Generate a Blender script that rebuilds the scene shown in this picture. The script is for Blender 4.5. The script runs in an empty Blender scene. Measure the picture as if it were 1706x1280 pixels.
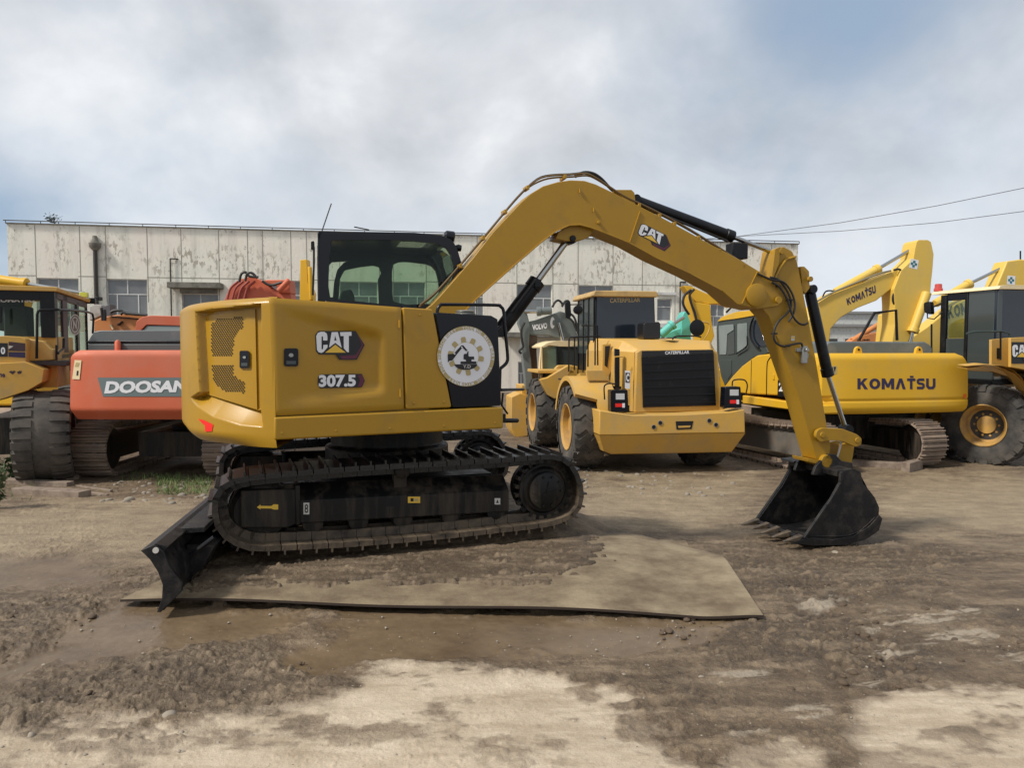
import bpy, bmesh, math, random
import numpy as np
from mathutils import Vector, Matrix
R = math.radians
random.seed(7); rng = np.random.default_rng(7)
S = bpy.context.scene
COL = S.collection
# ------------------------------------------------------------------ camera, world, sun, exposure
FPX = 1241.0; CX = 853.0; CY = 640.0; HZ = 580.0; CAMZ = 1.47
PITCH = math.atan((CY - HZ) / FPX)
cam = bpy.data.cameras.new('camera'); camo = bpy.data.objects.new('camera', cam); COL.objects.link(camo)
camo.location = (0, 0, CAMZ); camo.rotation_euler = (R(90) - PITCH, 0, 0)
cam.sensor_width = 36; cam.lens = 36 * FPX / 1706; cam.clip_start = 0.05; cam.clip_end = 5000
S.camera = camo
S.render.resolution_x = 1024; S.render.resolution_y = 769
S.view_settings.view_transform = 'Standard'; S.view_settings.look = 'None'
S.view_settings.gamma = 1; S.view_settings.exposure = 0.38
SUN = Vector((-0.74, -0.40, 0.86)).normalized()
W = bpy.data.worlds.new('World'); S.world = W; W.use_nodes = True
nt = W.node_tree; nt.nodes.clear(); N = nt.nodes.new; L = nt.links.new
wo = N('ShaderNodeOutputWorld'); sky = N('ShaderNodeTexSky'); sky.sky_type = 'NISHITA'; sky.sun_disc = False
sky.sun_elevation = math.asin(SUN.z); sky.sun_rotation = math.atan2(SUN.x, SUN.y)
b1 = N('ShaderNodeBackground'); b1.inputs[1].default_value = 0.08; L(sky.outputs[0], b1.inputs[0])
tc = N('ShaderNodeTexCoord'); sep = N('ShaderNodeSeparateXYZ'); L(tc.outputs['Generated'], sep.inputs[0])
# flatten direction onto a cloud layer: p = xy/(z+0.35)
ad = N('ShaderNodeMath'); ad.operation = 'ADD'; ad.inputs[1].default_value = 0.62; L(sep.outputs[2], ad.inputs[0])
mx = N('ShaderNodeMath'); mx.operation = 'MAXIMUM'; mx.inputs[1].default_value = 0.08; L(ad.outputs[0], mx.inputs[0])
dv = N('ShaderNodeVectorMath'); dv.operation = 'DIVIDE'; L(tc.outputs['Generated'], dv.inputs[0])
cb = N('ShaderNodeCombineXYZ'); [L(mx.outputs[0], cb.inputs[i]) for i in range(3)]; L(cb.outputs[0], dv.inputs[1])
mp = N('ShaderNodeMapping'); mp.inputs['Scale'].default_value = (1, 1, 0.0); mp.inputs['Location'].default_value = (4.6, 9.1, 0); L(dv.outputs[0], mp.inputs[0])
def wn(scale, det, rough, dist, loc=None):
    n = N('ShaderNodeTexNoise'); n.inputs['Scale'].default_value = scale; n.inputs['Detail'].default_value = det
    n.inputs['Roughness'].default_value = rough; n.inputs['Distortion'].default_value = dist; L(mp.outputs[0], n.inputs[0]); return n
def wr(src, stops):
    r = N('ShaderNodeValToRGB'); L(src, r.inputs[0]); e = r.color_ramp.elements
    while len(e) < len(stops): e.new(0.5)
    for k, (p, c) in enumerate(stops): e[k].position = p; e[k].color = (*c, 1)
    return r
n1 = wn(1.7, 6, .52, .12); n2 = wn(3.1, 6, .52, .2)
cl = wr(n2.outputs[0], [(.28, (.33, .36, .40)), (.42, (.45, .475, .51)), (.55, (.58, .60, .63)), (.68, (.78, .785, .79))])
bl = wr(n1.outputs[0], [(.30, (0, 0, 0)), (.46, (.72, .72, .72)), (.60, (1, 1, 1))])
hzr = wr(sep.outputs[2], [(.0, (1, 1, 1)), (.10, (.75, .75, .75)), (.26, (0, 0, 0))])   # thicker, paler cloud near the horizon
mxc = N('ShaderNodeMix'); mxc.data_type = 'RGBA'; L(hzr.outputs[0], mxc.inputs[0]); L(cl.outputs[0], mxc.inputs[6]); mxc.inputs[7].default_value = (.61, .65, .70, 1)
b2 = N('ShaderNodeBackground'); b2.inputs[1].default_value = 1.0; L(mxc.outputs[2], b2.inputs[0])
bb = N('ShaderNodeBackground'); bb.inputs[1].default_value = 1.0; bb.inputs[0].default_value = (.30, .385, .50, 1)
ms0 = N('ShaderNodeAddShader'); 
b1s = N('ShaderNodeMixShader'); b1s.inputs[0].default_value = .25; L(bb.outputs[0], b1s.inputs[1]); L(b1.outputs[0], b1s.inputs[2])
ms = N('ShaderNodeMixShader'); L(bl.outputs[0], ms.inputs[0]); L(b1s.outputs[0], ms.inputs[1]); L(b2.outputs[0], ms.inputs[2])
L(ms.outputs[0], wo.inputs[0])
sl = bpy.data.lights.new('sun', 'SUN'); sl.energy = 3.1; sl.angle = R(7); sl.color = (1, .95, .87)
so = bpy.data.objects.new('sun', sl); COL.objects.link(so); so.rotation_euler = SUN.to_track_quat('Z', 'Y').to_euler()

# ------------------------------------------------------------------ helpers
def ray(px, py):
    r = Vector(((px - CX) / FPX, 1, 0)); k = (CY - py) / FPX
    f = Vector((0, math.cos(PITCH), -math.sin(PITCH))); u = Vector((0, math.sin(PITCH), math.cos(PITCH)))
    return Vector(((px - CX) / FPX, 0, 0)) + f + u * k
def at(px, py, Y):                      # world point seen at that pixel of the photograph, Y metres ahead
    d = ray(px, py); return Vector((0, 0, CAMZ)) + d * (Y / d.y)
def project(x, y, z):
    dy, dz = y, z - CAMZ
    f = dy * math.cos(PITCH) - dz * math.sin(PITCH); u = dy * math.sin(PITCH) + dz * math.cos(PITCH)
    return CX + FPX * x / f, CY - FPX * u / f
class Fr:
    def __init__(s, x, y, z=0, yaw=0):
        s.o = Vector((x, y, z)); s.yaw = R(yaw); s.c = math.cos(s.yaw); s.s = math.sin(s.yaw)
    def loc(s, w):
        d = w - s.o; return Vector((d.x * s.c + d.y * s.s, -d.x * s.s + d.y * s.c, d.z))
    def wor(s, p):
        return Vector((s.o.x + p[0] * s.c - p[1] * s.s, s.o.y + p[0] * s.s + p[1] * s.c, s.o.z + p[2]))
    def _hit(s, px, py, ax, val):
        o = s.loc(Vector((0, 0, CAMZ))); d = ray(px, py); e = s.loc(d + s.o)
        t = (val - o[ax]) / e[ax]; return o + e * t
    def P(s, px, py, v=0): q = s._hit(px, py, 1, v); return (q.x, q.z)
    def P3(s, px, py, v=0): return tuple(s._hit(px, py, 1, v))
    def U(s, px, py, u=0): q = s._hit(px, py, 0, u); return (q.y, q.z)
    def U3(s, px, py, u=0): return tuple(s._hit(px, py, 0, u))
    def PP(s, pts, v=0, m=None): return [s.P(*(m(*p) if m else p), v) for p in pts]
    def UU(s, pts, u=0, m=None): return [s.U(*(m(*p) if m else p), u) for p in pts]
    def P3s(s, pts, v=0, m=None): return [s.P3(*(m(*p) if m else p), v) for p in pts]
def frame_at(px, Y, z=0, yaw=0): return Fr((px - CX) / FPX * Y, Y, z, yaw)
def zm(ox, oy, sc): return lambda x, y: (ox + x / sc, oy + y / sc)

def setup(o, label, cat, group=None, kind=None):
    if label: o['label'] = label
    if cat: o['category'] = cat
    if group: o['group'] = group
    if kind: o['kind'] = kind
    return o
class T:                                # a thing: an Empty and its frame
    def __init__(s, name, label, cat, fr, group=None):
        s.e = bpy.data.objects.new(name, None); COL.objects.link(s.e); s.e.empty_display_size = .2
        s.e.location = fr.o; s.e.rotation_euler = (0, 0, fr.yaw); s.fr = fr
        setup(s.e, label, cat, group)
def place(o, fr, root=None, parent=None):
    if root is None: o.location = fr.o; o.rotation_euler = (0, 0, fr.yaw)
    elif parent is not None:
        o.parent = parent                 # same frame as the parent part
    else:
        o.parent = root.e; o.location = root.fr.loc(fr.o); o.rotation_euler = (0, 0, fr.yaw - root.fr.yaw)
class MB:
    def __init__(s): s.v = []; s.f = []; s.m = []; s.mats = []
    def mi(s, m):
        if m not in s.mats: s.mats.append(m)
        return s.mats.index(m)
    def add(s, vs, fs, m):
        n = len(s.v); s.v += [tuple(p) for p in vs]; k = s.mi(m)
        for f in fs: s.f.append(tuple(n + i for i in f)); s.m.append(k)
    def prism(s, pts, v0, v1, m, ax='v'):
        n = len(pts)
        if ax == 'v': A = [(p, v0, q) for p, q in pts] + [(p, v1, q) for p, q in pts]
        elif ax == 'u': A = [(v0, p, q) for p, q in pts] + [(v1, p, q) for p, q in pts]
        else: A = [(p, q, v0) for p, q in pts] + [(p, q, v1) for p, q in pts]
        s.add(A, [tuple(range(n))[::-1], tuple(range(n, 2 * n))] + [(i, (i + 1) % n, n + (i + 1) % n, n + i) for i in range(n)], m); return s
    def box(s, u0, u1, v0, v1, z0, z1, m): return s.prism([(u0, z0), (u1, z0), (u1, z1), (u0, z1)], v0, v1, m)
    def boxc(s, c, a, b, d, m):           # centre + 3 half-vectors
        c, a, b, d = map(Vector, (c, a, b, d))
        P = [c + a * i + b * j + d * k for i in (-1, 1) for j in (-1, 1) for k in (-1, 1)]
        s.add(P, [(0, 1, 3, 2), (4, 6, 7, 5), (0, 4, 5, 1), (2, 3, 7, 6), (0, 2, 6, 4), (1, 5, 7, 3)], m); return s
    def bar(s, p0, p1, w, h, m, up=(0, 0, 1)):
        p0, p1 = Vector(p0), Vector(p1); d = p1 - p0; up = Vector(up); sd = d.cross(up)
        if sd.length < 1e-6: sd = d.cross(Vector((0, 1, 0)))
        sd.normalize(); u2 = sd.cross(d).normalized(); return s.boxc((p0 + p1) / 2, d / 2, sd * w / 2, u2 * h / 2, m)
    def tube(s, pts, r, m, seg=8, closed=False, r1=None):
        pts = [Vector(p) for p in pts]; n = len(pts); V = []; up = None
        for i, p in enumerate(pts):
            a = pts[(i - 1) % n] if (i > 0 or closed) else p; b = pts[(i + 1) % n] if (i < n - 1 or closed) else p
            t = (b - a).normalized()
            if up is None: up = Vector((0, 0, 1)) if abs(t.z) < .9 else Vector((1, 0, 0))
            x = t.cross(up); 
            if x.length < 1e-5: x = t.cross(Vector((0, 1, 0)))
            x.normalize(); y = x.cross(t); up = y
            rr = r if r1 is None else r + (r1 - r) * i / (n - 1)
            V += [p + (x * math.cos(2 * math.pi * k / seg) + y * math.sin(2 * math.pi * k / seg)) * rr for k in range(seg)]
        F = []; rng_ = n if closed else n - 1
        for i in range(rng_):
            j = (i + 1) % n
            F += [(i * seg + k, i * seg + (k + 1) % seg, j * seg + (k + 1) % seg, j * seg + k) for k in range(seg)]
        if not closed: F += [tuple(range(seg))[::-1], tuple(range((n - 1) * seg, n * seg))]
        s.add(V, F, m); return s
    def lathe(s, c, ax, prof, m, seg=32, closed=False):      # prof: (distance along axis, radius)
        c = Vector(c); a = Vector(ax).normalized(); x = a.cross(Vector((0, 0, 1)))
        if x.length < 1e-4: x = Vector((1, 0, 0))
        x.normalize(); y = a.cross(x); n = len(prof)
        V = [c + a * p + (x * math.cos(2 * math.pi * k / seg) + y * math.sin(2 * math.pi * k / seg)) * q for p, q in prof for k in range(seg)]
        F = [(i * seg + k, i * seg + (k + 1) % seg, (i + 1) * seg + (k + 1) % seg, (i + 1) * seg + k) for i in range(n - 1) for k in range(seg)]
        if prof[0][1] > 1e-4: F.append(tuple(range(seg))[::-1])
        if prof[-1][1] > 1e-4: F.append(tuple(range((n - 1) * seg, n * seg)))
        s.add(V, F, m); return s
    def disc(s, c, ax, r, t, m, seg=24): return s.lathe(c, ax, [(-t / 2, r), (t / 2, r)], m, seg)
    def grid(s, rows, m, flip=False):
        n = len(rows[0]); V = [p for r in rows for p in r]; F = []
        for i in range(len(rows) - 1):
            for j in range(n - 1):
                q = (i * n + j, i * n + j + 1, (i + 1) * n + j + 1, (i + 1) * n + j); F.append(q[::-1] if flip else q)
        s.add(V, F, m); return s
    def obj(s, name, root=None, fr=None, parent=None, bevel=0, seg=2, smooth=38, label=None):
        me = bpy.data.meshes.new(name); me.from_pydata(s.v, [], s.f)
        for m in s.mats: me.materials.append(m)
        me.polygons.foreach_set('material_index', s.m); me.validate(); me.update()
        bm = bmesh.new(); bm.from_mesh(me)
        bmesh.ops.recalc_face_normals(bm, faces=bm.faces); bm.to_mesh(me); bm.free()
        if smooth: me.shade_smooth(); me.set_sharp_from_angle(angle=R(smooth))
        o = bpy.data.objects.new(name, me); COL.objects.link(o); place(o, fr, root, parent)
        if bevel:
            b = o.modifiers.new('b', 'BEVEL'); b.width = bevel; b.segments = seg; b.limit_method = 'ANGLE'; b.angle_limit = R(40); b.harden_normals = False
        if label: o['label'] = label
        return o
def ell(cx, cy, rx, ry=None, n=20, a0=0, a1=360):
    ry = rx if ry is None else ry
    full = abs(a1 - a0) >= 360
    return [(cx + rx * math.cos(R(a0 + (a1 - a0) * k / (n if full else n - 1))), cy + ry * math.sin(R(a0 + (a1 - a0) * k / (n if full else n - 1)))) for k in range(n)]
def rnd(pts, r=.3, n=4):                 # round the corners of a polygon: r = share of the shorter edge
    out = []; m = len(pts)
    for i in range(m):
        p0, p, p1 = Vector(pts[i - 1]), Vector(pts[i]), Vector(pts[(i + 1) % m])
        k = min((p - p0).length, (p1 - p).length) * r
        a = p + (p0 - p).normalized() * k; b = p + (p1 - p).normalized() * k
        for j in range(n + 1):
            t = j / n; q = a * (1 - t) ** 2 + p * 2 * t * (1 - t) + b * t * t; out.append(tuple(q))
    return out
def smoothline(pts, n=6):                # Catmull-Rom through points
    P = [Vector(p) for p in pts]; P = [P[0] * 2 - P[1]] + P + [P[-1] * 2 - P[-2]]; out = []
    for i in range(1, len(P) - 2):
        for k in range(n):
            t = k / n; a, b, c, d = P[i - 1], P[i], P[i + 1], P[i + 2]
            out.append(.5 * ((2 * b) + (c - a) * t + (2 * a - 5 * b + 4 * c - d) * t * t + (3 * b - a - 3 * c + d) * t ** 3))
    out.append(P[-2]); return [tuple(p) for p in out]
def holed(outer, holes, v0, v1, mat):    # plate in the u-z plane with openings -> MB
    cu = bpy.data.curves.new('c', 'CURVE'); cu.dimensions = '2D'; cu.fill_mode = 'BOTH'; cu.extrude = abs(v1 - v0) / 2
    for pl in [outer] + holes:
        sp = cu.splines.new('POLY'); sp.points.add(len(pl) - 1); sp.use_cyclic_u = True
        for p, q in zip(sp.points, pl): p.co = (q[0], q[1], 0, 1)
    o = bpy.data.objects.new('c', cu); COL.objects.link(o); bpy.context.view_layer.update()
    me = o.to_mesh(); mid = (v0 + v1) / 2
    V = [(p.co.x, mid - p.co.z, p.co.y) for p in me.vertices]; F = [tuple(p.vertices) for p in me.polygons]
    o.to_mesh_clear(); bpy.data.objects.remove(o); bpy.data.curves.remove(cu)
    b = MB(); b.add(V, F, mat); return b
_tc = {}
def glyphs(text, bold=0, shear=0, res=3, sp=1.0):
    k = (text, bold, shear, sp)
    if k in _tc: return _tc[k]
    cu = bpy.data.curves.new('t', 'FONT'); cu.body = text; cu.offset = bold; cu.shear = shear; cu.resolution_u = res; cu.space_character = sp
    o = bpy.data.objects.new('t', cu); COL.objects.link(o); bpy.context.view_layer.update(); me = o.to_mesh()
    V = [(p.co.x, p.co.y) for p in me.vertices]; F = [tuple(p.vertices) for p in me.polygons]
    o.to_mesh_clear(); bpy.data.objects.remove(o); bpy.data.curves.remove(cu)
    xs = [p[0] for p in V]; ys = [p[1] for p in V]; x0, x1, y0, y1 = min(xs), max(xs), min(ys), max(ys)
    V = [((x - x0) / (x1 - x0), (y - y0) / (y1 - y0)) for x, y in V]; _tc[k] = (V, F); return V, F
def quadmap(q):                          # q = TL,TR,BR,BL in pixels; returns f(s,t) t up
    def f(s, t):
        a = [q[3][i] * (1 - s) + q[2][i] * s for i in (0, 1)]; b = [q[0][i] * (1 - s) + q[1][i] * s for i in (0, 1)]
        return (a[0] * (1 - t) + b[0] * t, a[1] * (1 - t) + b[1] * t)
    return f
def text(mb, s, q, fn, mat, bold=.02, shear=0, sp=1.0):     # fn: pixel -> local 3D
    V, F = glyphs(s, bold, shear, sp=sp); m = quadmap(q); mb.add([fn(*m(*p)) for p in V], F, mat)
BLOCK = {'K': [(0, 0), (.29, 0), (.29, .34), (.38, .44), (.66, 0), (1, 0), (.58, .62), (.96, 1), (.62, 1), (.29, .62), (.29, 1), (0, 1)],
         'M': [(0, 0), (0, 1), (.27, 1), (.5, .46), (.73, 1), (1, 1), (1, 0), (.76, 0), (.76, .56), (.60, .16), (.40, .16), (.24, .56), (.24, 0)],
         'A': [(0, 0), (.35, 1), (.65, 1), (1, 0), (.71, 0), (.5, .66), (.29, 0)], 'T': [(.35, 0), (.65, 0), (.65, .76), (1, .76), (1, 1), (0, 1), (0, .76), (.35, .76)],
         'U': [(0, 1), (.28, 1), (.28, .34), (.38, .24), (.62, .24), (.72, .34), (.72, 1), (1, 1), (1, .24), (.78, 0), (.22, 0), (0, .24)],
         'S': [(.02, .0), (.75, 0), (1, .16), (1, .46), (.78, .60), (.30, .64), (.30, .76), (.95, .76), (.95, 1), (.25, 1), (0, .86), (0, .58), (.22, .43), (.70, .38), (.70, .24), (.02, .24)]}
def letters(mb, q, fn, mat, bold=.05):
    t = quadmap(q); x = 0
    for ch, w in (('K', .150), ('O', .155), ('M', .175), ('A', .145), ('T', .122), ('S', .118), ('U', .135)):
        a, c = x + .004, x + w - .014; x += w
        if ch in BLOCK: flat(mb, [t(a + (c - a) * p, r) for p, r in BLOCK[ch]], fn, mat)
        else:
            A = [(.5 + .5 * math.cos(k * math.pi / 12), .5 + .5 * math.sin(k * math.pi / 12)) for k in range(25)]; B_ = [(.5 + .22 * math.cos(k * math.pi / 12), .5 + .26 * math.sin(k * math.pi / 12)) for k in range(25)]
            mb.grid([[fn(*t(a + (c - a) * p, r)) for p, r in A], [fn(*t(a + (c - a) * p, r)) for p, r in B_]], mat)
    flat(mb, [t(*p) for p in [(.665, 1.06), (.71, 1.06), (.71, 1.24), (.665, 1.24)]], fn, mat)
def flat(mb, pts, fn, mat): mb.add([fn(*p) for p in pts], [tuple(range(len(pts)))], mat)
def rect(x0, y0, x1, y1): return [(x0, y0), (x1, y0), (x1, y1), (x0, y1)]

# ------------------------------------------------------------------ materials
def mat(name, col, rough=.5, metal=0, dirt=0, dcol=(.16, .125, .09), dscale=3.0, bump=0, bscale=40, streak=False, spec=.5, coat=0, var=.0, zdirt=None):
    m = bpy.data.materials.new(name); m.use_nodes = True; t = m.node_tree; b = t.nodes['Principled BSDF']
    n = t.nodes.new; l = t.links.new
    b.inputs['Roughness'].default_value = rough; b.inputs['Metallic'].default_value = metal; b.inputs['Specular IOR Level'].default_value = spec
    b.inputs['Coat Weight'].default_value = coat
    b.inputs['Base Color'].default_value = (*col, 1)
    if dirt or bump or var:
        c = n('ShaderNodeTexCoord'); mpn = n('ShaderNodeMapping'); l(c.outputs['Object'], mpn.inputs[0])
        if streak: mpn.inputs['Scale'].default_value = (1, 1, .12)
        cur = None
        if var:
            nz = n('ShaderNodeTexNoise'); nz.inputs['Scale'].default_value = 1.3; nz.inputs['Detail'].default_value = 5; l(c.outputs['Object'], nz.inputs[0])
            hs = n('ShaderNodeMix'); hs.data_type = 'RGBA'; l(nz.outputs[0], hs.inputs[0])
            hs.inputs[6].default_value = (*[x * (1 - var) for x in col], 1); hs.inputs[7].default_value = (*[min(1, x * (1 + var)) for x in col], 1); cur = hs.outputs[2]
        if dirt:
            nz = n('ShaderNodeTexNoise'); nz.inputs['Scale'].default_value = dscale; nz.inputs['Detail'].default_value = 9; nz.inputs['Roughness'].default_value = .65; l(mpn.outputs[0], nz.inputs[0])
            r = n('ShaderNodeMapRange'); r.inputs[1].default_value = .62 - dirt * .35; r.inputs[2].default_value = .80 - dirt * .2; l(nz.outputs[0], r.inputs[0])
            mu = n('ShaderNodeMath'); mu.operation = 'MULTIPLY'; mu.inputs[1].default_value = min(1, .45 + dirt * .6); l(r.outputs[0], mu.inputs[0])
            fac = mu.outputs[0]
            if zdirt is not None:       # splashed mud: more of it below a height (object z)
                sx = n('ShaderNodeSeparateXYZ'); l(c.outputs['Object'], sx.inputs[0])
                mr = n('ShaderNodeMapRange'); mr.inputs[1].default_value = zdirt[1]; mr.inputs[2].default_value = zdirt[0]; l(sx.outputs[2], mr.inputs[0])
                m3 = n('ShaderNodeMath'); m3.operation = 'MULTIPLY'; l(mr.outputs[0], m3.inputs[0]); l(fac, m3.inputs[1]); fac = m3.outputs[0]
            mixn = n('ShaderNodeMix'); mixn.data_type = 'RGBA'; l(fac, mixn.inputs[0])
            if cur: l(cur, mixn.inputs[6])
            else: mixn.inputs[6].default_value = (*col, 1)
            mixn.inputs[7].default_value = (*dcol, 1); cur = mixn.outputs[2]
            rr = n('ShaderNodeMapRange'); rr.inputs[3].default_value = rough; rr.inputs[4].default_value = min(1, rough + .4); l(fac, rr.inputs[0]); l(rr.outputs[0], b.inputs['Roughness'])
        if cur: l(cur, b.inputs['Base Color'])
        if bump:
            nb = n('ShaderNodeTexNoise'); nb.inputs['Scale'].default_value = bscale; nb.inputs['Detail'].default_value = 6; l(c.outputs['Object'], nb.inputs[0])
            bp = n('ShaderNodeBump'); bp.inputs['Strength'].default_value = 1; bp.inputs['Distance'].default_value = bump; l(nb.outputs[0], bp.inputs['Height']); l(bp.outputs[0], b.inputs['Normal'])
    return m
def glass(name, tint, alpha_rough=.02, refl=.5):
    m = bpy.data.materials.new(name); m.use_nodes = True; t = m.node_tree; t.nodes.clear(); n = t.nodes.new; l = t.links.new
    o = n('ShaderNodeOutputMaterial'); tr = n('ShaderNodeBsdfTransparent'); tr.inputs[0].default_value = (*tint, 1)
    g = n('ShaderNodeBsdfGlossy'); g.inputs['Roughness'].default_value = alpha_rough; g.inputs[0].default_value = (.8, .85, .85, 1)
    fr = n('ShaderNodeFresnel'); fr.inputs[0].default_value = 1.5; mu = n('ShaderNodeMath'); mu.operation = 'MULTIPLY'; mu.inputs[1].default_value = refl; l(fr.outputs[0], mu.inputs[0])
    x = n('ShaderNodeMixShader'); l(mu.outputs[0], x.inputs[0]); l(tr.outputs[0], x.inputs[1]); l(g.outputs[0], x.inputs[2]); l(x.outputs[0], o.inputs[0]); return m
YEL = mat('cat_paint_main', (.385, .21, .012), .36, spec=.45, var=.08, dirt=.22, dcol=(.22, .15, .05), dscale=2.2, bump=.0004, bscale=260, coat=.05)
YELB = mat('boom_paint_main', (.36, .198, .013), .44, spec=.4, var=.08, dirt=.22, dcol=(.20, .13, .05), dscale=2.5, bump=.0006, bscale=180)
YCAT = mat('loader_paint', (.56, .325, .065), .46, spec=.4, var=.08, dirt=.5, dcol=(.42, .29, .13), dscale=2.4, bump=.0005, bscale=120)
YKOM = mat('komatsu_paint', (.66, .375, .018), .42, spec=.4, var=.07, dirt=.3, dcol=(.50, .33, .08), dscale=1.3)
YPAL = mat('pale_yellow_paint', (.66, .44, .075), .45, var=.08, dirt=.35, dcol=(.5, .38, .15), dscale=1.3)
RED = mat('red_paint', (.54, .115, .048), .55, var=.14, dirt=.5, dcol=(.50, .17, .11), dscale=1.2)
ORA = mat('orange_paint', (.55, .20, .055), .5, var=.1, dirt=.4, dcol=(.33, .17, .09), dscale=2)
TEAL = mat('teal_paint', (.10, .45, .38), .45, var=.08, dirt=.2, dscale=2)
GREY = mat('volvo_grey_paint', (.13, .15, .145), .5, var=.1, dirt=.3, dcol=(.22, .21, .19), dscale=2)
HOOD = mat('grey_hood_paint', (.10, .12, .125), .4, var=.1, dirt=.3, dcol=(.24, .24, .22), dscale=1.4)
BLK = mat('black_paint', (.005, .0055, .007), .40, spec=.3, dirt=.15, dcol=(.05, .045, .04), dscale=5, bump=.0004, bscale=150)
BLK2 = mat('black_gloss', (.003, .004, .008), .25, spec=.35)
NAVY = mat('tinted_cab_glass', (.012, .018, .028), .09, spec=.6)
DGL = mat('smoked_cab_glass', (.045, .055, .055), .12, spec=.6)
RUB = mat('tyre_rubber', (.026, .025, .024), .8, dirt=.65, dcol=(.12, .105, .088), dscale=2.5, bump=.003, bscale=40)
RUB2 = mat('muddy_tyre_rubber', (.032, .030, .028), .85, dirt=.75, dcol=(.14, .12, .098), dscale=2, bump=.003, bscale=40)
TRK = mat('track_steel', (.010, .009, .008), .36, spec=.5, dirt=.95, dcol=(.115, .083, .052), zdirt=(.10, .42), dscale=8, bump=.003, bscale=60)
TRKF = mat('track_frame_paint', (.005, .005, .005), .45, spec=.3, dirt=.5, dcol=(.075, .056, .038), dscale=9, bump=.002, bscale=70, streak=True)
TRKB = mat('old_track_steel', (.20, .15, .12), .62, dirt=.75, dcol=(.33, .25, .18), dscale=4, bump=.004, bscale=40)
CHR = mat('cylinder_rod', (.42, .42, .40), .18, metal=1)
HOSE = mat('hose_rubber', (.014, .012, .011), .5)
PIPE = mat('pipe_paint', (.13, .075, .022), .4)
PLUM = mat('decal_maroon', (.10, .012, .035), .4)
WHT = mat('decal_white', (.72, .72, .74), .45)
WHTD = mat('decal_dull_white', (.52, .50, .46), .6)
DYEL = mat('decal_yellow', (.72, .45, .05), .5)
DBLK = mat('decal_black', (.008, .008, .010), .35)
DTAN = mat('decal_gold', (.42, .33, .15), .5)
DNAV = mat('decal_navy', (.022, .014, .06), .4)
DGRN = mat('decal_slate', (.13, .17, .17), .5)
REDR = mat('red_reflector', (.80, .02, .015), .25)
ORR = mat('orange_reflector', (.75, .16, .02), .3)
LENS = mat('lamp_lens', (.55, .55, .55), .15)
HOLE = mat('dark_opening', (.004, .004, .005), .8)
STEEL = mat('bare_steel', (.35, .35, .33), .4, metal=.7)
RIMY = mat('rim_paint', (.52, .29, .05), .55, dirt=.75, dcol=(.30, .19, .09), dscale=4)
GLS = glass('cab_glass', (.76, .84, .77), refl=.35)
GLSB = mat('old_window_glass', (.17, .18, .185), .22, var=.5, spec=.6)
PIECE = mat('seat_fabric', (.03, .035, .035), .8)
WOOD = mat('weathered_timber', (.24, .185, .14), .85, dirt=.6, dcol=(.10, .07, .055), dscale=6, bump=.004, bscale=50)
CREAM = mat('cream_cab_roof', (.74, .60, .36), .5, dirt=.3, dcol=(.5, .4, .25), dscale=3)

# ------------------------------------------------------------------ ground
def hashn(ix, iy, seed):
    h = (ix * 374761393 + iy * 668265263 + seed * 1274126177) & 0xFFFFFFFF
    h = ((h ^ (h >> 13)) * 1274126177) & 0xFFFFFFFF
    return ((h ^ (h >> 16)) & 0xFFFF) / 65535.0
def vnoise(x, y, seed=0):
    ix = np.floor(x).astype(np.int64); iy = np.floor(y).astype(np.int64); fx = x - ix; fy = y - iy
    fx = fx * fx * (3 - 2 * fx); fy = fy * fy * (3 - 2 * fy)
    a = hashn(ix, iy, seed); b = hashn(ix + 1, iy, seed); c = hashn(ix, iy + 1, seed); d = hashn(ix + 1, iy + 1, seed)
    return (a * (1 - fx) + b * fx) * (1 - fy) + (c * (1 - fx) + d * fx) * fy
def fbm(x, y, o=4, seed=0, g=.5):
    s = 0; a = 1; t = 0
    for k in range(o): s = s + a * vnoise(x * 2 ** k + 13.7 * k, y * 2 ** k + 7.1 * k, seed + k); t += a; a *= g
    return s / t
def clods(x, y, seed, dens):             # scattered lumps: height 0..1 of the tallest lump over each point
    ix = np.floor(x).astype(np.int64); iy = np.floor(y).astype(np.int64); out = np.zeros(x.shape)
    for dx in (-1, 0, 1):
        for dy in (-1, 0, 1):
            cx, cy = ix + dx, iy + dy; px = cx + .15 + .7 * hashn(cx, cy, seed); py = cy + .15 + .7 * hashn(cx, cy, seed + 1); r = .22 + .42 * hashn(cx, cy, seed + 2) ** 2
            an = hashn(cx, cy, seed + 3) * 3.14; ca, sa = np.cos(an), np.sin(an); ex, ey = x - px, y - py; d2 = ((ex * ca + ey * sa) / r) ** 2 + ((-ex * sa + ey * ca) / (r * .62)) ** 2
            hgt = (hashn(cx, cy, seed + 4) < dens) * (.35 + .65 * hashn(cx, cy, seed + 5)) * r * 1.6
            out = np.maximum(out, hgt * np.sqrt(np.clip(1 - d2, 0, 1)))
    return out
def sst(a, b, x): t = np.clip((x - a) / (b - a), 0, 1); return t * t * (3 - 2 * t)
UC = Fr(-1.757, 5.29, 0, 20)            # main excavator, outer face of the near track
def base_z(x, y):
    y0 = y; y = y + 1.15 * sst(.9, 2.2, x) * (1 - sst(8, 12, y)); z = -.17 - .43 * sst(6.2, 8.2, y) - .26 * sst(8, 13, y) - .04 * sst(13, 30, y)
    y = y0; dx = x - UC.o.x; dy = y - UC.o.y; u = dx * UC.c + dy * UC.s; v = -dx * UC.s + dy * UC.c
    m = sst(-.9, -.2, u) * (1 - sst(2.45, 3.3, u)) * sst(-.05, .40, v) * (1 - sst(2.3, 3.4, v))
    return z * (1 - m) + (-.045 + .07 * np.clip(u / 2.5, 0, 1)) * m
def _ss(a, b, x):
    t = min(1, max(0, (x - a) / (b - a))); return t * t * (3 - 2 * t)
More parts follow.
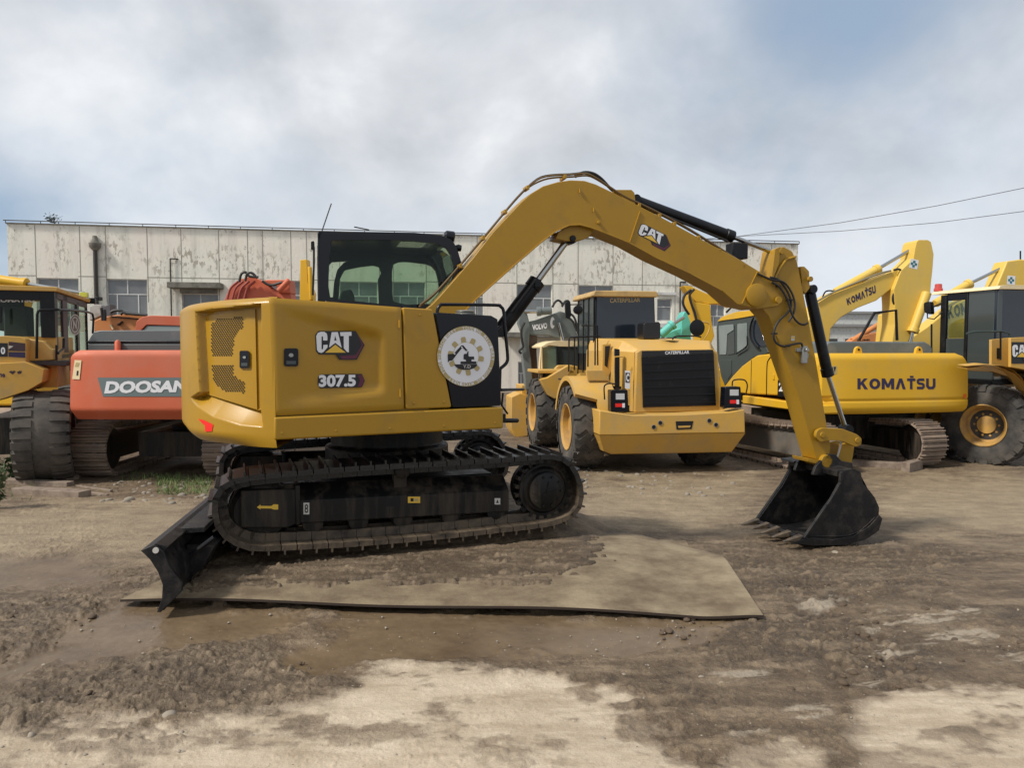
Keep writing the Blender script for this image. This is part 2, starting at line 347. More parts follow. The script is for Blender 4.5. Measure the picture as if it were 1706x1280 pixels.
def gz0(x, y):
    y = y + 1.15 * _ss(.9, 2.2, x) * (1 - _ss(8, 12, y)); return -.17 - .43 * _ss(6.2, 8.2, y) - .26 * _ss(8, 13, y) - .04 * _ss(13, 30, y)
def gz(x, y):
    y0 = y; y = y + 1.15 * _ss(.9, 2.2, x) * (1 - _ss(8, 12, y)); z = -.17 - .43 * _ss(6.2, 8.2, y) - .26 * _ss(8, 13, y) - .04 * _ss(13, 30, y); y = y0
    dx = x - UC.o.x; dy = y - UC.o.y; u = dx * UC.c + dy * UC.s; v = -dx * UC.s + dy * UC.c
    m = _ss(-.9, -.2, u) * (1 - _ss(2.45, 3.3, u)) * _ss(-.05, .40, v) * (1 - _ss(2.3, 3.4, v))
    return z * (1 - m) + (-.045 + .07 * min(1, max(0, u / 2.5))) * m
def ground_at(px, py, dz=0):
    d = ray(px, py); t = 1.5
    while t < 300:
        p = Vector((0, 0, CAMZ)) + d * t
        if p.z <= gz(p.x, p.y) + dz: return p
        t *= 1.004
    return p
def inpoly(px, py, poly):
    r = np.zeros(px.shape, bool); n = len(poly)
    for i in range(n):
        x0, y0 = poly[i]; x1, y1 = poly[(i + 1) % n]
        if y0 == y1: continue
        c = ((y0 > py) != (y1 > py)) & (px < (x1 - x0) * (py - y0) / (y1 - y0) + x0); r ^= c
    return r
def polydist(px, py, poly):              # signed distance in pixels, y stretched (the ground is seen at a slant)
    k = 2.6; d = np.full(px.shape, 1e9); n = len(poly)
    for i in range(n):
        x0, y0 = poly[i]; x1, y1 = poly[(i + 1) % n]; y0 *= k; y1 *= k
        dx, dy = x1 - x0, y1 - y0; t = np.clip(((px - x0) * dx + (py * k - y0) * dy) / (dx * dx + dy * dy + 1e-9), 0, 1)
        d = np.minimum(d, np.hypot(px - x0 - t * dx, py * k - y0 - t * dy))
    return np.where(inpoly(px, py, poly), d, -d)
SAND = [[(-900, 1232), (0, 1232), (110, 1222), (200, 1208), (330, 1200), (430, 1190), (520, 1165), (590, 1115), (650, 1096), (760, 1106), (860, 1122), (960, 1138), (1040, 1160), (1090, 1198), (1130, 1240), (1190, 1300), (1250, 1500), (-900, 1500)],
        [(1420, 1170), (1540, 1160), (1706, 1150), (2400, 1120), (2400, 1500), (1480, 1500), (1440, 1290), (1425, 1220)],
        [(1225, 1255), (1300, 1240), (1380, 1262), (1400, 1500), (1215, 1500)]]
PALE = [(1195, 1113, 36, 10), (1235, 1142, 40, 12), (1245, 1218, 50, 12), (1410, 1150, 34, 12), (1400, 1005, 42, 10), (1480, 1045, 60, 10), (1560, 1032, 60, 11), (1620, 1060, 50, 9), (1470, 1082, 60, 11), (1570, 1075, 55, 7), (1660, 1110, 60, 10), (1610, 1010, 30, 7), (1330, 1190, 40, 9)]  # pale dry patches, and wet reflections at right painted in as pale streaks
WET = [[(590, 1010), (760, 1016), (960, 1028), (1150, 1030), (1240, 1036), (1180, 1075), (1060, 1090), (900, 1090), (760, 1098), (650, 1090), (560, 1108), (470, 1120), (440, 1098), (520, 1050)],
       [(190, 1010), (400, 1012), (520, 1020), (430, 1060), (300, 1085), (150, 1110), (60, 1120), (30, 1150), (-60, 1160), (40, 1090), (120, 1045)],
       [(-100, 930), (60, 925), (190, 938), (230, 960), (120, 975), (0, 985), (-100, 990)]]
CLOD = [[(350, 990), (430, 950), (560, 930), (700, 926), (900, 905), (960, 925), (960, 985), (800, 990), (560, 985), (400, 1000)],
        [(1150, 905), (1330, 905), (1480, 900), (1640, 930), (1560, 980), (1500, 1020), (1330, 1010), (1240, 985)],
        [(1200, 1000), (1400, 1050), (1560, 1090), (1530, 1150), (1300, 1130), (1120, 1090), (1090, 1060)],
        [(-50, 1010), (160, 1000), (190, 1010), (70, 1090), (-50, 1130)],
        [(0, 1190), (200, 1120), (420, 1070), (560, 1120), (450, 1180), (250, 1210), (0, 1225)],
        [(760, 1115), (900, 1110), (940, 1135), (800, 1140)], [(180, 1225), (300, 1215), (330, 1240), (230, 1262)]]
DRY = [[(-300, 850), (250, 835), (345, 845), (350, 900), (240, 925), (0, 920), (-300, 930)],
       [(960, 790), (1250, 800), (1230, 880), (1120, 890), (980, 850)],
       [(1470, 790), (2100, 790), (2100, 905), (1600, 900), (1470, 870)]]
def build_ground():
    ys = [1.55]
    while ys[-1] < 7.5: ys.append(ys[-1] * 1.0029)
    while ys[-1] < 16: ys.append(ys[-1] * 1.006)
    while ys[-1] < 500: ys.append(ys[-1] * 1.03)
    ys = np.array([-40, -20, -8, -3, 0, .8, 1.2] + ys)
    th = np.concatenate([np.linspace(-6, -.90, 26)[:-1], np.linspace(-.90, .90, 1180), np.linspace(.90, 6, 26)[1:]])
    Y = np.repeat(ys[:, None], len(th), 1); X = th[None, :] * np.maximum(np.abs(Y), 1.5)
    z = base_z(X, Y)
    f = Y * math.cos(PITCH) - (z - CAMZ) * math.sin(PITCH); u = Y * math.sin(PITCH) + (z - CAMZ) * math.cos(PITCH)
    f = np.where(f < .3, .3, f); PX = CX + FPX * X / f; PY = CY - FPX * u / f
    wx = (fbm(X * 1.7, Y * 1.7, 5, 3) - .5); wy = (fbm(X * 1.7, Y * 1.7, 5, 9) - .5)
    hx = (fbm(X * 7, Y * 9, 4, 83, .6) - .5); hy = (fbm(X * 7, Y * 9, 4, 89, .6) - .5)
    jx = PX + wx * 130 + hx * 60; jy = PY + wy * 56 + hy * 34
    near = (Y > 1) & (Y < 40)
    def mk(polys, soft):
        m = np.zeros(X.shape)
        for p in polys: m = np.maximum(m, sst(-soft, soft, polydist(jx, jy, p)))
        return m * near
    sand = mk(SAND, 34); wet = mk(WET, 26); clod = mk(CLOD, 50); dry = mk(DRY, 60)
    sand = np.clip(sand - .75 * sst(.52, .66, fbm(X * 3.2, Y * 4.5, 5, 97, .62)) * (1 - .35 * sst(1210, 1270, PY)), 0, 1)
    pale = np.zeros(X.shape)
    for cx, cy, rx, ry in PALE: pale = np.maximum(pale, 1 - sst(.5, 1.3, np.hypot((jx - cx) / rx, (jy - cy) / ry)))
    streak = fbm(X * 3 + Y, Y * 24 - X * 4, 5, 21, .62)
    pale *= near * sst(.50, .62, streak)
    wet = wet * (1 - sand)
    # relief
    ang = .25; xr = X * math.cos(ang) + Y * math.sin(ang); yr = -X * math.sin(ang) + Y * math.cos(ang)
    rd = lambda n: 1 - np.abs(2 * n - 1)
    qx = X + .06 * (fbm(X * 6, Y * 6, 3, 101) - .5); qy = Y + .06 * (fbm(X * 6, Y * 6, 3, 103) - .5)
    ridg = rd(fbm(xr * 1.8, yr * 5.0, 4, 31, .55)); lump = fbm(X * 4, Y * 5, 5, 41, .6)
    crk = rd(vnoise(qx * 11, qy * 15, 51)) * .6 + rd(vnoise(qx * 23, qy * 30, 52)) * .4
    crumb = sst(.50, .66, vnoise(qx * 16, qy * 20, 61)) * .6 + sst(.52, .66, vnoise(qx * 31, qy * 38, 62)) * .4
    fine = fbm(X * 30, Y * 34, 2, 53, .6); clump = np.clip(fbm(X * 8, Y * 10, 3, 61) - .48, 0, 1) * 2
    patchy = sst(.38, .60, fbm(X * 1.3, Y * 1.9, 4, 111))
    rough = 1 - np.maximum(sand, wet) * .92
    rough = np.clip(rough * (.35 + .45 * patchy + .75 * clod - .12 * dry), 0, 1.3)
    fade = np.exp(-np.maximum(Y - 14, 0) / 6) * sst(.5, 1.5, Y)
    wxy = .35 * (fbm(X * 14, Y * 14, 2, 201) - .5)
    c1 = clods(X * 8 + wxy, Y * 9 + wxy, 301, .30); c2 = clods(X * 17 + wxy * 2, Y * 19 - wxy * 2, 311, .42); c3 = clods(X * 36 + wxy * 3, Y * 38, 321, .45)
    h = rough * (.034 * (ridg - .62) + .030 * (lump - .5) + .016 * (crk - .5) + .012 * (fine - .5)) + clod * rough * .012 * clump
    cl_ = np.clip(rough, 0, 1) * (.35 + .65 * np.maximum(clod, patchy * .5)); grain = cl_ * (.030 * c1 + .022 * c2 + .013 * c3)
    h += grain + (1 - rough.clip(0, 1)) * (.006 * (lump - .5) + .003 * (fine - .5)) + sand * (.012 * (fbm(X * 1.5, Y * 1.5, 3, 5) - .5) + .006 * c3 * sst(.5, .6, fbm(X * 2, Y * 2, 3, 77))) - wet * .012
    grain = np.clip(grain * 90, 0, 1)
    # track imprints on the left: parallel cleat marks along a curved rut
    rut = sst(.0, .3, 1 - np.abs((X + 2.5 + .55 * (Y - 4.2)) / .26)); rut2 = sst(0, .3, 1 - np.abs((X - 1.9 - .2 * (Y - 4)) / .3)) * sst(3, 3.6, Y) * (1 - sst(6, 7, Y))
    cle = np.sin((Y * 1.1 - X * .45) * 2 * math.pi / .11)
    h += rut2 * .5 * (.011 * cle - .02) * (1 - sand)
    Z = z + h * fade + .25 * (fbm(X * .02, Y * .02, 3, 8) - .5) * sst(60, 200, Y)
    cov = mk([[(325, 1003), (420, 984), (560, 972), (700, 985), (790, 990), (900, 992), (985, 975), (1010, 950), (960, 895), (345, 895)], [(300, 1004), (420, 1002), (520, 1000), (600, 996), (640, 960), (300, 960)]], 55)
    yy = Y + 1.15 * sst(.9, 2.2, X) * (1 - sst(8, 12, Y)); zb0 = -.17 - .43 * sst(6.2, 8.2, yy) - .26 * sst(8, 13, yy)
    cov = sst(.36, .66, cov + .75 * (fbm(X * 6, Y * 9, 5, 131, .62) - .5)) * (Y < 6.5) * (PX > 290)
    Z = np.where(cov > .02, np.maximum(Z, zb0 + cov * (.066 + .018 * (lump - .5) + .8 * (.024 * c1 + .02 * c2 + .012 * c3) * (.4 + clod) + .010 * (crk - .5))), Z)
    V = np.stack([X, Y, Z], -1).reshape(-1, 3).astype(np.float32); nr, nc = X.shape
    i = (np.arange(nr - 1)[:, None] * nc + np.arange(nc - 1)[None, :]).reshape(-1)
    F = np.stack([i, i + 1, i + nc + 1, i + nc], -1).astype(np.int32)
    me = bpy.data.meshes.new('ground'); me.vertices.add(len(V)); me.vertices.foreach_set('co', V.reshape(-1))
    me.loops.add(F.size); me.loops.foreach_set('vertex_index', F.reshape(-1)); me.polygons.add(len(F))
    me.polygons.foreach_set('loop_start', np.arange(0, F.size, 4, dtype=np.int32)); me.polygons.foreach_set('loop_total', np.full(len(F), 4, np.int32))
    me.update(); me.validate(); me.shade_smooth()
    for nm, a in (('sand', sand), ('wet', wet), ('pale', pale), ('dry', dry), ('clod', clod), ('grain', grain), ('relief', np.clip(.5 + h * 13, 0, 1))):
        at_ = me.attributes.new(nm, 'FLOAT', 'POINT'); at_.data.foreach_set('value', a.reshape(-1).astype(np.float32))
    o = bpy.data.objects.new('ground', me); COL.objects.link(o); o['kind'] = 'structure'
    m = bpy.data.materials.new('muddy_ground'); m.use_nodes = True; t = m.node_tree; n = t.nodes.new; l = t.links.new; b = t.nodes['Principled BSDF']
    c = n('ShaderNodeTexCoord')
    def noise(s, d=6, r=.6, vec=None):
        q = n('ShaderNodeTexNoise'); q.inputs['Scale'].default_value = s; q.inputs['Detail'].default_value = d; q.inputs['Roughness'].default_value = r; l(vec or c.outputs['Object'], q.inputs[0]); return q.outputs[0]
    def ramp(src, st):
        r = n('ShaderNodeValToRGB'); l(src, r.inputs[0]); e = r.color_ramp.elements
        while len(e) < len(st): e.new(.5)
        for k, (p, cc) in enumerate(st): e[k].position = p; e[k].color = (*cc, 1)
        return r.outputs[0]
    def mix(f, a, bb):
        q = n('ShaderNodeMix'); q.data_type = 'RGBA'; l(f, q.inputs[0])
        for s_, k in ((a, 6), (bb, 7)):
            if isinstance(s_, tuple): q.inputs[k].default_value = (*s_, 1)
            else: l(s_, q.inputs[k])
        return q.outputs[2]
    def attr(nm): q = n('ShaderNodeAttribute'); q.attribute_name = nm; return q.outputs['Fac']
    def math_(op, a, v):
        q = n('ShaderNodeMath'); q.operation = op; l(a, q.inputs[0])
        if isinstance(v, (int, float)): q.inputs[1].default_value = v
        else: l(v, q.inputs[1])
        return q.outputs[0]
    N1 = noise(2.6, 9, .68); N2 = noise(18, 8, .7); N3 = noise(75, 4, .6)
    mud = ramp(N1, [(.36, (.034, .020, .010)), (.48, (.072, .045, .024)), (.58, (.120, .080, .045)), (.68, (.19, .138, .082))])
    mud = mix(ramp(N2, [(.46, (0, 0, 0)), (.70, (.75, .75, .75))]), mud, (.165, .115, .068))
    mud = mix(math_('MULTIPLY', ramp(attr('relief'), [(.45, (0, 0, 0)), (.85, (1, 1, 1))]), .35), mud, (.24, .178, .112))
    mud = mix(math_('MULTIPLY', attr('clod'), .7), mud, ramp(N2, [(.3, (.026, .016, .009)), (.7, (.088, .058, .033))]))
    mpn = n('ShaderNodeMapping'); mpn.inputs['Scale'].default_value = (1.0, 4.5, 1); mpn.inputs['Rotation'].default_value = (0, 0, .15); l(c.outputs['Object'], mpn.inputs[0]); NS = noise(1.8, 8, .7, mpn.outputs[0]); N4 = noise(160, 3, .6)
    mud = mix(math_('MULTIPLY', ramp(NS, [(.50, (0, 0, 0)), (.64, (1, 1, 1))]), .55), mud, (.27, .20, .128))
    mud = mix(math_('MULTIPLY', ramp(NS, [(.34, (1, 1, 1)), (.46, (0, 0, 0))]), .60), mud, (.055, .036, .021))
    mud = mix(math_('MULTIPLY', attr('grain'), .38), mud, (.25, .182, .112))
    mud = mix(math_('MULTIPLY', ramp(N3, [(.30, (1, 1, 1)), (.44, (0, 0, 0))]), .55), mud, (.040, .027, .016))
    mud = mix(math_('MULTIPLY', ramp(N4, [(.58, (0, 0, 0)), (.70, (1, 1, 1))]), .5), mud, (.36, .29, .20))
    dryc = ramp(N1, [(.3, (.21, .155, .095)), (.55, (.31, .24, .15)), (.75, (.40, .32, .21))])
    dryc = mix(math_('MULTIPLY', ramp(N3, [(.34, (1, 1, 1)), (.46, (0, 0, 0))]), .55), dryc, (.14, .10, .06)); dryc = mix(math_('MULTIPLY', ramp(NS, [(.36, (1, 1, 1)), (.50, (0, 0, 0))]), .5), dryc, (.16, .115, .07)); dryc = mix(math_('MULTIPLY', ramp(N4, [(.56, (0, 0, 0)), (.66, (1, 1, 1))]), .5), dryc, (.46, .38, .27))
    col = mix(math_('MULTIPLY', attr('dry'), .8), mud, dryc)
    wetc = ramp(N1, [(.3, (.095, .063, .035)), (.7, (.185, .130, .077))])
    col = mix(attr('wet'), col, wetc)
    sandc = ramp(N1, [(.28, (.32, .25, .17)), (.48, (.45, .365, .265)), (.70, (.56, .47, .355))])
    sandc = mix(math_('MULTIPLY', ramp(N2, [(.55, (0, 0, 0)), (.72, (1, 1, 1))]), .5), sandc, (.26, .19, .12)); sandc = mix(math_('MULTIPLY', ramp(NS, [(.40, (1, 1, 1)), (.54, (0, 0, 0))]), .55), sandc, (.27, .20, .13)); sandc = mix(math_('MULTIPLY', ramp(N4, [(.36, (1, 1, 1)), (.46, (0, 0, 0))]), .4), sandc, (.20, .15, .10))
    col = mix(attr('sand'), col, sandc)
    col = mix(math_('MULTIPLY', attr('pale'), .6), col, (.41, .345, .26))
    # grit: small pale stones in the surface
    vo = n('ShaderNodeTexVoronoi'); vo.inputs['Scale'].default_value = 26; l(c.outputs['Object'], vo.inputs[0])
    sp = ramp(vo.outputs['Distance'], [(.07, (1, 1, 1)), (.15, (0, 0, 0))]); sx = n('ShaderNodeSeparateColor'); l(vo.outputs['Color'], sx.inputs[0])
    sel = ramp(sx.outputs[0], [(.80, (0, 0, 0)), (.84, (1, 1, 1))]); sp = math_('MULTIPLY', math_('MULTIPLY', sp, sel), .6)
    col = mix(sp, col, (.47, .42, .34))
    l(col, b.inputs['Base Color'])
    ro = n('ShaderNodeMapRange'); l(attr('wet'), ro.inputs[0]); ro.inputs[3].default_value = .78; ro.inputs[4].default_value = .17
    r2 = n('ShaderNodeMix'); r2.data_type = 'FLOAT'; l(N2, r2.inputs[0]); l(ro.outputs[0], r2.inputs[2]); r2.inputs[3].default_value = .62; l(r2.outputs[0], b.inputs['Roughness'])
    b.inputs['Specular IOR Level'].default_value = .5
    hh = math_('ADD', math_('MULTIPLY', N2, .7), math_('MULTIPLY', N3, .35)); kk = n('ShaderNodeMapRange'); l(attr('wet'), kk.inputs[0]); kk.inputs[3].default_value = 1; kk.inputs[4].default_value = .15; ks = math_('MULTIPLY', kk.outputs[0], math_('SUBTRACT', math_('MULTIPLY', attr('sand'), -.55), -1.0))
    bp = n('ShaderNodeBump'); bp.inputs['Distance'].default_value = .022; l(ks, bp.inputs['Strength']); l(hh, bp.inputs['Height']); l(bp.outputs[0], b.inputs['Normal'])
    me.materials.append(m)
build_ground()

# ------------------------------------------------------------------ main excavator
UP = Fr(-.655, 5.74, 0, 26); BM = Fr(-.42, 6.86, 0, 16); BK = Fr(-.42, 6.86, 0, 16)
ROOT = Fr(-1.137, 6.73, -.03, 26)
MX = T('crawler_excavator', 'yellow tracked excavator in the foreground with black cab, arched boom and black bucket', 'excavator', ROOT)
Z2 = zm(290, 360, 2.993)
def logo_cat(mb, q, fn0, dv=.004, dark=DBLK):
    """block capitals on a black badge; q = TL,TR,BR,BL of the badge in pixels; fn0(px,py,k) with k = layer"""
    m = quadmap(q); W_, H_ = 960., 545.
    def lay(pts, k, mt): mb.add([fn0(*m((x - 175) / W_, 1 - (y - 25) / H_), k) for x, y in pts], [tuple(range(len(pts)))], mt)
    lay([(175, 95), (235, 25), (420, 25), (960, 25), (1135, 290), (985, 570), (640, 570), (575, 470), (250, 470), (190, 410)], 1, dark)
    lay([(965, 40), (1000, 110), (1080, 290), (960, 480), (650, 500), (690, 555), (970, 550), (1112, 290), (985, 70)], 2, PLUM)
    lay([(195, 120), (225, 60), (290, 40), (355, 42), (400, 75), (412, 130), (412, 205), (330, 205), (328, 140), (312, 120), (298, 135), (298, 360), (312, 380), (328, 362), (334, 290), (415, 285), (415, 335), (335, 425), (290, 442), (240, 425), (210, 380)], 3, WHT)
    lay([(495, 48), (615, 45), (690, 345), (566, 250), (445, 340)], 3, WHT); lay([(562, 110), (590, 205), (546, 205)], 4, dark)
    lay([(655, 48), (880, 42), (880, 115), (828, 117), (828, 432), (790, 420), (730, 350), (728, 120), (668, 120)], 3, WHT)
    lay([(565, 285), (770, 435), (370, 437)], 3, DYEL)
# --- engine door: shallow panel pressed inwards towards its front edge
def door():
    q = [(448.7, 495.5), (669.0, 512.0), (674.0, 682.4), (455.8, 693.4)]; m = quadmap(q); rows = []; nu, nv = 44, 34
    for j in range(nv + 1):
        r = []; t = j / nv
        for i in range(nu + 1):
            s = i / nu; d = 0
            lo = .10 + .12 * max(0, (s - .1)) * 1.1; hi = .93 - .25 * s
            k = sst(lo - .04, lo + .05, t) * (1 - sst(hi - .05, hi + .04, t))
            d = .040 * float(k) * min(1, max(0, s - .06) / .70) * (1 - float(sst(.785, .86, s)))
            e = min(s, 1 - s, ) * 1.2; e2 = min(t, 1 - t); d += .012 * (1 - float(sst(0, .018, e))) + .012 * (1 - float(sst(0, .022, e2)))
            x, y = m(s, t); u, z = UP.P(x, y, 0); r.append((u, d, z))
        rows.append(r)
    b = MB(); b.grid(rows, YEL, flip=True)
    edge = rows[0] + [r[-1] for r in rows[1:]] + rows[-1][-2::-1] + [r[0] for r in rows[-2:0:-1]]
    b.grid([edge + edge[:1], [(p[0], .05, p[2]) for p in edge] + [(edge[0][0], .05, edge[0][2])]], YEL)
    b.obj('engine_door', MX, UP, smooth=50)
door()
f0 = lambda x, y: UP.P3(x, y, -.001)
fl = lambda d: (lambda x, y, k: UP.P3(x, y, d - .0012 * k))
b = MB(); logo_cat(b, [(525.1, 551.6), (607.5, 551.6), (607.5, 599.5), (525.1, 599.5)], fl(.014)); b.obj('brand_emblem', MX, UP, smooth=0)
b = MB(); zz = zm(510, 550, 11.638)
flat(b, [zz(*p) for p in [(230, 920), (270, 862), (1080, 850), (1140, 985), (1085, 1110), (270, 1130), (225, 1060)]], lambda x, y: UP.P3(x, y, .012), DBLK)
flat(b, [zz(*p) for p in [(1000, 870), (1080, 868), (1128, 985), (1078, 1098), (1000, 1098), (1045, 985)]], lambda x, y: UP.P3(x, y, .0105), PLUM)
text(b, '307.5', [zz(245, 870), zz(965, 865), zz(965, 1100), zz(245, 1112)], lambda x, y: UP.P3(x, y, .009), WHT, .045); b.obj('model_number', MX, UP, smooth=0)
def latch(px, py, w, h, fn, fr):
    b = MB(); q = rect(px - w / 2, py - h / 2, px + w / 2, py + h / 2)
    A = [fn(x, y, -.006) for x, y in rnd(q, .18)]; B_ = [fn(x, y, .03) for x, y in rnd(q, .18)]; n = len(A)
    b.add(A + B_, [tuple(range(n))[::-1]] + [(i, (i + 1) % n, n + (i + 1) % n, n + i) for i in range(n)], BLK2)
    o = b.obj('door_latch', MX, fr, smooth=30)
    b = MB(); c = [fn(px + .17 * w * math.cos(a), py - .12 * h + .14 * w * math.sin(a), -.011) for a in [k * math.pi / 6 for k in range(12)]]; b.add(c, [tuple(range(12))], STEEL); b.obj('key_lock', MX, fr, parent=o, smooth=0); b = MB()
    c = [fn(x, y, -.009) for x, y in rect(px - w * .33, py + h * .2, px + w * .33, py + h * .38)]; b.add(c, [(0, 1, 2, 3)], DGL)
    b.obj('latch_handle', MX, fr, parent=o, smooth=0)
latch(485, 595.5, 24, 30, lambda x, y, d: UP.P3(x, y, d - .004), UP)
for x, y in ((668, 540), (669.5, 655)):
    b = MB(); c = UP.P3(x, y, .0); b.lathe((c[0] - .012, -.004, c[2] - .03), (0, 0, 1), [(0, .009), (.06, .009)], YEL, 10); b.obj('hinge', MX, UP)
for x, y in ((470, 722), (560, 718), (650, 714), (740, 710), (825, 705), (690, 672), (740, 670), (700, 525)):
    b = MB(); b.lathe(UP.P3(x, y, -.006), (0, -1, 0), [(0, .009), (.005, .009), (.006, .005)], YEL, 6); b.obj('bolt', MX, UP)
# --- front side panel, deck, tank panel
MB().prism(rnd(UP.PP([(671.3, 512.2), (721, 515.2), (752.7, 679.2), (676.2, 682.2)]), .06), .0, .06, YEL).obj('side_panel', MX, UP, bevel=.010, seg=3)
MB().prism(rnd(UP.PP([(725.5, 520.5), (819, 526), (829.5, 532), (835.5, 676.2), (754.2, 679.6)]), .05), .004, .62, BLK2).obj('tank_cover', MX, UP, bevel=.012, seg=3)
MB().prism(UP.PP([(456.6, 695.2), (838, 678.2), (838.4, 714), (456.6, 733.6)]), -.006, .30, YEL).obj('deck_skirt', MX, UP, bevel=.014, seg=3)
u_f, zb = UP.P(838, 714); u_r, _ = UP.P(450, 700); zt = UP.P(450, 495)[1]
zt2 = UP.P(721, 515)[1]
b = MB(); b.box(u_r, u_f - .02, .28, 2.1, .86, .95, YEL); b.box(u_r + .3, u_f - .3, .32, 1.9, .80, .88, TRKF); b.obj('turntable_deck', MX, UP)
u_d, _ = UP.P(670, 600); u_p, _ = UP.P(722, 600)
MB().prism([(u_r - .02, .9), (u_p, .9), (u_p - .10, zt2 - .012), (u_d, zt2 - .004), (u_r - .02, zt - .012)], .045, 1.06, YEL).obj('hood', MX, UP, bevel=.02, seg=3)
MB().prism([(u_r - .02, .9), (-.62, .9), (-.62, zt - .05), (u_r - .02, zt - .02)], 1.06, 2.14, YEL).obj('rear_hood', MX, UP, bevel=.02)
# --- rear corner and counterweight: curved shell with a sunk door and a ledge under it
RW = [(325.5, 520), (433.5, 507), (433.5, 690), (333, 655)]
LED = [(333, 654), (434, 690), (437, 712), (400, 709), (355, 695), (327, 676), (318, 664)]
def Rloc(phi): return 1.577 + .118 * (1 - (abs(phi) / 44.23) ** 1.6)
def rear_pt(phi, r, z): return (-r * math.cos(R(phi)), 1.1 - r * math.sin(R(phi)), z)
def pxof(p): w = UP.wor(p); return project(w.x, w.y, w.z)
def rear():
    NP, NZ = 230, 130; phis = np.concatenate([np.linspace(44.23, -6, NP), np.linspace(-6, -44.23, 40)[1:]])
    zs = np.linspace(.775, 1, 1); Z0, Z1 = .79, 1.845; P = np.zeros((NZ + 1, len(phis), 3)); PXX = np.zeros(P.shape[:2]); PYY = PXX.copy()
    INS = PXX.copy()
    for j in range(NZ + 1):
        z = Z0 + (Z1 - Z0) * j / NZ
        for i, ph in enumerate(phis):
            zlo = .762 + .04 * (1 - float(sst(2, 12, ph)))
            ztop = zt + .004 - .035 * (1 - abs(ph) / 44.23)
            zz_ = zlo + (ztop - zlo) * j / NZ; hgt = zz_ - zlo; r = Rloc(ph)
            ins = .075 * max(0, 1 - hgt / .10) ** 2 * (1 - .85 * float(sst(25, 44, ph))) + .045 * max(0, 1 - (ztop - zz_) / .05) ** 2
            p = rear_pt(ph, r, zz_); P[j, i] = (ph, r - ins, zz_); x, y = pxof(p); PXX[j, i] = x; PYY[j, i] = y
    def soft(poly, w):
        k = 1.0; d = np.full(PXX.shape, 1e9); n = len(poly)
        for a in range(n):
            x0, y0 = poly[a]; x1, y1 = poly[(a + 1) % n]; dx, dy = x1 - x0, y1 - y0
            t = np.clip(((PXX - x0) * dx + (PYY - y0) * dy) / (dx * dx + dy * dy), 0, 1); d = np.minimum(d, np.hypot(PXX - x0 - t * dx, PYY - y0 - t * dy))
        return sst(-w, w, np.where(inpoly(PXX, PYY, poly), d, -d)), np.where(inpoly(PXX, PYY, poly), d, -d)
    rec, _ = soft(RW, 1.2)
    # ledge: the depth fades from the door sill to the outer face
    led, _ = soft(LED, 1.5); base = np.interp(PXX, [318, 333, 434, 437], [664, 654, 690, 692]); low = np.interp(PXX, [318, 327, 355, 400, 437], [664, 676, 695, 709, 712])
    fr_ = np.clip((low - PYY) / np.maximum(low - base, 2), 0, 1)
    dep = np.maximum(.082 * rec, led * .115 * fr_ ** .9)
    rows = [[rear_pt(P[j, i, 0], P[j, i, 1] - dep[j, i], P[j, i, 2]) for i in range(P.shape[1])] for j in range(NZ + 1)]
    b = MB(); b.grid(rows, YEL, flip=False)
    e = rows[-1]; b.grid([e, [(-.9, p[1] * .7 + .33, zt - .02) for p in e]], YEL); e = rows[0]; b.grid([[(-.9, p[1] * .7 + .33, .80) for p in e], e], YEL)
    s_ = [r[0] for r in rows]; b.grid([s_, [(u_r + .012, p[1] + .02, p[2]) for p in s_]], YEL)
    s_ = [r[-1] for r in rows]; b.grid([[(u_r + .01, p[1] - .02, p[2]) for p in s_], s_], YEL)
    b.obj('counterweight', MX, UP, smooth=60)
rear()
def rear_map(dep):                       # pixel -> point on the curved rear face, dep metres inside it
    def f(x, y, d=0):
        lo, hi = 44.2, -2.0
        o = UP.loc(Vector((0, 0, CAMZ))); dd = ray(x, y); e = UP.loc(dd + UP.o); dx, dy = e.x, e.y
        r = 1.66
        for _ in range(12):
            A = dx * dx + dy * dy; ox, oy = o.x, o.y - 1.1; B_ = ox * dx + oy * dy; C_ = ox * ox + oy * oy - (r - dep - d) ** 2
            D_ = max(B_ * B_ - A * C_, 0); t = (-B_ - math.sqrt(D_)) / A; px_, py_ = ox + dx * t, oy + dy * t; ph = math.degrees(math.atan2(-py_, -px_)); r = Rloc(min(44.2, max(-44.2, ph)))
        return (px_, py_ + 1.1, o.z + e.z * t)
    return f
rm = rear_map(.069)
dq = [(338.5, 527), (425, 514.8), (428.5, 683), (341, 656)]; dm = quadmap(dq)
b = MB(); rows = [[rm(*dm(i / 24, j / 4)) for i in range(25)] for j in range(5)]; b.grid(rows, YEL)
bk = rear_map(.081); edge = [rows[0][i] for i in range(25)] + [rows[j][24] for j in range(1, 5)] + [rows[4][i] for i in range(23, -1, -1)] + [rows[j][0] for j in range(3, -1, -1)]
pe = [(dm(i / 24, 0)) for i in range(25)] + [dm(1, j / 4) for j in range(1, 5)] + [dm(i / 24, 1) for i in range(23, -1, -1)] + [dm(0, j / 4) for j in range(3, -1, -1)]
b.grid([edge, [bk(*p) for p in pe]], YEL); gd = b.obj('grille_door', MX, UP, smooth=50)
rg = rear_map(.066)
G1 = [(352, 540), (362, 531.5), (404, 528), (404, 546), (391, 560), (387, 589), (384, 594), (353, 594.5), (352, 580)]
G2 = [(353, 609.5), (388, 608.5), (389, 625), (407, 638), (408, 655), (374, 652), (355, 636)]
